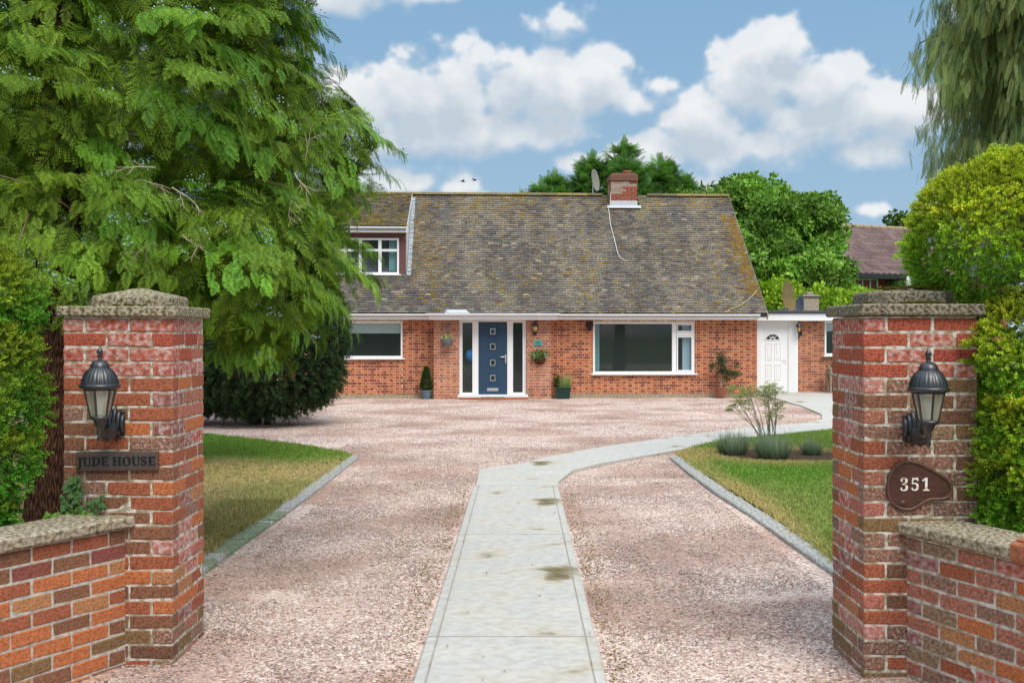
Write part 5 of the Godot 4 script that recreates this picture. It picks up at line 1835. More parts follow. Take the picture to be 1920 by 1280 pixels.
func birds() -> void:
	for e in [[Vector3(-3.06, 9.92, -60), 0.4, "dark bird flying lower over the roof ridge"], [Vector3(-2.43, 9.99, -60), -0.5, "dark bird flying slightly higher over the roof ridge"]]:
		var o := base("bird", e[0], e[1])
		o.scale = Vector3.ONE * 0.8
		tag(o, e[2], "bird", "birds in the sky")
		var g := Geo.new()
		g.lathe([Vector2(0.001, -0.16), Vector2(0.035, -0.10), Vector2(0.05, 0.0), Vector2(0.035, 0.09), Vector2(0.03, 0.13), Vector2(0.001, 0.17)], 8, Vector3.ZERO, Basis(Vector3.FORWARD, Vector3.RIGHT, Vector3.DOWN))
		for s in [-1.0, 1.0]:
			g.hexa([Vector3(-0.05, 0.02, s * 0.03), Vector3(0.06, 0.02, s * 0.03), Vector3(-0.05, 0.035, s * 0.03), Vector3(0.06, 0.035, s * 0.03), Vector3(-0.07, 0.10, s * 0.26), Vector3(0.0, 0.10, s * 0.26), Vector3(-0.07, 0.108, s * 0.26), Vector3(0.0, 0.108, s * 0.26)])
		g.hexa([Vector3(-0.24, 0, -0.05), Vector3(-0.13, 0, -0.02), Vector3(-0.24, 0.01, -0.05), Vector3(-0.13, 0.01, -0.02), Vector3(-0.24, 0, 0.05), Vector3(-0.13, 0, 0.02), Vector3(-0.24, 0.01, 0.05), Vector3(-0.13, 0.01, 0.02)])
		put("body", g, M.bird, o)


# ---------------------------------------------------------------- foliage
func rhomb(g: Geo, a: Vector3, b: Vector3, side: Vector3, w: float, ca: Color, cb: Color) -> void:  # a leaf-shaped pair of triangles
	var m := a.lerp(b, 0.45)
	var k := g.v.size()
	g.quad(a, m - side * w, b, m + side * w)
	g.c[k] = ca; g.c[k + 1] = ca.lerp(cb, 0.5); g.c[k + 2] = cb; g.c[k + 3] = ca.lerp(cb, 0.5)


func cypress_spray(sd: int, dark: Color, light: Color, droop: float) -> ArrayMesh:  # a flat, feathery, twice-branched spray, one unit long along +y, facing +z
	var r := RandomNumberGenerator.new()
	r.seed = sd
	var g := Geo.new()
	var at := func(t: float) -> Vector3: return Vector3(0, t, -droop * t * t)
	g.col = dark
	for i in 10:
		var t := i / 10.0
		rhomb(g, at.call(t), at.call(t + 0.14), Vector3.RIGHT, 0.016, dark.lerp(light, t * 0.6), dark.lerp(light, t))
	for i in range(1, 12):
		for s in [-1.0, 1.0]:
			var t: float = (i + (0.0 if s > 0 else 0.5)) / 12.5
			var l: float = 0.46 * pow(1.0 - t, 0.75) * smoothstep(-0.15, 0.25, t) * r.randf_range(0.8, 1.15) + 0.05
			var a: float = deg_to_rad(r.randf_range(42, 56))
			var o: Vector3 = at.call(t)
			var d := Vector3(s * sin(a), cos(a), r.randf_range(-0.12, 0.12) - droop * t)
			var side := Vector3(-d.y, d.x, 0).normalized()
			var e := o + d * l + Vector3(0, -0.05 * l, -0.22 * l * l)
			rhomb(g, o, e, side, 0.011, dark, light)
			var m := 3 + int(l * 8)
			for j in range(1, m):
				var u := j / float(m)
				var p := o.lerp(e, u)
				var ll := (0.05 + 0.16 * l) * (1.0 - u * 0.6) * r.randf_range(0.8, 1.2)
				for q in [-1.0, 1.0]:
					var dd: Vector3 = (d.normalized() * 0.75 + side * q * 0.7 + Vector3(0, 0, r.randf_range(-0.15, 0.15))).normalized()
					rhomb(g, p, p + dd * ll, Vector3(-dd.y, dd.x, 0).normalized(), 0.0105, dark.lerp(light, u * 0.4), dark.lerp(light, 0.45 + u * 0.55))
	return g.mesh()


func needle_tuft(sd: int, dark: Color, light: Color, n: int, leaf: float, w: float) -> ArrayMesh:  # a short shoot with needle-like leaves all round, one unit long along +y
	var r := RandomNumberGenerator.new()
	r.seed = sd
	var g := Geo.new()
	for k in 3:
		var d := Vector3(r.randf_range(-0.55, 0.55), 1.0, r.randf_range(-0.55, 0.55)).normalized() if k else Vector3.UP
		var l := 1.0 if k == 0 else r.randf_range(0.55, 0.85)
		for i in n:
			var t := (i + 0.5) / n
			var p := d * l * t
			var a := i * 2.4 + r.randf_range(-0.4, 0.4)
			var out := Vector3(cos(a), 0.75, sin(a)).normalized()
			var e := p + out * leaf * (1.15 - 0.5 * t)
			var side := out.cross(Vector3(sin(a), 0.3, cos(a))).normalized()
			rhomb(g, p, e, side, w, dark.lerp(light, t * 0.7), dark.lerp(light, 0.3 + t * 0.7))
	return g.mesh()


func leaf_cluster(sd: int, n: int, size: float, dark: Color, light: Color, spread := 1.0) -> ArrayMesh:  # broad leaves, each folded along its rib, in a ball of radius spread
	var r := RandomNumberGenerator.new()
	r.seed = sd
	var g := Geo.new()
	for i in n:
		var p := Vector3(r.randfn(), r.randfn() * 0.7, r.randfn())
		p = p.normalized() * spread * pow(r.randf(), 0.5)
		var d := (p.normalized() + Vector3(r.randf_range(-0.7, 0.7), r.randf_range(-0.8, 0.35), r.randf_range(-0.7, 0.7))).normalized()
		var side := d.cross(Vector3(r.randf_range(-0.5, 0.5), 1.0, r.randf_range(-0.5, 0.5))).normalized()
		var nn := side.cross(d)
		var s := size * r.randf_range(0.7, 1.25)
		var c := dark.lerp(light, r.randf())
		g.col = c
		var a := p
		var b := p + d * s
		var m := p + d * s * 0.5 - nn * s * 0.06
		var wl := m + side * s * 0.32 + nn * s * 0.10
		var wr := m - side * s * 0.32 + nn * s * 0.10
		g.tri(a, m, wl); g.tri(m, b, wl)
		g.tri(a, wr, m); g.tri(m, wr, b)
	return g.mesh()


func aim(dir: Vector3, face: Vector3, s: float, p: Vector3) -> Transform3D:  # +y along dir, +z towards face
	var y := dir.normalized()
	var z := (face - y * face.dot(y))
	z = z.normalized() if z.length_squared() > 1e-6 else y.cross(Vector3.RIGHT).normalized()
	return Transform3D(Basis(y.cross(z) * s, y * s, z * s), p)


func in_lobes(p: Vector3, lobes: Array, k: float) -> bool:
	for l in lobes:
		var q: Vector3 = (p - l[0]) / l[1]
		if q.length_squared() < k * k:
			return true
	return false


func on_lobes(lobes: Array, n: int, depth := 1.0, skip := 0.9) -> Array:  # points and outward directions spread over the outside of some overlapping ellipsoids
	var total := 0.0
	var acc := []
	for l in lobes:
		var r: Vector3 = l[1]
		total += pow(r.x * r.y, 0.8) + pow(r.y * r.z, 0.8) + pow(r.x * r.z, 0.8)
		acc.append(total)
	var o := []
	var tries := 0
	while o.size() < n and tries < n * 12:
		tries += 1
		var pickd := rng.randf() * total
		var i := 0
		while acc[i] < pickd:
			i += 1
		var l: Array = lobes[i]
		var d := Vector3(rng.randfn(), rng.randfn(), rng.randfn()).normalized()
		var p: Vector3 = l[0] + d * l[1] * depth
		var hid := false
		for j in lobes.size():
			if j != i:
				var q: Vector3 = (p - lobes[j][0]) / lobes[j][1]
				if q.length_squared() < skip * skip:
					hid = true
					break
		if hid:
			continue
		o.append([p, (d / l[1]).normalized()])
	return o


func split(called: String, meshes: Array, m: Material, where: Array, cols: PackedColorArray, parent: Node) -> void:  # deals the copies out over the variants
	for k in meshes.size():
		var w := []
		var c := PackedColorArray()
		for i in range(k, where.size(), meshes.size()):
			w.append(where[i])
			c.append(cols[i])
		if w.size():
			scatter(called, meshes[k], m, w, c, parent)


func branchlet(g: Geo, p: Vector3, d: Vector3, l: float, r: float, forks: int) -> void:
	var pts := [p]
	var q := p
	var dd := d
	for i in 4:
		dd = (dd + Vector3(rng.randf_range(-0.3, 0.3), rng.randf_range(-0.3, 0.2), rng.randf_range(-0.3, 0.3))).normalized()
		q += dd * l / 4.0
		pts.append(q)
	g.tube(pts, [r, r * 0.85, r * 0.7, r * 0.5, r * 0.25], 5)
	if forks > 0:
		for k in 3:
			var i := 1 + k
			branchlet(g, pts[i], (dd + Vector3(rng.randf_range(-1, 1), rng.randf_range(-0.7, 0.7), rng.randf_range(-0.6, 0.6))).normalized(), l * 0.45, r * 0.5, forks - 1)


func cypress() -> void:
	rng.seed = 201
	var t := base("cypress_tree", Vector3(-2.87, 0, -6.95))
	tag(t, "big drooping cypress tree with bright feathery sprays beside the house name pillar", "tree")
	var o := t.position
	var trunk := Geo.new()
	var rings := []
	for i in 14:
		var y := i * 0.5 - 0.05
		var ring := []
		for j in 28:
			var a := TAU * j / 28
			var rr: float = (0.195 - 0.012 * i + 0.10 * exp(-y * 2.2)) * (1.0 + 0.10 * sin(a * 5.0 + y * 0.8) + 0.06 * sin(a * 11.0 + y * 1.7))
			ring.append(Vector3(cos(a) * rr + 0.02 * sin(y * 1.3), y, -sin(a) * rr))
		rings.append(ring)
	trunk.smooth_strip(rings)
	put("trunk", trunk, M.bark, t)
	var lobes := [
		[Vector3(-2.55, 3.45, -7.70), Vector3(1.05, 1.25, 1.05)],
		[Vector3(-1.66, 2.85, -8.10), Vector3(0.47, 0.90, 0.75)],
		[Vector3(-1.90, 2.20, -7.55), Vector3(0.72, 0.62, 0.75)],
		[Vector3(-1.40, 3.18, -8.20), Vector3(0.29, 0.38, 0.50)],
		[Vector3(-2.80, 2.48, -7.15), Vector3(0.78, 0.48, 0.72)],
		[Vector3(-3.25, 3.10, -7.20), Vector3(0.95, 0.90, 0.95)],
		[Vector3(-1.85, 3.95, -7.90), Vector3(0.34, 0.70, 0.80)],
		[Vector3(-3.25, 3.45, -9.10), Vector3(1.46, 1.46, 1.10)],
		[Vector3(-3.0, 5.4, -7.8), Vector3(1.35, 1.6, 1.3)],
		[Vector3(-3.0, 7.6, -7.8), Vector3(0.95, 1.7, 0.95)],
		[Vector3(-3.9, 2.3, -7.9), Vector3(0.8, 0.8, 0.9)], [Vector3(-3.15, 4.3, -7.0), Vector3(0.7, 0.6, 0.7)],
	]
	var sp := []
	for k in 4:
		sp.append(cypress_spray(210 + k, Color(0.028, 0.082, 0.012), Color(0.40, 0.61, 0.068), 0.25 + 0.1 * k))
	var where := []
	var cols := PackedColorArray()
	var cones := []
	var conec := PackedColorArray()
	var limbs := Geo.new()
	var n := 0
	for q in on_lobes(lobes, 820, 0.95, 0.86):
		var p: Vector3 = q[0]
		var nn: Vector3 = q[1]
		if p.y > 6.2 and n % 3:
			n += 1
			continue
		n += 1
		var side := nn.cross(Vector3.UP).normalized() if absf(nn.y) < 0.95 else Vector3.RIGHT
		var out := (nn * Vector3(1, 0.35, 1) + Vector3.UP * rng.randf_range(-0.1, 0.35) + side * rng.randf_range(-0.4, 0.4)).normalized()
		var start := p - out * rng.randf_range(0.30, 0.45)
		var reach := rng.randf_range(0.42, 0.66)
		var sag := rng.randf_range(0.15, 0.42)
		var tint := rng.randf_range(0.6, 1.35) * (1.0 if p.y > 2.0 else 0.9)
		var yellow := rng.randf_range(0.7, 1.1)
		if n % 9 == 0:
			limbs.tube([start - out * 0.12, start, start + out * reach * 0.5 - Vector3.UP * sag * 0.2, start + out * reach * 0.85 - Vector3.UP * sag * 0.62], [0.009, 0.008, 0.006, 0.003], 5)
		var cone: bool = n % 4 == 0
		for k in 46:
			var u := rng.randf_range(0.05, 1.0)
			var c := start + out * reach * u - Vector3.UP * sag * u * u + side * rng.randf_range(-0.14, 0.14) * (0.35 + u)
			var tang := (out * reach - Vector3.UP * sag * 2.0 * u).normalized()
			var d := (tang + side * rng.randf_range(-0.75, 0.75) + Vector3.DOWN * rng.randf_range(-0.15, 0.55)).normalized()
			if c.y < 1.50 and c.x > -2.6 or c.y < 1.62 and c.x > -1.62:
				continue
			var face := (out + Vector3.UP * 0.6 + side * rng.randf_range(-0.4, 0.4)).normalized()
			var s := rng.randf_range(0.080, 0.135)
			where.append(aim(d, face, s, c))
			var b := tint * rng.randf_range(0.8, 1.15)
			cols.append(Color(b * yellow, b, b * rng.randf_range(0.7, 1.0)))
			if cone and k < 5:
				for z in 7:
					cones.append(Transform3D(Basis.IDENTITY.scaled(Vector3.ONE * rng.randf_range(0.0045, 0.007)), c + d * s * rng.randf_range(0.3, 0.9) + face * rng.randf_range(0.01, 0.03) + Vector3(rng.randf_range(-1, 1), rng.randf_range(-1, 1), rng.randf_range(-1, 1)) * 0.03))
					conec.append(Color(0.30, 0.44, 0.40) * rng.randf_range(0.8, 1.25))
	# an inner layer, so that gaps show more of the tree and not the sky
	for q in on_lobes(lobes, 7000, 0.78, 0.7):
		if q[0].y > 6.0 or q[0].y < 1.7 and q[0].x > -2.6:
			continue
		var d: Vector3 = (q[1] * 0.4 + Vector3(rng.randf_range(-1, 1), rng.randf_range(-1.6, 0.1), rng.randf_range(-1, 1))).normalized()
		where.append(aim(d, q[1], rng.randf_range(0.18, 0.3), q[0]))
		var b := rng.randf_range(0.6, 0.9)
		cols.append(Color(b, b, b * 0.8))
	for i in where.size():
		where[i].origin -= o
	for i in cones.size():
		cones[i].origin -= o
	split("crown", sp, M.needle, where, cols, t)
	var cg := Geo.new()
	cg.lathe([Vector2(0.01, -1.0), Vector2(0.8, -0.5), Vector2(1.0, 0.1), Vector2(0.7, 0.7), Vector2(0.01, 1.0)], 6)
	split("cones", [cg.mesh()], M.petal, cones, conec, t)
	var lb := MeshInstance3D.new()
	for i in limbs.v.size():
		limbs.v[i] -= o
	kind(put("limbs", limbs, M.twig, t), "stuff")
	# bare dead twigs in the open patch on the gate side
	var dead := Geo.new()
	for e in [[Vector3(-2.32, 2.62, -6.75), Vector3(0.9, 0.2, 0.6)], [Vector3(-2.2, 2.70, -6.75), Vector3(-0.8, -0.15, 0.6)], [Vector3(-2.1, 2.58, -6.75), Vector3(0.9, -0.25, 0.5)], [Vector3(-1.5, 2.6, -7.35), Vector3(0.3, -0.6, 0.5)], [Vector3(-1.48, 2.75, -7.35), Vector3(0.2, -0.8, 0.5)], [Vector3(-2.05, 2.3, -6.8), Vector3(0.7, -0.5, 0.5)], [Vector3(-2.2, 2.25, -6.75), Vector3(-0.5, -0.5, 0.6)], [Vector3(-1.42, 2.85, -7.4), Vector3(0.1, 0.7, 0.4)]]:
		branchlet(dead, e[0] - o, e[1].normalized(), 0.27, 0.005, 2)
	kind(put("dead_twigs", dead, M.pale_twig, t), "stuff")


func hedge(at: Vector3, lobes: Array, sd: int, count: int, label: String, top_light: Color, low: float, stems: Array) -> void:
	rng.seed = sd
	var h := base("hedge", at)
	tag(h, label, "hedge", "clipped hedges behind the wing walls")
	var tu := []
	for k in 4:
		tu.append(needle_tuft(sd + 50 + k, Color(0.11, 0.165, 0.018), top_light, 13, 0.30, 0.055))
	var where := []
	var cols := PackedColorArray()
	var nz := FastNoiseLite.new()
	nz.seed = sd
	nz.frequency = 2.4
	nz.fractal_octaves = 3
	var pts := on_lobes(lobes, count, 1.0, 0.93)
	pts.append_array(on_lobes(lobes, count / 3, 0.90, 0.85))
	pts.append_array(on_lobes(lobes, count / 4, 0.76, 0.7))
	var i := 0
	for q in pts:
		var p: Vector3 = q[0]
		var nn: Vector3 = q[1]
		var v := nz.get_noise_3dv(p)
		i += 1
		if v < -0.20 and i < count and nn.y < 0.45:
			continue
		var d := (nn + Vector3(rng.randf_range(-0.7, 0.7), rng.randf_range(-0.35, 0.75), rng.randf_range(-0.7, 0.7))).normalized()
		var s := rng.randf_range(0.030, 0.056)
		p += nn * (v * 0.07 - 0.02 + (rng.randf_range(-0.05, 0.045) if nn.y < 0.5 and (p.y < 1.75 or at.x < 0.0) else rng.randf_range(-0.02, 0.012)))
		if nn.y < 0.35 and rng.randf() < 0.05:
			s *= 1.7
		where.append(aim(d, Vector3(rng.randf_range(-1, 1), rng.randf_range(-1, 1), rng.randf_range(-1, 1)), s, p - at))
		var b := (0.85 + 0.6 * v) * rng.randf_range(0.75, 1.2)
		var fresh := lerpf(low, 1.0, smoothstep(-0.3, 0.55, nn.y + v * 0.5)) * (1.25 if rng.randf() < 0.15 else 1.0)  # daylight put into the colour: upward tufts brighter and yellower, sides dimmer
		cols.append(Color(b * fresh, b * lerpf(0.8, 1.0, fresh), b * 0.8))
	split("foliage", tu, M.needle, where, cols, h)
	var g := Geo.new()
	for s in stems:
		g.tube([s[0] - at, s[0].lerp(s[1], 0.35) + Vector3(0.03, 0, 0.02) - at, s[0].lerp(s[1], 0.7) + Vector3(-0.03, 0, 0.0) - at, s[1] - at], [s[2], s[2] * 0.85, s[2] * 0.6, s[2] * 0.3], 8)
	for k in 60:
		var q: Array = pts[rng.randi() % pts.size()]
		branchlet(g, q[0] - q[1] * 0.22 - at, q[1], 0.22, 0.005, 1)
	put("stems", g, M.twig, h)


func hedges() -> void:
	hedge(Vector3(2.75, 0, -6.25), [
		[Vector3(2.42, 2.18, -5.70), Vector3(0.42, 0.39, 0.42)], [Vector3(3.05, 2.02, -5.95), Vector3(0.95, 0.68, 0.60)], [Vector3(2.62, 2.22, -5.75), Vector3(0.46, 0.42, 0.44)], [Vector3(2.70, 1.80, -5.62), Vector3(0.36, 0.26, 0.34)],
		[Vector3(2.46, 1.58, -5.46), Vector3(0.27, 0.38, 0.36)], [Vector3(2.46, 0.98, -5.42), Vector3(0.25, 0.34, 0.33)], [Vector3(3.0, 1.3, -5.9), Vector3(0.55, 0.8, 0.55)], [Vector3(2.42, 1.25, -5.38), Vector3(0.20, 0.26, 0.26)], [Vector3(2.68, 0.6, -5.4), Vector3(0.30, 0.30, 0.35)],
	], 221, 20000, "tall domed clipped hedge bulging over the pillar with the number plaque", Color(0.68, 0.78, 0.06), 0.5, [[Vector3(2.62, 0, -5.85), Vector3(2.42, 2.0, -5.9), 0.05], [Vector3(2.8, 0, -5.9), Vector3(2.7, 1.9, -5.8), 0.045], [Vector3(2.24, 1.93, -5.45), Vector3(2.45, 1.88, -5.5), 0.010]])
	hedge(Vector3(-2.62, 0, -5.55), [
		[Vector3(-2.63, 1.88, -5.60), Vector3(0.20, 0.27, 0.30)], [Vector3(-2.62, 1.40, -5.50), Vector3(0.22, 0.46, 0.34)], [Vector3(-2.55, 1.12, -5.44), Vector3(0.17, 0.20, 0.24)], [Vector3(-2.88, 1.45, -5.5), Vector3(0.34, 0.62, 0.42)], [Vector3(-2.66, 0.85, -5.4), Vector3(0.20, 0.17, 0.28)],
	], 223, 6500, "darker clipped hedge in front of the cypress trunk behind the brick wing wall", Color(0.38, 0.50, 0.05), 0.36, [[Vector3(-2.66, 0, -5.6), Vector3(-2.55, 1.5, -5.5), 0.035], [Vector3(-2.8, 0, -5.5), Vector3(-2.8, 1.6, -5.5), 0.035]])


func yew() -> void:
	rng.seed = 231
	var at := Vector3(-4.9, 0, -21.2)
	var t := base("yew_bush", at)
	tag(t, "large dark green yew bush overhanging the gravel in front of the house", "bush")
	var lobes := [
		[Vector3(-4.85, 1.20, -21.0), Vector3(1.35, 1.02, 1.3)], [Vector3(-4.10, 1.75, -21.0), Vector3(0.78, 1.10, 1.0)], [Vector3(-5.5, 1.6, -21.3), Vector3(1.22, 1.35, 1.3)],
		[Vector3(-3.85, 1.05, -21.0), Vector3(0.44, 0.62, 0.6)], [Vector3(-4.6, 2.4, -21.4), Vector3(1.0, 0.9, 1.1)], [Vector3(-6.4, 2.0, -21.5), Vector3(1.4, 1.8, 1.4)],
	]
	var sp := []
	for k in 3:
		sp.append(needle_tuft(235 + k, Color(0.022, 0.046, 0.020), Color(0.065, 0.110, 0.045), 12, 0.30, 0.045))
	var where := []
	var cols := PackedColorArray()
	for layer in [[9000, 1.0, 0.92], [5000, 0.85, 0.8], [3000, 0.65, 0.6]]:
		for q in on_lobes(lobes, layer[0], layer[1], layer[2]):
			var p: Vector3 = q[0] + q[1] * rng.randf_range(-0.12, 0.10)
			if p.y < 0.10 + rng.randf() * 0.12:
				continue
			var d: Vector3 = (q[1] * 0.8 + Vector3(rng.randf_range(-0.8, 0.8), rng.randf_range(-0.9, 0.3), rng.randf_range(-0.8, 0.8))).normalized()
			where.append(aim(d, Vector3(rng.randf_range(-1, 1), 1, rng.randf_range(-1, 1)), rng.randf_range(0.10, 0.20), p - at))
			var b := rng.randf_range(0.6, 1.35)
			cols.append(Color(b, b, b))
	split("foliage", sp, M.needle, where, cols, t)
	var g := Geo.new()
	for k in 9:
		var a := rng.randf() * TAU
		var e := Vector3(cos(a) * 0.9, rng.randf_range(1.0, 2.2), sin(a) * 0.9)
		g.tube([Vector3(cos(a) * 0.12, -0.05, sin(a) * 0.12), e * Vector3(0.3, 0.45, 0.3), e], [0.06, 0.05, 0.015], 7)
	put("stems", g, M.bark, t)


func weeping() -> void:
	rng.seed = 241
	var at := Vector3(6.1, 0, -12.6)
	var t := base("weeping_conifer", at)
	tag(t, "tall weeping conifer with hanging grey green branches above the domed hedge", "tree")
	var trunk := Geo.new()
	trunk.tube([Vector3(0, -0.05, 0), Vector3(0.05, 2, 0), Vector3(0, 5, 0), Vector3(0.02, 9.5, 0)], [0.28, 0.22, 0.15, 0.02], 12)
	put("trunk", trunk, M.bark, t)
	var sp := []
	for k in 3:
		sp.append(cypress_spray(245 + k, Color(0.13, 0.185, 0.065), Color(0.37, 0.46, 0.16), 0.1))
	var where := []
	var cols := PackedColorArray()
	var limbs := Geo.new()
	for k in 420:
		var y := rng.randf_range(2.9, 8.4)
		var a := rng.randf() * TAU
		var reach := (1.60 * clampf((10.5 - y) / 5.2, 0.15, 1.0)) * rng.randf_range(0.6, 1.05)
		if y < 3.6:
			reach *= 0.9
		var d := Vector3(cos(a), 0, sin(a))
		var p0 := Vector3(0, y, 0)
		var p2 := p0 + d * reach + Vector3.UP * rng.randf_range(-0.5, 0.1)
		var p1 := (p0 + p2) * 0.5 + Vector3.UP * 0.25
		if k % 6 == 0:
			limbs.tube([p0, p1, p2, p2 + d * 0.05 - Vector3.UP * 0.15], [0.022, 0.016, 0.008, 0.004], 5)
		var tint := rng.randf_range(0.75, 1.2)
		for m in 150:
			var u := rng.randf_range(0.32, 1.02)
			var p := p0.lerp(p1, u * 2.0) if u < 0.5 else p1.lerp(p2, u * 2.0 - 1.0)
			p += Vector3(rng.randf_range(-0.15, 0.15), rng.randf_range(-0.40, 0.06), rng.randf_range(-0.15, 0.15))
			var dd := (Vector3.DOWN + d * rng.randf_range(-0.15, 0.35) + Vector3(rng.randf_range(-0.25, 0.25), 0, rng.randf_range(-0.25, 0.25))).normalized()
			where.append(aim(dd, Vector3(rng.randf_range(-1, 1), 0.2, rng.randf_range(-1, 1)), rng.randf_range(0.17, 0.29), p))
			var b := tint * rng.randf_range(0.75, 1.2)
			cols.append(Color(b * rng.randf_range(0.9, 1.15), b, b * rng.randf_range(0.8, 1.2)))
	for i in where.size():  # hanging sprays are narrow
		where[i].basis.x *= 0.36
	split("crown", sp, M.needle, where, cols, t)
	put("limbs", limbs, M.twig, t)


func broadleaf(called: String, at: Vector3, lobes: Array, sd: int, n: int, leaf: float, dark: Color, light: Color, label: String, group := "") -> void:
	rng.seed = sd
	var t := base(called, at)
	tag(t, label, "tree", group)
	var g := Geo.new()
	var top: Vector3 = lobes[0][0] - at
	g.tube([Vector3(0, -0.05, 0), Vector3(0.05, top.y * 0.3, 0), Vector3(top.x * 0.4, top.y * 0.7, top.z * 0.4), top + Vector3.UP * 0.5], [0.30, 0.24, 0.16, 0.04], 10)
	put("trunk", g, M.bark, t)
	g = Geo.new()
	for l in lobes:
		g.tube([Vector3(0.02, top.y * 0.35, 0), (l[0] - at) * Vector3(0.5, 0.7, 0.5), l[0] - at], [0.12, 0.08, 0.02], 7)
	put("limbs", g, M.bark, t)
	var cl := []
	for k in 4:
		cl.append(leaf_cluster(sd + k, 26, leaf, dark, light, 0.22))
	var where := []
	var cols := PackedColorArray()
	# each lobe is itself a heap of smaller clumps
	var clumps := []
	for q in on_lobes(lobes, int(n / 60.0), 0.92, 0.8):
		clumps.append([q[0], Vector3.ONE * rng.randf_range(0.35, 0.75), rng.randf_range(0.6, 1.35)])
	for c in clumps:
		for i in 42:
			var d := Vector3(rng.randfn(), rng.randfn(), rng.randfn()).normalized()
			var p: Vector3 = c[0] + d * c[1] * Vector3(1.2, 0.75, 1.2) * pow(rng.randf(), 0.4)
			where.append(Transform3D(Basis.from_euler(Vector3(rng.randf() * TAU, rng.randf() * TAU, rng.randf() * TAU)).scaled(Vector3.ONE * rng.randf_range(0.7, 1.1)), p - at))
			var b: float = c[2] * rng.randf_range(0.85, 1.15)
			cols.append(Color(b * rng.randf_range(0.9, 1.15), b, b))
	for q in on_lobes(lobes, int(n * 0.3), 0.7, 0.6):
		where.append(Transform3D(Basis.from_euler(Vector3(rng.randf() * TAU, rng.randf() * TAU, rng.randf() * TAU)), q[0] - at))
		cols.append(Color(0.85, 0.85, 0.85))
	split("crown", cl, M.leaf, where, cols, t)


func far_conifer(at: Vector3, top: float, r: float, sd: int, label: String) -> void:
	rng.seed = sd
	var t := base("conifer_tree", at)
	tag(t, label, "tree", "dark conifers behind the roof")
	var g := Geo.new()
	g.tube([Vector3(0, -0.05, 0), Vector3(0, top * 0.5, 0), Vector3(0, top, 0)], [0.3, 0.2, 0.015], 9)
	put("trunk", g, M.bark, t)
	var sp := []
	for k in 3:
		sp.append(cypress_spray(sd + k, Color(0.115, 0.23, 0.095), Color(0.30, 0.47, 0.18), 0.15))
	var where := []
	var cols := PackedColorArray()
	for k in 520:
		var u := pow(rng.randf(), 0.8)
		var y := top * (1.0 - u * 0.62) - 0.2
		var a := rng.randf() * TAU
		var reach := r * pow(u, 0.62) * rng.randf_range(0.7, 1.1) + 0.06
		var d := Vector3(cos(a), rng.randf_range(0.35, 0.85), sin(a)).normalized()
		var tint := rng.randf_range(0.7, 1.3)
		for m in 9:
			var v := pow(rng.randf(), 0.6)
			var p := Vector3(0, y, 0) + d * reach * v + Vector3(0, -0.25 * reach * v * v, 0)
			var dd: Vector3 = (d + Vector3(rng.randf_range(-0.6, 0.6), rng.randf_range(-0.35, 0.5), rng.randf_range(-0.6, 0.6))).normalized()
			where.append(aim(dd, Vector3.UP + d * 0.3, rng.randf_range(0.35, 0.65), p))
			var b := tint * rng.randf_range(0.8, 1.2)
			cols.append(Color(b, b, b))
	for k in 14:
		where.append(aim(Vector3(rng.randf_range(-0.25, 0.25), 1, rng.randf_range(-0.25, 0.25)), Vector3(rng.randf_range(-1, 1), 0, 1), rng.randf_range(0.4, 0.6), Vector3(0, top - 0.6 + 0.04 * k, 0)))
		cols.append(Color(0.9, 0.9, 0.9))
	split("crown", sp, M.needle, where, cols, t)


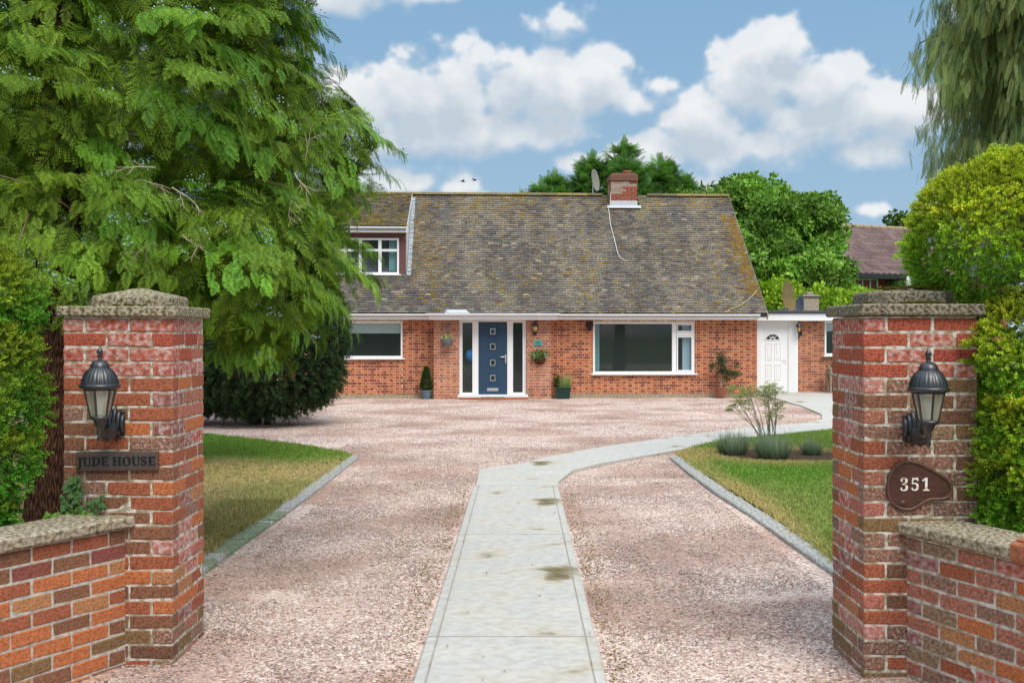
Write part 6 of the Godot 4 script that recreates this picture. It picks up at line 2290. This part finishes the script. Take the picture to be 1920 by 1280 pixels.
func far_trees() -> void:
	far_conifer(Vector3(4.30, 0, -46), 9.5, 2.3, 251, "tallest dark conifer directly behind the chimney")
	far_conifer(Vector3(2.95, 0, -46.5), 9.0, 2.1, 254, "dark conifer just left of the chimney")
	far_conifer(Vector3(5.9, 0, -47), 9.0, 2.1, 257, "dark conifer right of the chimney")
	far_conifer(Vector3(1.45, 0, -46), 8.15, 1.9, 260, "dark conifer third from the left over the ridge")
	far_conifer(Vector3(0.15, 0, -45.5), 7.3, 1.6, 268, "leftmost conifer of the dark row, lowest over the ridge")
	far_conifer(Vector3(0.85, 0, -45), 7.6, 1.6, 263, "second lowest dark conifer, next to the leftmost over the ridge")
	far_conifer(Vector3(7.0, 0, -47.5), 8.3, 1.8, 266, "dark conifer between the chimney and the broad leafy tree")
	broadleaf("leafy_tree", Vector3(9.6, 0, -42.8), [
		[Vector3(9.0, 5.55, -42.6), Vector3(2.1, 1.75, 2.2)], [Vector3(10.6, 5.3, -43), Vector3(1.4, 1.65, 2.0)], [Vector3(8.6, 6.35, -43), Vector3(1.5, 1.25, 1.8)], [Vector3(11.05, 4.15, -42.4), Vector3(0.9, 1.2, 1.5)],
		[Vector3(8.1, 4.25, -42), Vector3(1.6, 1.6, 2.0)], [Vector3(9.7, 3.8, -41), Vector3(1.95, 1.17, 1.8)], [Vector3(11.0, 2.9, -42), Vector3(1.3, 1.0, 1.5)],
	], 271, 7000, 0.20, Color(0.085, 0.20, 0.03), Color(0.27, 0.46, 0.07), "broad bright green leafy tree behind the end of the roof")
	broadleaf("leafy_tree", Vector3(7.6, 0, -45.6), [[Vector3(7.35, 6.4, -45.5), Vector3(1.1, 0.95, 1.4)], [Vector3(7.0, 5.2, -45.5), Vector3(1.3, 1.3, 1.4)]], 275, 1600, 0.20, Color(0.085, 0.17, 0.026), Color(0.20, 0.32, 0.05), "small leafy tree between the conifers and the broad leafy tree")
	broadleaf("leafy_tree", Vector3(19.8, 0, -58), [[Vector3(19.7, 6.6, -58), Vector3(1.3, 0.9, 1.4)], [Vector3(20.4, 5.6, -58), Vector3(1.6, 1.6, 1.6)]], 279, 1500, 0.22, Color(0.05, 0.10, 0.02), Color(0.12, 0.20, 0.04), "treetop showing over the neighbouring roof ridge")
	# laurel hedge beyond the flat roof
	rng.seed = 281
	var at := Vector3(10.3, 0, -38)
	var t := base("laurel_hedge", at)
	tag(t, "bright yellow green laurel hedge behind the flat roofed extension", "hedge")
	var lobes := [[Vector3(8.7, 1.8, -38), Vector3(1.3, 1.55, 0.9)], [Vector3(10.3, 1.7, -38), Vector3(1.4, 1.45, 0.9)], [Vector3(11.6, 1.65, -38), Vector3(1.2, 1.35, 0.9)], [Vector3(13.2, 1.5, -38.4), Vector3(1.4, 1.3, 0.9)]]
	var cl := []
	for k in 3:
		cl.append(leaf_cluster(285 + k, 22, 0.15, Color(0.20, 0.35, 0.025), Color(0.42, 0.58, 0.04), 0.20))
	var where := []
	var cols := PackedColorArray()
	for q in on_lobes(lobes, 2600, 1.0, 0.9):
		var p: Vector3 = q[0] + q[1] * rng.randf_range(-0.2, 0.2)
		where.append(Transform3D(Basis.from_euler(Vector3(rng.randf() * TAU, rng.randf() * TAU, rng.randf() * TAU)), p - at))
		var b := rng.randf_range(0.7, 1.2)
		cols.append(Color(b, b, b))
	split("foliage", cl, M.leaf, where, cols, t)
	# blue-grey conifer behind the cypress
	rng.seed = 291
	var bt := base("blue_conifer", Vector3(-4.45, 0, -14.0))
	tag(bt, "tall bluish conifer rising behind the cypress crown", "tree")
	var tg := Geo.new()
	tg.tube([Vector3(0, -0.05, 0), Vector3(0, 5, 0), Vector3(0, 10, 0)], [0.28, 0.18, 0.02], 10)
	put("trunk", tg, M.bark, bt)
	var sp := []
	for k in 3:
		sp.append(cypress_spray(295 + k, Color(0.035, 0.060, 0.040), Color(0.090, 0.130, 0.085), 0.2))
	where = []
	cols = PackedColorArray()
	for k in 620:
		var y := rng.randf_range(2.0, 9.6)
		var a := rng.randf() * TAU
		var reach := 2.0 * clampf((10.6 - y) / 4.5, 0.1, 1.0) * rng.randf_range(0.75, 1.06)
		var d := Vector3(cos(a), 0.15, sin(a))
		for m in 12:
			var v := rng.randf_range(0.5, 1.0)
			var p := Vector3(0, y, 0) + d * reach * v + Vector3(rng.randf_range(-0.15, 0.15), -0.3 * v * v + rng.randf_range(-0.12, 0.12), rng.randf_range(-0.15, 0.15))
			where.append(aim((d + Vector3(rng.randf_range(-0.6, 0.6), rng.randf_range(-1.2, 0.1), rng.randf_range(-0.6, 0.6))).normalized(), Vector3.UP + d, rng.randf_range(0.22, 0.38), p))
			var b := rng.randf_range(0.7, 1.25)
			cols.append(Color(b, b, b))
	split("crown", sp, M.needle, where, cols, bt)


func neighbour() -> void:
	# a two storey house beyond the hedge, seen by its roof and the top of its wall
	rng.seed = 301
	var h := base("neighbouring_house", Vector3(13.0, 0, -45.0), deg_to_rad(24.0))
	tag(h, "neighbouring brick house with brown tiled roof beyond the laurel hedge", "house")
	var w := Geo.new()
	w.span(Vector3(-0.3, 0, -6.0), Vector3(9.0, 4.25, 0))
	put("wall", w, M.gable, h)
	var bk := Geo.new()
	for row in range(34, 56):
		var x := -0.3 - (0.1125 if row & 1 else 0.0)
		while x < 4.5:
			bk.col = Color(0.42, 0.14, 0.07).lerp(Color(0.30, 0.085, 0.05), rng.randf())
			bk.box(Vector3(x + 0.107, row * 0.075, 0.006), Vector3(0.214, 0.065, 0.03))
			x += 0.225
	kind(put("brickwork", bk, M.vc_brick, h), "stuff")
	var r := Geo.new()
	var lo := Vector2(0.55, 4.15)
	var hi := Vector2(-3.0, 6.45)
	r.hexa([Vector3(-0.9, lo.y - 0.15, lo.x - 0.05), Vector3(9.6, lo.y - 0.15, lo.x - 0.05), Vector3(-0.9, lo.y, lo.x), Vector3(9.6, lo.y, lo.x), Vector3(-0.9, hi.y - 0.15, hi.x), Vector3(9.6, hi.y - 0.15, hi.x), Vector3(-0.9, hi.y, hi.x), Vector3(9.6, hi.y, hi.x)])
	r.hexa([Vector3(-0.9, lo.y - 0.15, -6.5), Vector3(9.6, lo.y - 0.15, -6.5), Vector3(-0.9, lo.y, -6.55), Vector3(9.6, lo.y, -6.55), Vector3(-0.9, hi.y - 0.15, hi.x - 0.002), Vector3(9.6, hi.y - 0.15, hi.x - 0.002), Vector3(-0.9, hi.y, hi.x - 0.002), Vector3(9.6, hi.y, hi.x - 0.002)])
	var roof := put("roof", r, M.felt, h)
	var t := Geo.new()
	var s := Vector3(0, hi.y - lo.y, hi.x - lo.x)
	var rows := 14
	for i in rows:
		var x := -0.9
		while x < 6.0:
			var p := Vector3(x, lo.y, lo.x) + s * (i / float(rows))
			var q := p + s * (1.06 / rows)
			t.col = Color(0.125, 0.082, 0.075).lerp(Color(0.185, 0.13, 0.118), rng.randf()) * rng.randf_range(0.85, 1.1)
			for k in 3:
				var xa := x + k * 0.1
				var up: float = [0.03, 0.075, 0.03][k]
				var up2: float = [0.075, 0.03, 0.03][k]
				t.quad(p + Vector3(xa - x, up, 0), p + Vector3(xa - x + 0.1, up2, 0), q + Vector3(xa - x + 0.1, up2 - 0.02, 0), q + Vector3(xa - x, up - 0.02, 0))
				t.quad(p + Vector3(xa - x, up - 0.035, 0.005), p + Vector3(xa - x + 0.1, up2 - 0.035, 0.005), p + Vector3(xa - x + 0.1, up2, 0), p + Vector3(xa - x, up, 0))
			x += 0.3
	kind(put("tiles", t, M.far_roof, roof), "stuff")
	var rd := Geo.new()
	var x := -0.9
	while x < 6.0:
		rd.lathe([Vector2(0.11, 0), Vector2(0.11, 0.43)], 10, Vector3(x, hi.y - 0.02, hi.x), Basis(Vector3.UP, Vector3.RIGHT, Vector3.FORWARD))
		x += 0.45
	put("ridge", rd, mat(Color(0.33, 0.24, 0.14), 0.9), roof)
	var gt := Geo.new()
	gt.span(Vector3(-0.9, lo.y - 0.20, lo.x - 0.07), Vector3(9.6, lo.y - 0.02, lo.x - 0.052))
	put("fascia", gt, M.matt_black, h)
	window("window", rect(0.55, 3.05, 1.75, 3.98), 0.02, [rect(0.92, 3.1, 0.98, 3.93), rect(1.32, 3.1, 1.38, 3.93)], [rect(0.6, 3.1, 0.92, 3.93), rect(0.98, 3.1, 1.32, 3.93), rect(1.38, 3.1, 1.70, 3.93)], h)
	var pn := Geo.new()
	pn.soft_box(Vector3(3.3, 3.35, 0.30), Vector3(1.0, 1.5, 0.5), 0.02)
	put("white_bay", pn, M.white, h)
	var wc := base("climber", inside(0, 0, 0))
	wc.position = h.transform * Vector3(2.55, 2.6, 0.35)
	tag(wc, "pale leafy climber on the neighbouring wall beside its white bay", "climbing plant")
	var cl := [leaf_cluster(311, 20, 0.10, Color(0.10, 0.19, 0.05), Color(0.22, 0.33, 0.12), 0.14)]
	var where := []
	var cols := PackedColorArray()
	for k in 70:
		where.append(Transform3D(Basis.from_euler(Vector3(rng.randf() * 6, rng.randf() * 6, 0)), Vector3(rng.randfn(0, 0.22), rng.randf_range(0, 1.5), rng.randfn(0, 0.08))))
		cols.append(Color.WHITE * rng.randf_range(0.8, 1.2))
	split("leaves", cl, M.leaf, where, cols, wc)


# ---------------------------------------------------------------- small plants
func leafy(called: String, at: Vector3, label: String, cat: String) -> Node3D:
	var o := base(called, at)
	tag(o, label, cat)
	return o


func fill(o: Node3D, called: String, meshes: Array, m: Material, n: int, c: Vector3, r: Vector3, s0: float, s1: float, tint0: Color, tint1: Color, surface := 0.5) -> void:
	var where := []
	var cols := PackedColorArray()
	for i in n:
		var d := Vector3(rng.randfn(), rng.randfn(), rng.randfn()).normalized()
		var p := c + d * r * pow(rng.randf(), surface)
		where.append(Transform3D(Basis.from_euler(Vector3(rng.randf_range(-1, 1), rng.randf() * TAU, rng.randf_range(-1, 1))).scaled(Vector3.ONE * rng.randf_range(s0, s1)), p))
		cols.append(tint0.lerp(tint1, rng.randf()))
	split(called, meshes, m, where, cols, o)


func small_plants() -> void:
	rng.seed = 321
	var green := [leaf_cluster(331, 24, 0.5, Color(0.10, 0.20, 0.04), Color(0.20, 0.34, 0.08), 0.9), leaf_cluster(332, 24, 0.5, Color(0.08, 0.17, 0.035), Color(0.18, 0.30, 0.07), 0.9)]
	var pale := [leaf_cluster(333, 22, 0.5, Color(0.22, 0.34, 0.06), Color(0.40, 0.50, 0.10), 0.9)]
	var petal := [leaf_cluster(334, 12, 0.6, Color(0.9, 0.9, 0.9), Color(1, 1, 1), 0.6)]
	var W1 := Color.WHITE
	# grey hanging bowl on the porch wall
	var o := leafy("hanging_basket", inside(-1.947, 1.40, 0.60), "grey wicker hanging basket of pale yellow flowers on the porch wall", "hanging basket")
	var g := Geo.new()
	for i in 9:
		var y := 0.012 + i * 0.021
		var r := 0.10 + 0.055 * sin((i + 1) / 9.0 * PI / 2)
		var ring := []
		for j in 25:
			var a := TAU * j / 24
			ring.append(Vector3(cos(a) * (r + 0.004 * sin(a * 12 + i * PI)), y, sin(a) * (r + 0.004 * sin(a * 12 + i * PI))))
		g.tube(ring, [0.0115], 5)
	g.lathe([Vector2(0.001, 0.005), Vector2(0.09, 0.005), Vector2(0.14, 0.1), Vector2(0.148, 0.19)], 16)
	put("bowl", g, M.wicker, o)
	g = Geo.new()
	for a in [0.5, 2.6, 4.7]:
		g.tube([Vector3(cos(a) * 0.15, 0.19, sin(a) * 0.15), Vector3(0, 0.50, 0)], [0.003], 4)
	g.tube([Vector3(0, 0.50, 0), Vector3(0, 0.53, -0.08), Vector3(0, 0.50, -0.19)], [0.006], 5)
	put("chains", g, M.wicker, o)
	fill(o, "leaves", pale, M.leaf, 60, Vector3(0, 0.21, 0), Vector3(0.17, 0.07, 0.16), 0.03, 0.05, W1 * 0.8, W1)
	fill(o, "flowers", petal, M.petal, 46, Vector3(0, 0.23, 0.02), Vector3(0.18, 0.06, 0.16), 0.025, 0.035, Color(0.75, 0.66, 0.22), Color(0.85, 0.84, 0.74), 0.2)
	# coir wall basket
	o = leafy("wall_basket", inside(0.50, 0.90, 0.415), "brown wall basket spilling green leaves and pink white flowers", "flower basket")
	g = Geo.new()
	g.lathe([Vector2(0.001, 0.0), Vector2(0.09, 0.03), Vector2(0.14, 0.10), Vector2(0.165, 0.19)], 18, Vector3(0, 0, 0.0), Basis.IDENTITY, Vector2(1.0, 1.0))
	put("basket", g, M.coir, o)
	fill(o, "leaves", green, M.leaf, 110, Vector3(0, 0.27, 0.04), Vector3(0.27, 0.13, 0.16), 0.04, 0.07, W1 * 0.7, W1 * 1.1)
	fill(o, "flowers", petal, M.petal, 36, Vector3(-0.03, 0.25, 0.10), Vector3(0.25, 0.11, 0.12), 0.025, 0.04, Color(0.80, 0.60, 0.60), Color(0.88, 0.86, 0.84), 0.3)
	# dwarf conifer in a blue pot
	o = leafy("potted_conifer", inside(-2.494, 0.0, 0.36), "small cone shaped conifer in a blue grey pot beside the porch", "potted plant")
	g = Geo.new()
	g.lathe([Vector2(0.001, 0.0), Vector2(0.095, 0.0), Vector2(0.125, 0.20), Vector2(0.14, 0.205), Vector2(0.14, 0.235), Vector2(0.122, 0.235), Vector2(0.12, 0.20), Vector2(0.001, 0.20)], 24)
	put("pot", g, M.pot_blue, o)
	var nt := [needle_tuft(341, Color(0.020, 0.045, 0.012), Color(0.06, 0.12, 0.025), 10, 0.35, 0.06), needle_tuft(342, Color(0.020, 0.045, 0.012), Color(0.06, 0.12, 0.025), 10, 0.35, 0.06)]
	var where := []
	var cols := PackedColorArray()
	for i in 900:
		var t := rng.randf()
		var a := rng.randf() * TAU
		var r := 0.165 * pow(1.0 - t, 0.72) * smoothstep(-0.12, 0.16, t) * rng.randf_range(0.8, 1.05)
		where.append(aim(Vector3(cos(a), 0.8, sin(a)), Vector3.UP, rng.randf_range(0.045, 0.075), Vector3(cos(a) * r, 0.22 + 0.62 * t, sin(a) * r)))
		cols.append(W1 * rng.randf_range(0.7, 1.3))
	split("foliage", nt, M.needle, where, cols, o)
	# dark green trough
	o = leafy("planter", inside(1.125, 0.0, 0.36), "dark green square planter with pale feathery plants against the front wall", "planter")
	g = Geo.new()
	var c8 := func(w: float, d: float, y: float) -> Array: return [Vector3(-w, y, d), Vector3(w, y, d), Vector3(w, y, -d), Vector3(-w, y, -d)]
	var lo: Array = c8.call(0.165, 0.13, 0.0)
	var hi: Array = c8.call(0.20, 0.16, 0.285)
	for i in 4:
		g.oquad(lo[i], lo[(i + 1) % 4], hi[(i + 1) % 4], hi[i], Vector3(0, 0.15, 0))
	g.soft_box(Vector3(0, 0.29, 0.165), Vector3(0.44, 0.035, 0.03), 0.008)
	g.soft_box(Vector3(0, 0.29, -0.165), Vector3(0.44, 0.035, 0.03), 0.008)
	g.soft_box(Vector3(0.207, 0.29, 0), Vector3(0.03, 0.034, 0.30), 0.008)
	g.soft_box(Vector3(-0.207, 0.29, 0), Vector3(0.03, 0.034, 0.30), 0.008)
	put("box", g, M.trough_green, o)
	g = Geo.new()
	g.span(Vector3(-0.19, 0.24, -0.15), Vector3(0.19, 0.265, 0.15))
	put("soil", g, M.soil, o)
	fill(o, "leaves", nt, M.needle, 130, Vector3(-0.16, 0.45, 0.0), Vector3(0.11, 0.28, 0.10), 0.05, 0.09, W1 * 0.8, W1 * 1.4)
	where = []
	cols = PackedColorArray()
	var blade := grass_blade(361, Color(0.16, 0.26, 0.06), Color(0.34, 0.42, 0.16))
	for i in 150:
		var a := rng.randf() * TAU
		var d := Vector3(cos(a) * 0.55 + 0.12, rng.randf_range(0.7, 1.3), sin(a) * 0.4).normalized()
		where.append(aim(d, Vector3(cos(a), 0.3, sin(a)), rng.randf_range(0.28, 0.46), Vector3(rng.randf_range(-0.12, 0.18), 0.26, rng.randf_range(-0.1, 0.1))))
		cols.append(W1 * rng.randf_range(0.8, 1.2))
	split("blades", [blade], M.leaf, where, cols, o)
	# copper pot and shrub
	o = leafy("potted_shrub", inside(5.365, 0.03, 0.34), "leggy shrub in a copper red pot against the front wall", "potted plant")
	g = Geo.new()
	g.lathe([Vector2(0.001, 0.0), Vector2(0.105, 0.0), Vector2(0.125, 0.03), Vector2(0.155, 0.15), Vector2(0.150, 0.24), Vector2(0.168, 0.255), Vector2(0.168, 0.275), Vector2(0.145, 0.275), Vector2(0.14, 0.23), Vector2(0.001, 0.23)], 26)
	put("pot", g, M.copper, o)
	g = Geo.new()
	g.tube([Vector3(0, 0.22, 0), Vector3(0.01, 0.5, 0), Vector3(0.02, 0.75, 0.02), Vector3(-0.02, 1.05, 0)], [0.022, 0.018, 0.013, 0.006], 7)
	g.tube([Vector3(0.01, 0.3, 0), Vector3(0.12, 0.55, 0.02), Vector3(0.36, 0.66, 0.04)], [0.014, 0.010, 0.005], 6)
	g.tube([Vector3(0.02, 0.7, 0), Vector3(-0.14, 0.8, 0.02), Vector3(-0.28, 0.86, 0.0)], [0.010, 0.008, 0.004], 6)
	put("stems", g, M.pale_twig, o)
	var dk := [leaf_cluster(371, 22, 0.5, Color(0.025, 0.055, 0.022), Color(0.07, 0.12, 0.05), 0.9)]
	for e in [[Vector3(0.0, 1.02, 0), Vector3(0.16, 0.24, 0.14), 46], [Vector3(0.06, 0.72, 0.02), Vector3(0.20, 0.16, 0.14), 46], [Vector3(0.33, 0.62, 0.04), Vector3(0.20, 0.15, 0.10), 34], [Vector3(-0.26, 0.86, 0), Vector3(0.09, 0.10, 0.08), 12], [Vector3(0.10, 0.52, 0.02), Vector3(0.12, 0.08, 0.08), 12], [Vector3(0.42, 0.85, 0.02), Vector3(0.08, 0.12, 0.05), 8]]:
		fill(o, "leaves", dk, M.leaf, e[2], e[0], e[1], 0.05, 0.08, W1 * 0.7, W1 * 1.3, 0.6)
	# plants in the trough on the stand
	o = leafy("trough_plant", inside(9.15, 0.75, -1.55), "straggly light green plant in the wooden trough by the extension", "plant")
	fill(o, "leaves", green, M.leaf, 40, Vector3(0.0, 0.10, 0), Vector3(0.18, 0.13, 0.12), 0.05, 0.08, W1 * 0.9, W1 * 1.4)
	fill(o, "leaves", pale, M.leaf, 24, Vector3(0.14, 0.42, 0), Vector3(0.07, 0.26, 0.07), 0.05, 0.08, W1 * 0.7, W1, 0.6)
	flower_bed()
	ivy()


func grass_blade(sd: int, dark: Color, light: Color) -> ArrayMesh:
	var r := RandomNumberGenerator.new()
	r.seed = sd
	var g := Geo.new()
	var p := Vector3.ZERO
	for i in 6:
		var t := i / 6.0
		var q := Vector3(0, (i + 1) / 6.0, -0.35 * pow((i + 1) / 6.0, 2.2))
		var w := 0.022 * (1.0 - t)
		var w2 := 0.022 * (1.0 - (i + 1) / 6.0)
		g.quad2(p - Vector3(w, 0, 0), p + Vector3(w, 0, 0), q + Vector3(w2, 0, 0), q - Vector3(w2, 0, 0), dark.lerp(light, t), dark.lerp(light, t + 0.16))
		p = q
	return g.mesh()


func flower_bed() -> void:
	rng.seed = 381
	var bed := PackedVector2Array()
	for j in 24:
		var a := TAU * j / 24
		bed.append(Vector2(3.55 + cos(a) * 0.85 * (1 + 0.05 * sin(a * 3)), 15.25 + sin(a) * 0.72))
	var g := Geo.new()
	g.plate(bed, 0.0, 0.058, Basis(Vector3.RIGHT, Vector3(0, 0, -1), Vector3.UP))
	kind(put("flower_bed", g, mat(Color(0.30, 0.20, 0.135), 1.0, {"tex": tex.fine, "bump": tex.fine, "height": 1.5, "scale": 1.6, "spec": 0.1})), "structure")
	var lav := []
	for k in 2:
		lav.append(grass_blade(385 + k, Color(0.12, 0.165, 0.11), Color(0.33, 0.40, 0.28)))
	var head := [leaf_cluster(388, 10, 0.5, Color(0.16, 0.14, 0.20), Color(0.26, 0.22, 0.30), 0.7)]
	for e in [[Vector3(2.92, 0.05, -15.35), 0.34, 0.30, "wider lavender clump nearest the path bend in the round bed"], [Vector3(3.36, 0.05, -14.85), 0.36, 0.32, "lavender clump at the front of the round bed below the tall stems"], [Vector3(3.98, 0.05, -15.3), 0.24, 0.20, "smallest lavender clump standing apart in the round bed"]]:
		var o := base("lavender", e[0])
		tag(o, e[3], "lavender", "lavender clumps in the round bed")
		var where := []
		var cols := PackedColorArray()
		var hw := []
		var hc := PackedColorArray()
		for i in int(900 * e[1] / 0.34):
			var a := rng.randf() * TAU
			var q := pow(rng.randf(), 0.5)
			var p: Vector3 = Vector3(cos(a), 0, sin(a)) * q * e[2] * 0.55
			var d := (Vector3(cos(a), 0, sin(a)) * q * 0.75 + Vector3.UP + Vector3(rng.randf_range(-0.3, 0.3), 0, rng.randf_range(-0.3, 0.3))).normalized()
			var s: float = e[1] * rng.randf_range(0.5, 0.95)
			where.append(aim(d, Vector3(cos(a), 0.2, sin(a)), s, p))
			cols.append(Color.WHITE * rng.randf_range(0.75, 1.25))
			if i % 26 == 0:
				var top: Vector3 = p + d * s * 1.35
				where.append(aim(d, Vector3(cos(a), 0.2, sin(a)), s * 1.35, p))
				cols.append(Color.WHITE)
				hw.append(Transform3D(Basis.IDENTITY.scaled(Vector3(0.012, 0.035, 0.012)), top))
				hc.append(Color.WHITE)
		split("foliage", lav, M.leaf, where, cols, o)
		split("flowers", head, M.petal, hw, hc, o)
	# tall open plant with flat yellow-green heads
	var o := base("fennel_plant", Vector3(3.42, 0.05, -15.5))
	tag(o, "tall open plant with yellow green flower heads in the round bed", "plant")
	var st := Geo.new()
	var hw := []
	var hc := PackedColorArray()
	for k in 24:
		var spread := rng.randf_range(-0.95, 0.12)
		var lean := Vector3(spread * 0.72 + 0.08, rng.randf_range(0.52, 0.92), rng.randf_range(-0.28, 0.28))
		if k == 0:
			lean = Vector3(-0.02, 0.98, 0.1)
		if k < 3:
			lean.x = rng.randf_range(0.0, 0.1); lean.y = 0.92
		var from := Vector3(rng.randf_range(-0.04, 0.16), 0, rng.randf_range(-0.06, 0.06))
		var mid := from.lerp(lean, 0.55) + Vector3(rng.randf_range(-0.05, 0.05), 0.06, 0)
		st.tube([from, mid, lean], [0.006, 0.005, 0.003], 5)
		for j in 7:
			var tip := lean + Vector3(rng.randf_range(-0.09, 0.09), rng.randf_range(-0.08, 0.06), rng.randf_range(-0.07, 0.07))
			st.tube([mid.lerp(lean, 0.7 + 0.05 * j), tip], [0.003, 0.002], 4)
			for i in 4:
				hw.append(Transform3D(Basis.from_euler(Vector3(rng.randf(), rng.randf() * 6, rng.randf())).scaled(Vector3.ONE * rng.randf_range(0.018, 0.032)), tip + Vector3(rng.randf_range(-0.03, 0.03), rng.randf_range(-0.012, 0.012), rng.randf_range(-0.03, 0.03))))
				hc.append(Color.WHITE * rng.randf_range(0.8, 1.2))
	put("stems", st, mat(Color(0.30, 0.30, 0.17), 0.8), o)
	split("flower_heads", [leaf_cluster(391, 14, 0.55, Color(0.26, 0.30, 0.09), Color(0.50, 0.50, 0.20), 0.8)], M.leaf, hw, hc, o)


func ivy() -> void:
	# lobed leaves on the front of the pillar with the name sign
	rng.seed = 401
	var o := base("ivy", Vector3(-2.235, 0.755, -5.62))
	tag(o, "dark green ivy climbing the pillar below the house name sign", "ivy")
	var shape := []
	for q in [[0, 0], [0.32, -0.14], [0.52, 0.12], [0.34, 0.30], [0.40, 0.55], [0.17, 0.60], [0, 1.0], [-0.17, 0.60], [-0.40, 0.55], [-0.34, 0.30], [-0.52, 0.12], [-0.32, -0.14]]:
		shape.append(Vector3(q[0], q[1], 0))
	var g := Geo.new()
	var c := Vector3(0, 0.3, 0.07)
	for i in 12:
		g.col = Color(0.06, 0.13, 0.045) if i % 2 else Color(0.075, 0.15, 0.05)
		g.tri(c, shape[i], shape[(i + 1) % 12])
	var leaf := g.mesh()
	for k in 130:
		var t := rng.randf()
		var y := pow(t, 1.1) * 0.22
		var w := lerpf(0.10, 0.03, y / 0.22)
		var x := rng.randfn(-0.01, w * 0.5) + y * 0.08
		if k % 5 == 0:
			x = rng.randf_range(0.06, 0.145); y = rng.randf_range(0.02, 0.12)
		if k % 7 == 0:
			x = rng.randf_range(-0.17, 0.02); y = rng.randf_range(-0.02, 0.05)
		var d := Vector3(rng.randf_range(-0.7, 0.7), rng.randf_range(-1.0, 0.25), 0.25)
		var xf := aim(d, Vector3(rng.randf_range(-0.35, 0.35), rng.randf_range(-0.1, 0.6), 1.0), rng.randf_range(0.022, 0.042), Vector3(x, y, rng.randf_range(-0.012, 0.03)))
		var b := rng.randf_range(0.75, 1.3)
		var m: Material = M.ivy
		if y < 0.06 and rng.randf() < 0.5:
			m = M.ivy_fresh
		put("leaf", leaf, m, o, xf)
	var st := Geo.new()
	for k in 5:
		var x := -0.1 + k * 0.05
		st.tube([Vector3(x, -0.06, -0.02), Vector3(x * 0.7, 0.08, -0.015), Vector3(x * 0.3 + 0.01, 0.22, -0.015)], [0.004, 0.003, 0.002], 5)
	put("stems", st, M.twig, o)


# ---------------------------------------------------------------- all of it
func _ready() -> void:
	# camera: eye at 1.69 m, lens shifted so that uprights stay upright
	var cam := Camera3D.new()
	cam.name = "camera"
	cam.projection = Camera3D.PROJECTION_FRUSTUM
	cam.near = 0.1
	cam.far = 1000.0
	cam.size = 0.1 * 1280.0 / 2100.0
	cam.frustum_offset = Vector2(-0.1 * 15.0 / 2100.0, -0.1 * 12.0 / 2100.0)
	cam.position = Vector3(0, 1.69, 0)
	add_child(cam)
	cam.current = true
	var sky_mat := PanoramaSkyMaterial.new()
	sky_mat.panorama = ImageTexture.create_from_image(make_sky())
	var sky := Sky.new()
	sky.sky_material = sky_mat
	var env := Environment.new()
	env.background_mode = Environment.BG_SKY
	env.sky = sky
	env.tonemap_mode = Environment.TONE_MAPPER_LINEAR
	env.tonemap_exposure = EXPOSURE
	env.sdfgi_enabled = true
	env.ssao_enabled = true
	env.ssil_enabled = true
	var we := WorldEnvironment.new()
	we.name = "environment"
	we.environment = env
	add_child(we)
	var sun := DirectionalLight3D.new()
	sun.name = "sun"
	sun.light_energy = SUN_ENERGY
	sun.light_angular_distance = SUN_SIZE
	sun.light_color = Color(1.0, 0.965, 0.91)
	sun.shadow_enabled = true
	sun.rotation_degrees = Vector3(-52, 24, 0)
	add_child(sun)
	make_materials()
	M.ivy_fresh = mat(Color(2.0, 1.9, 1.0), 0.6, {"vc": true, "back": Color(0.3, 0.35, 0.1), "spec": 0.25})
	ground()
	build_house()
	gate()
	house_things()
	neighbour()
	cypress()
	hedges()
	yew()
	weeping()
	far_trees()
	small_plants()
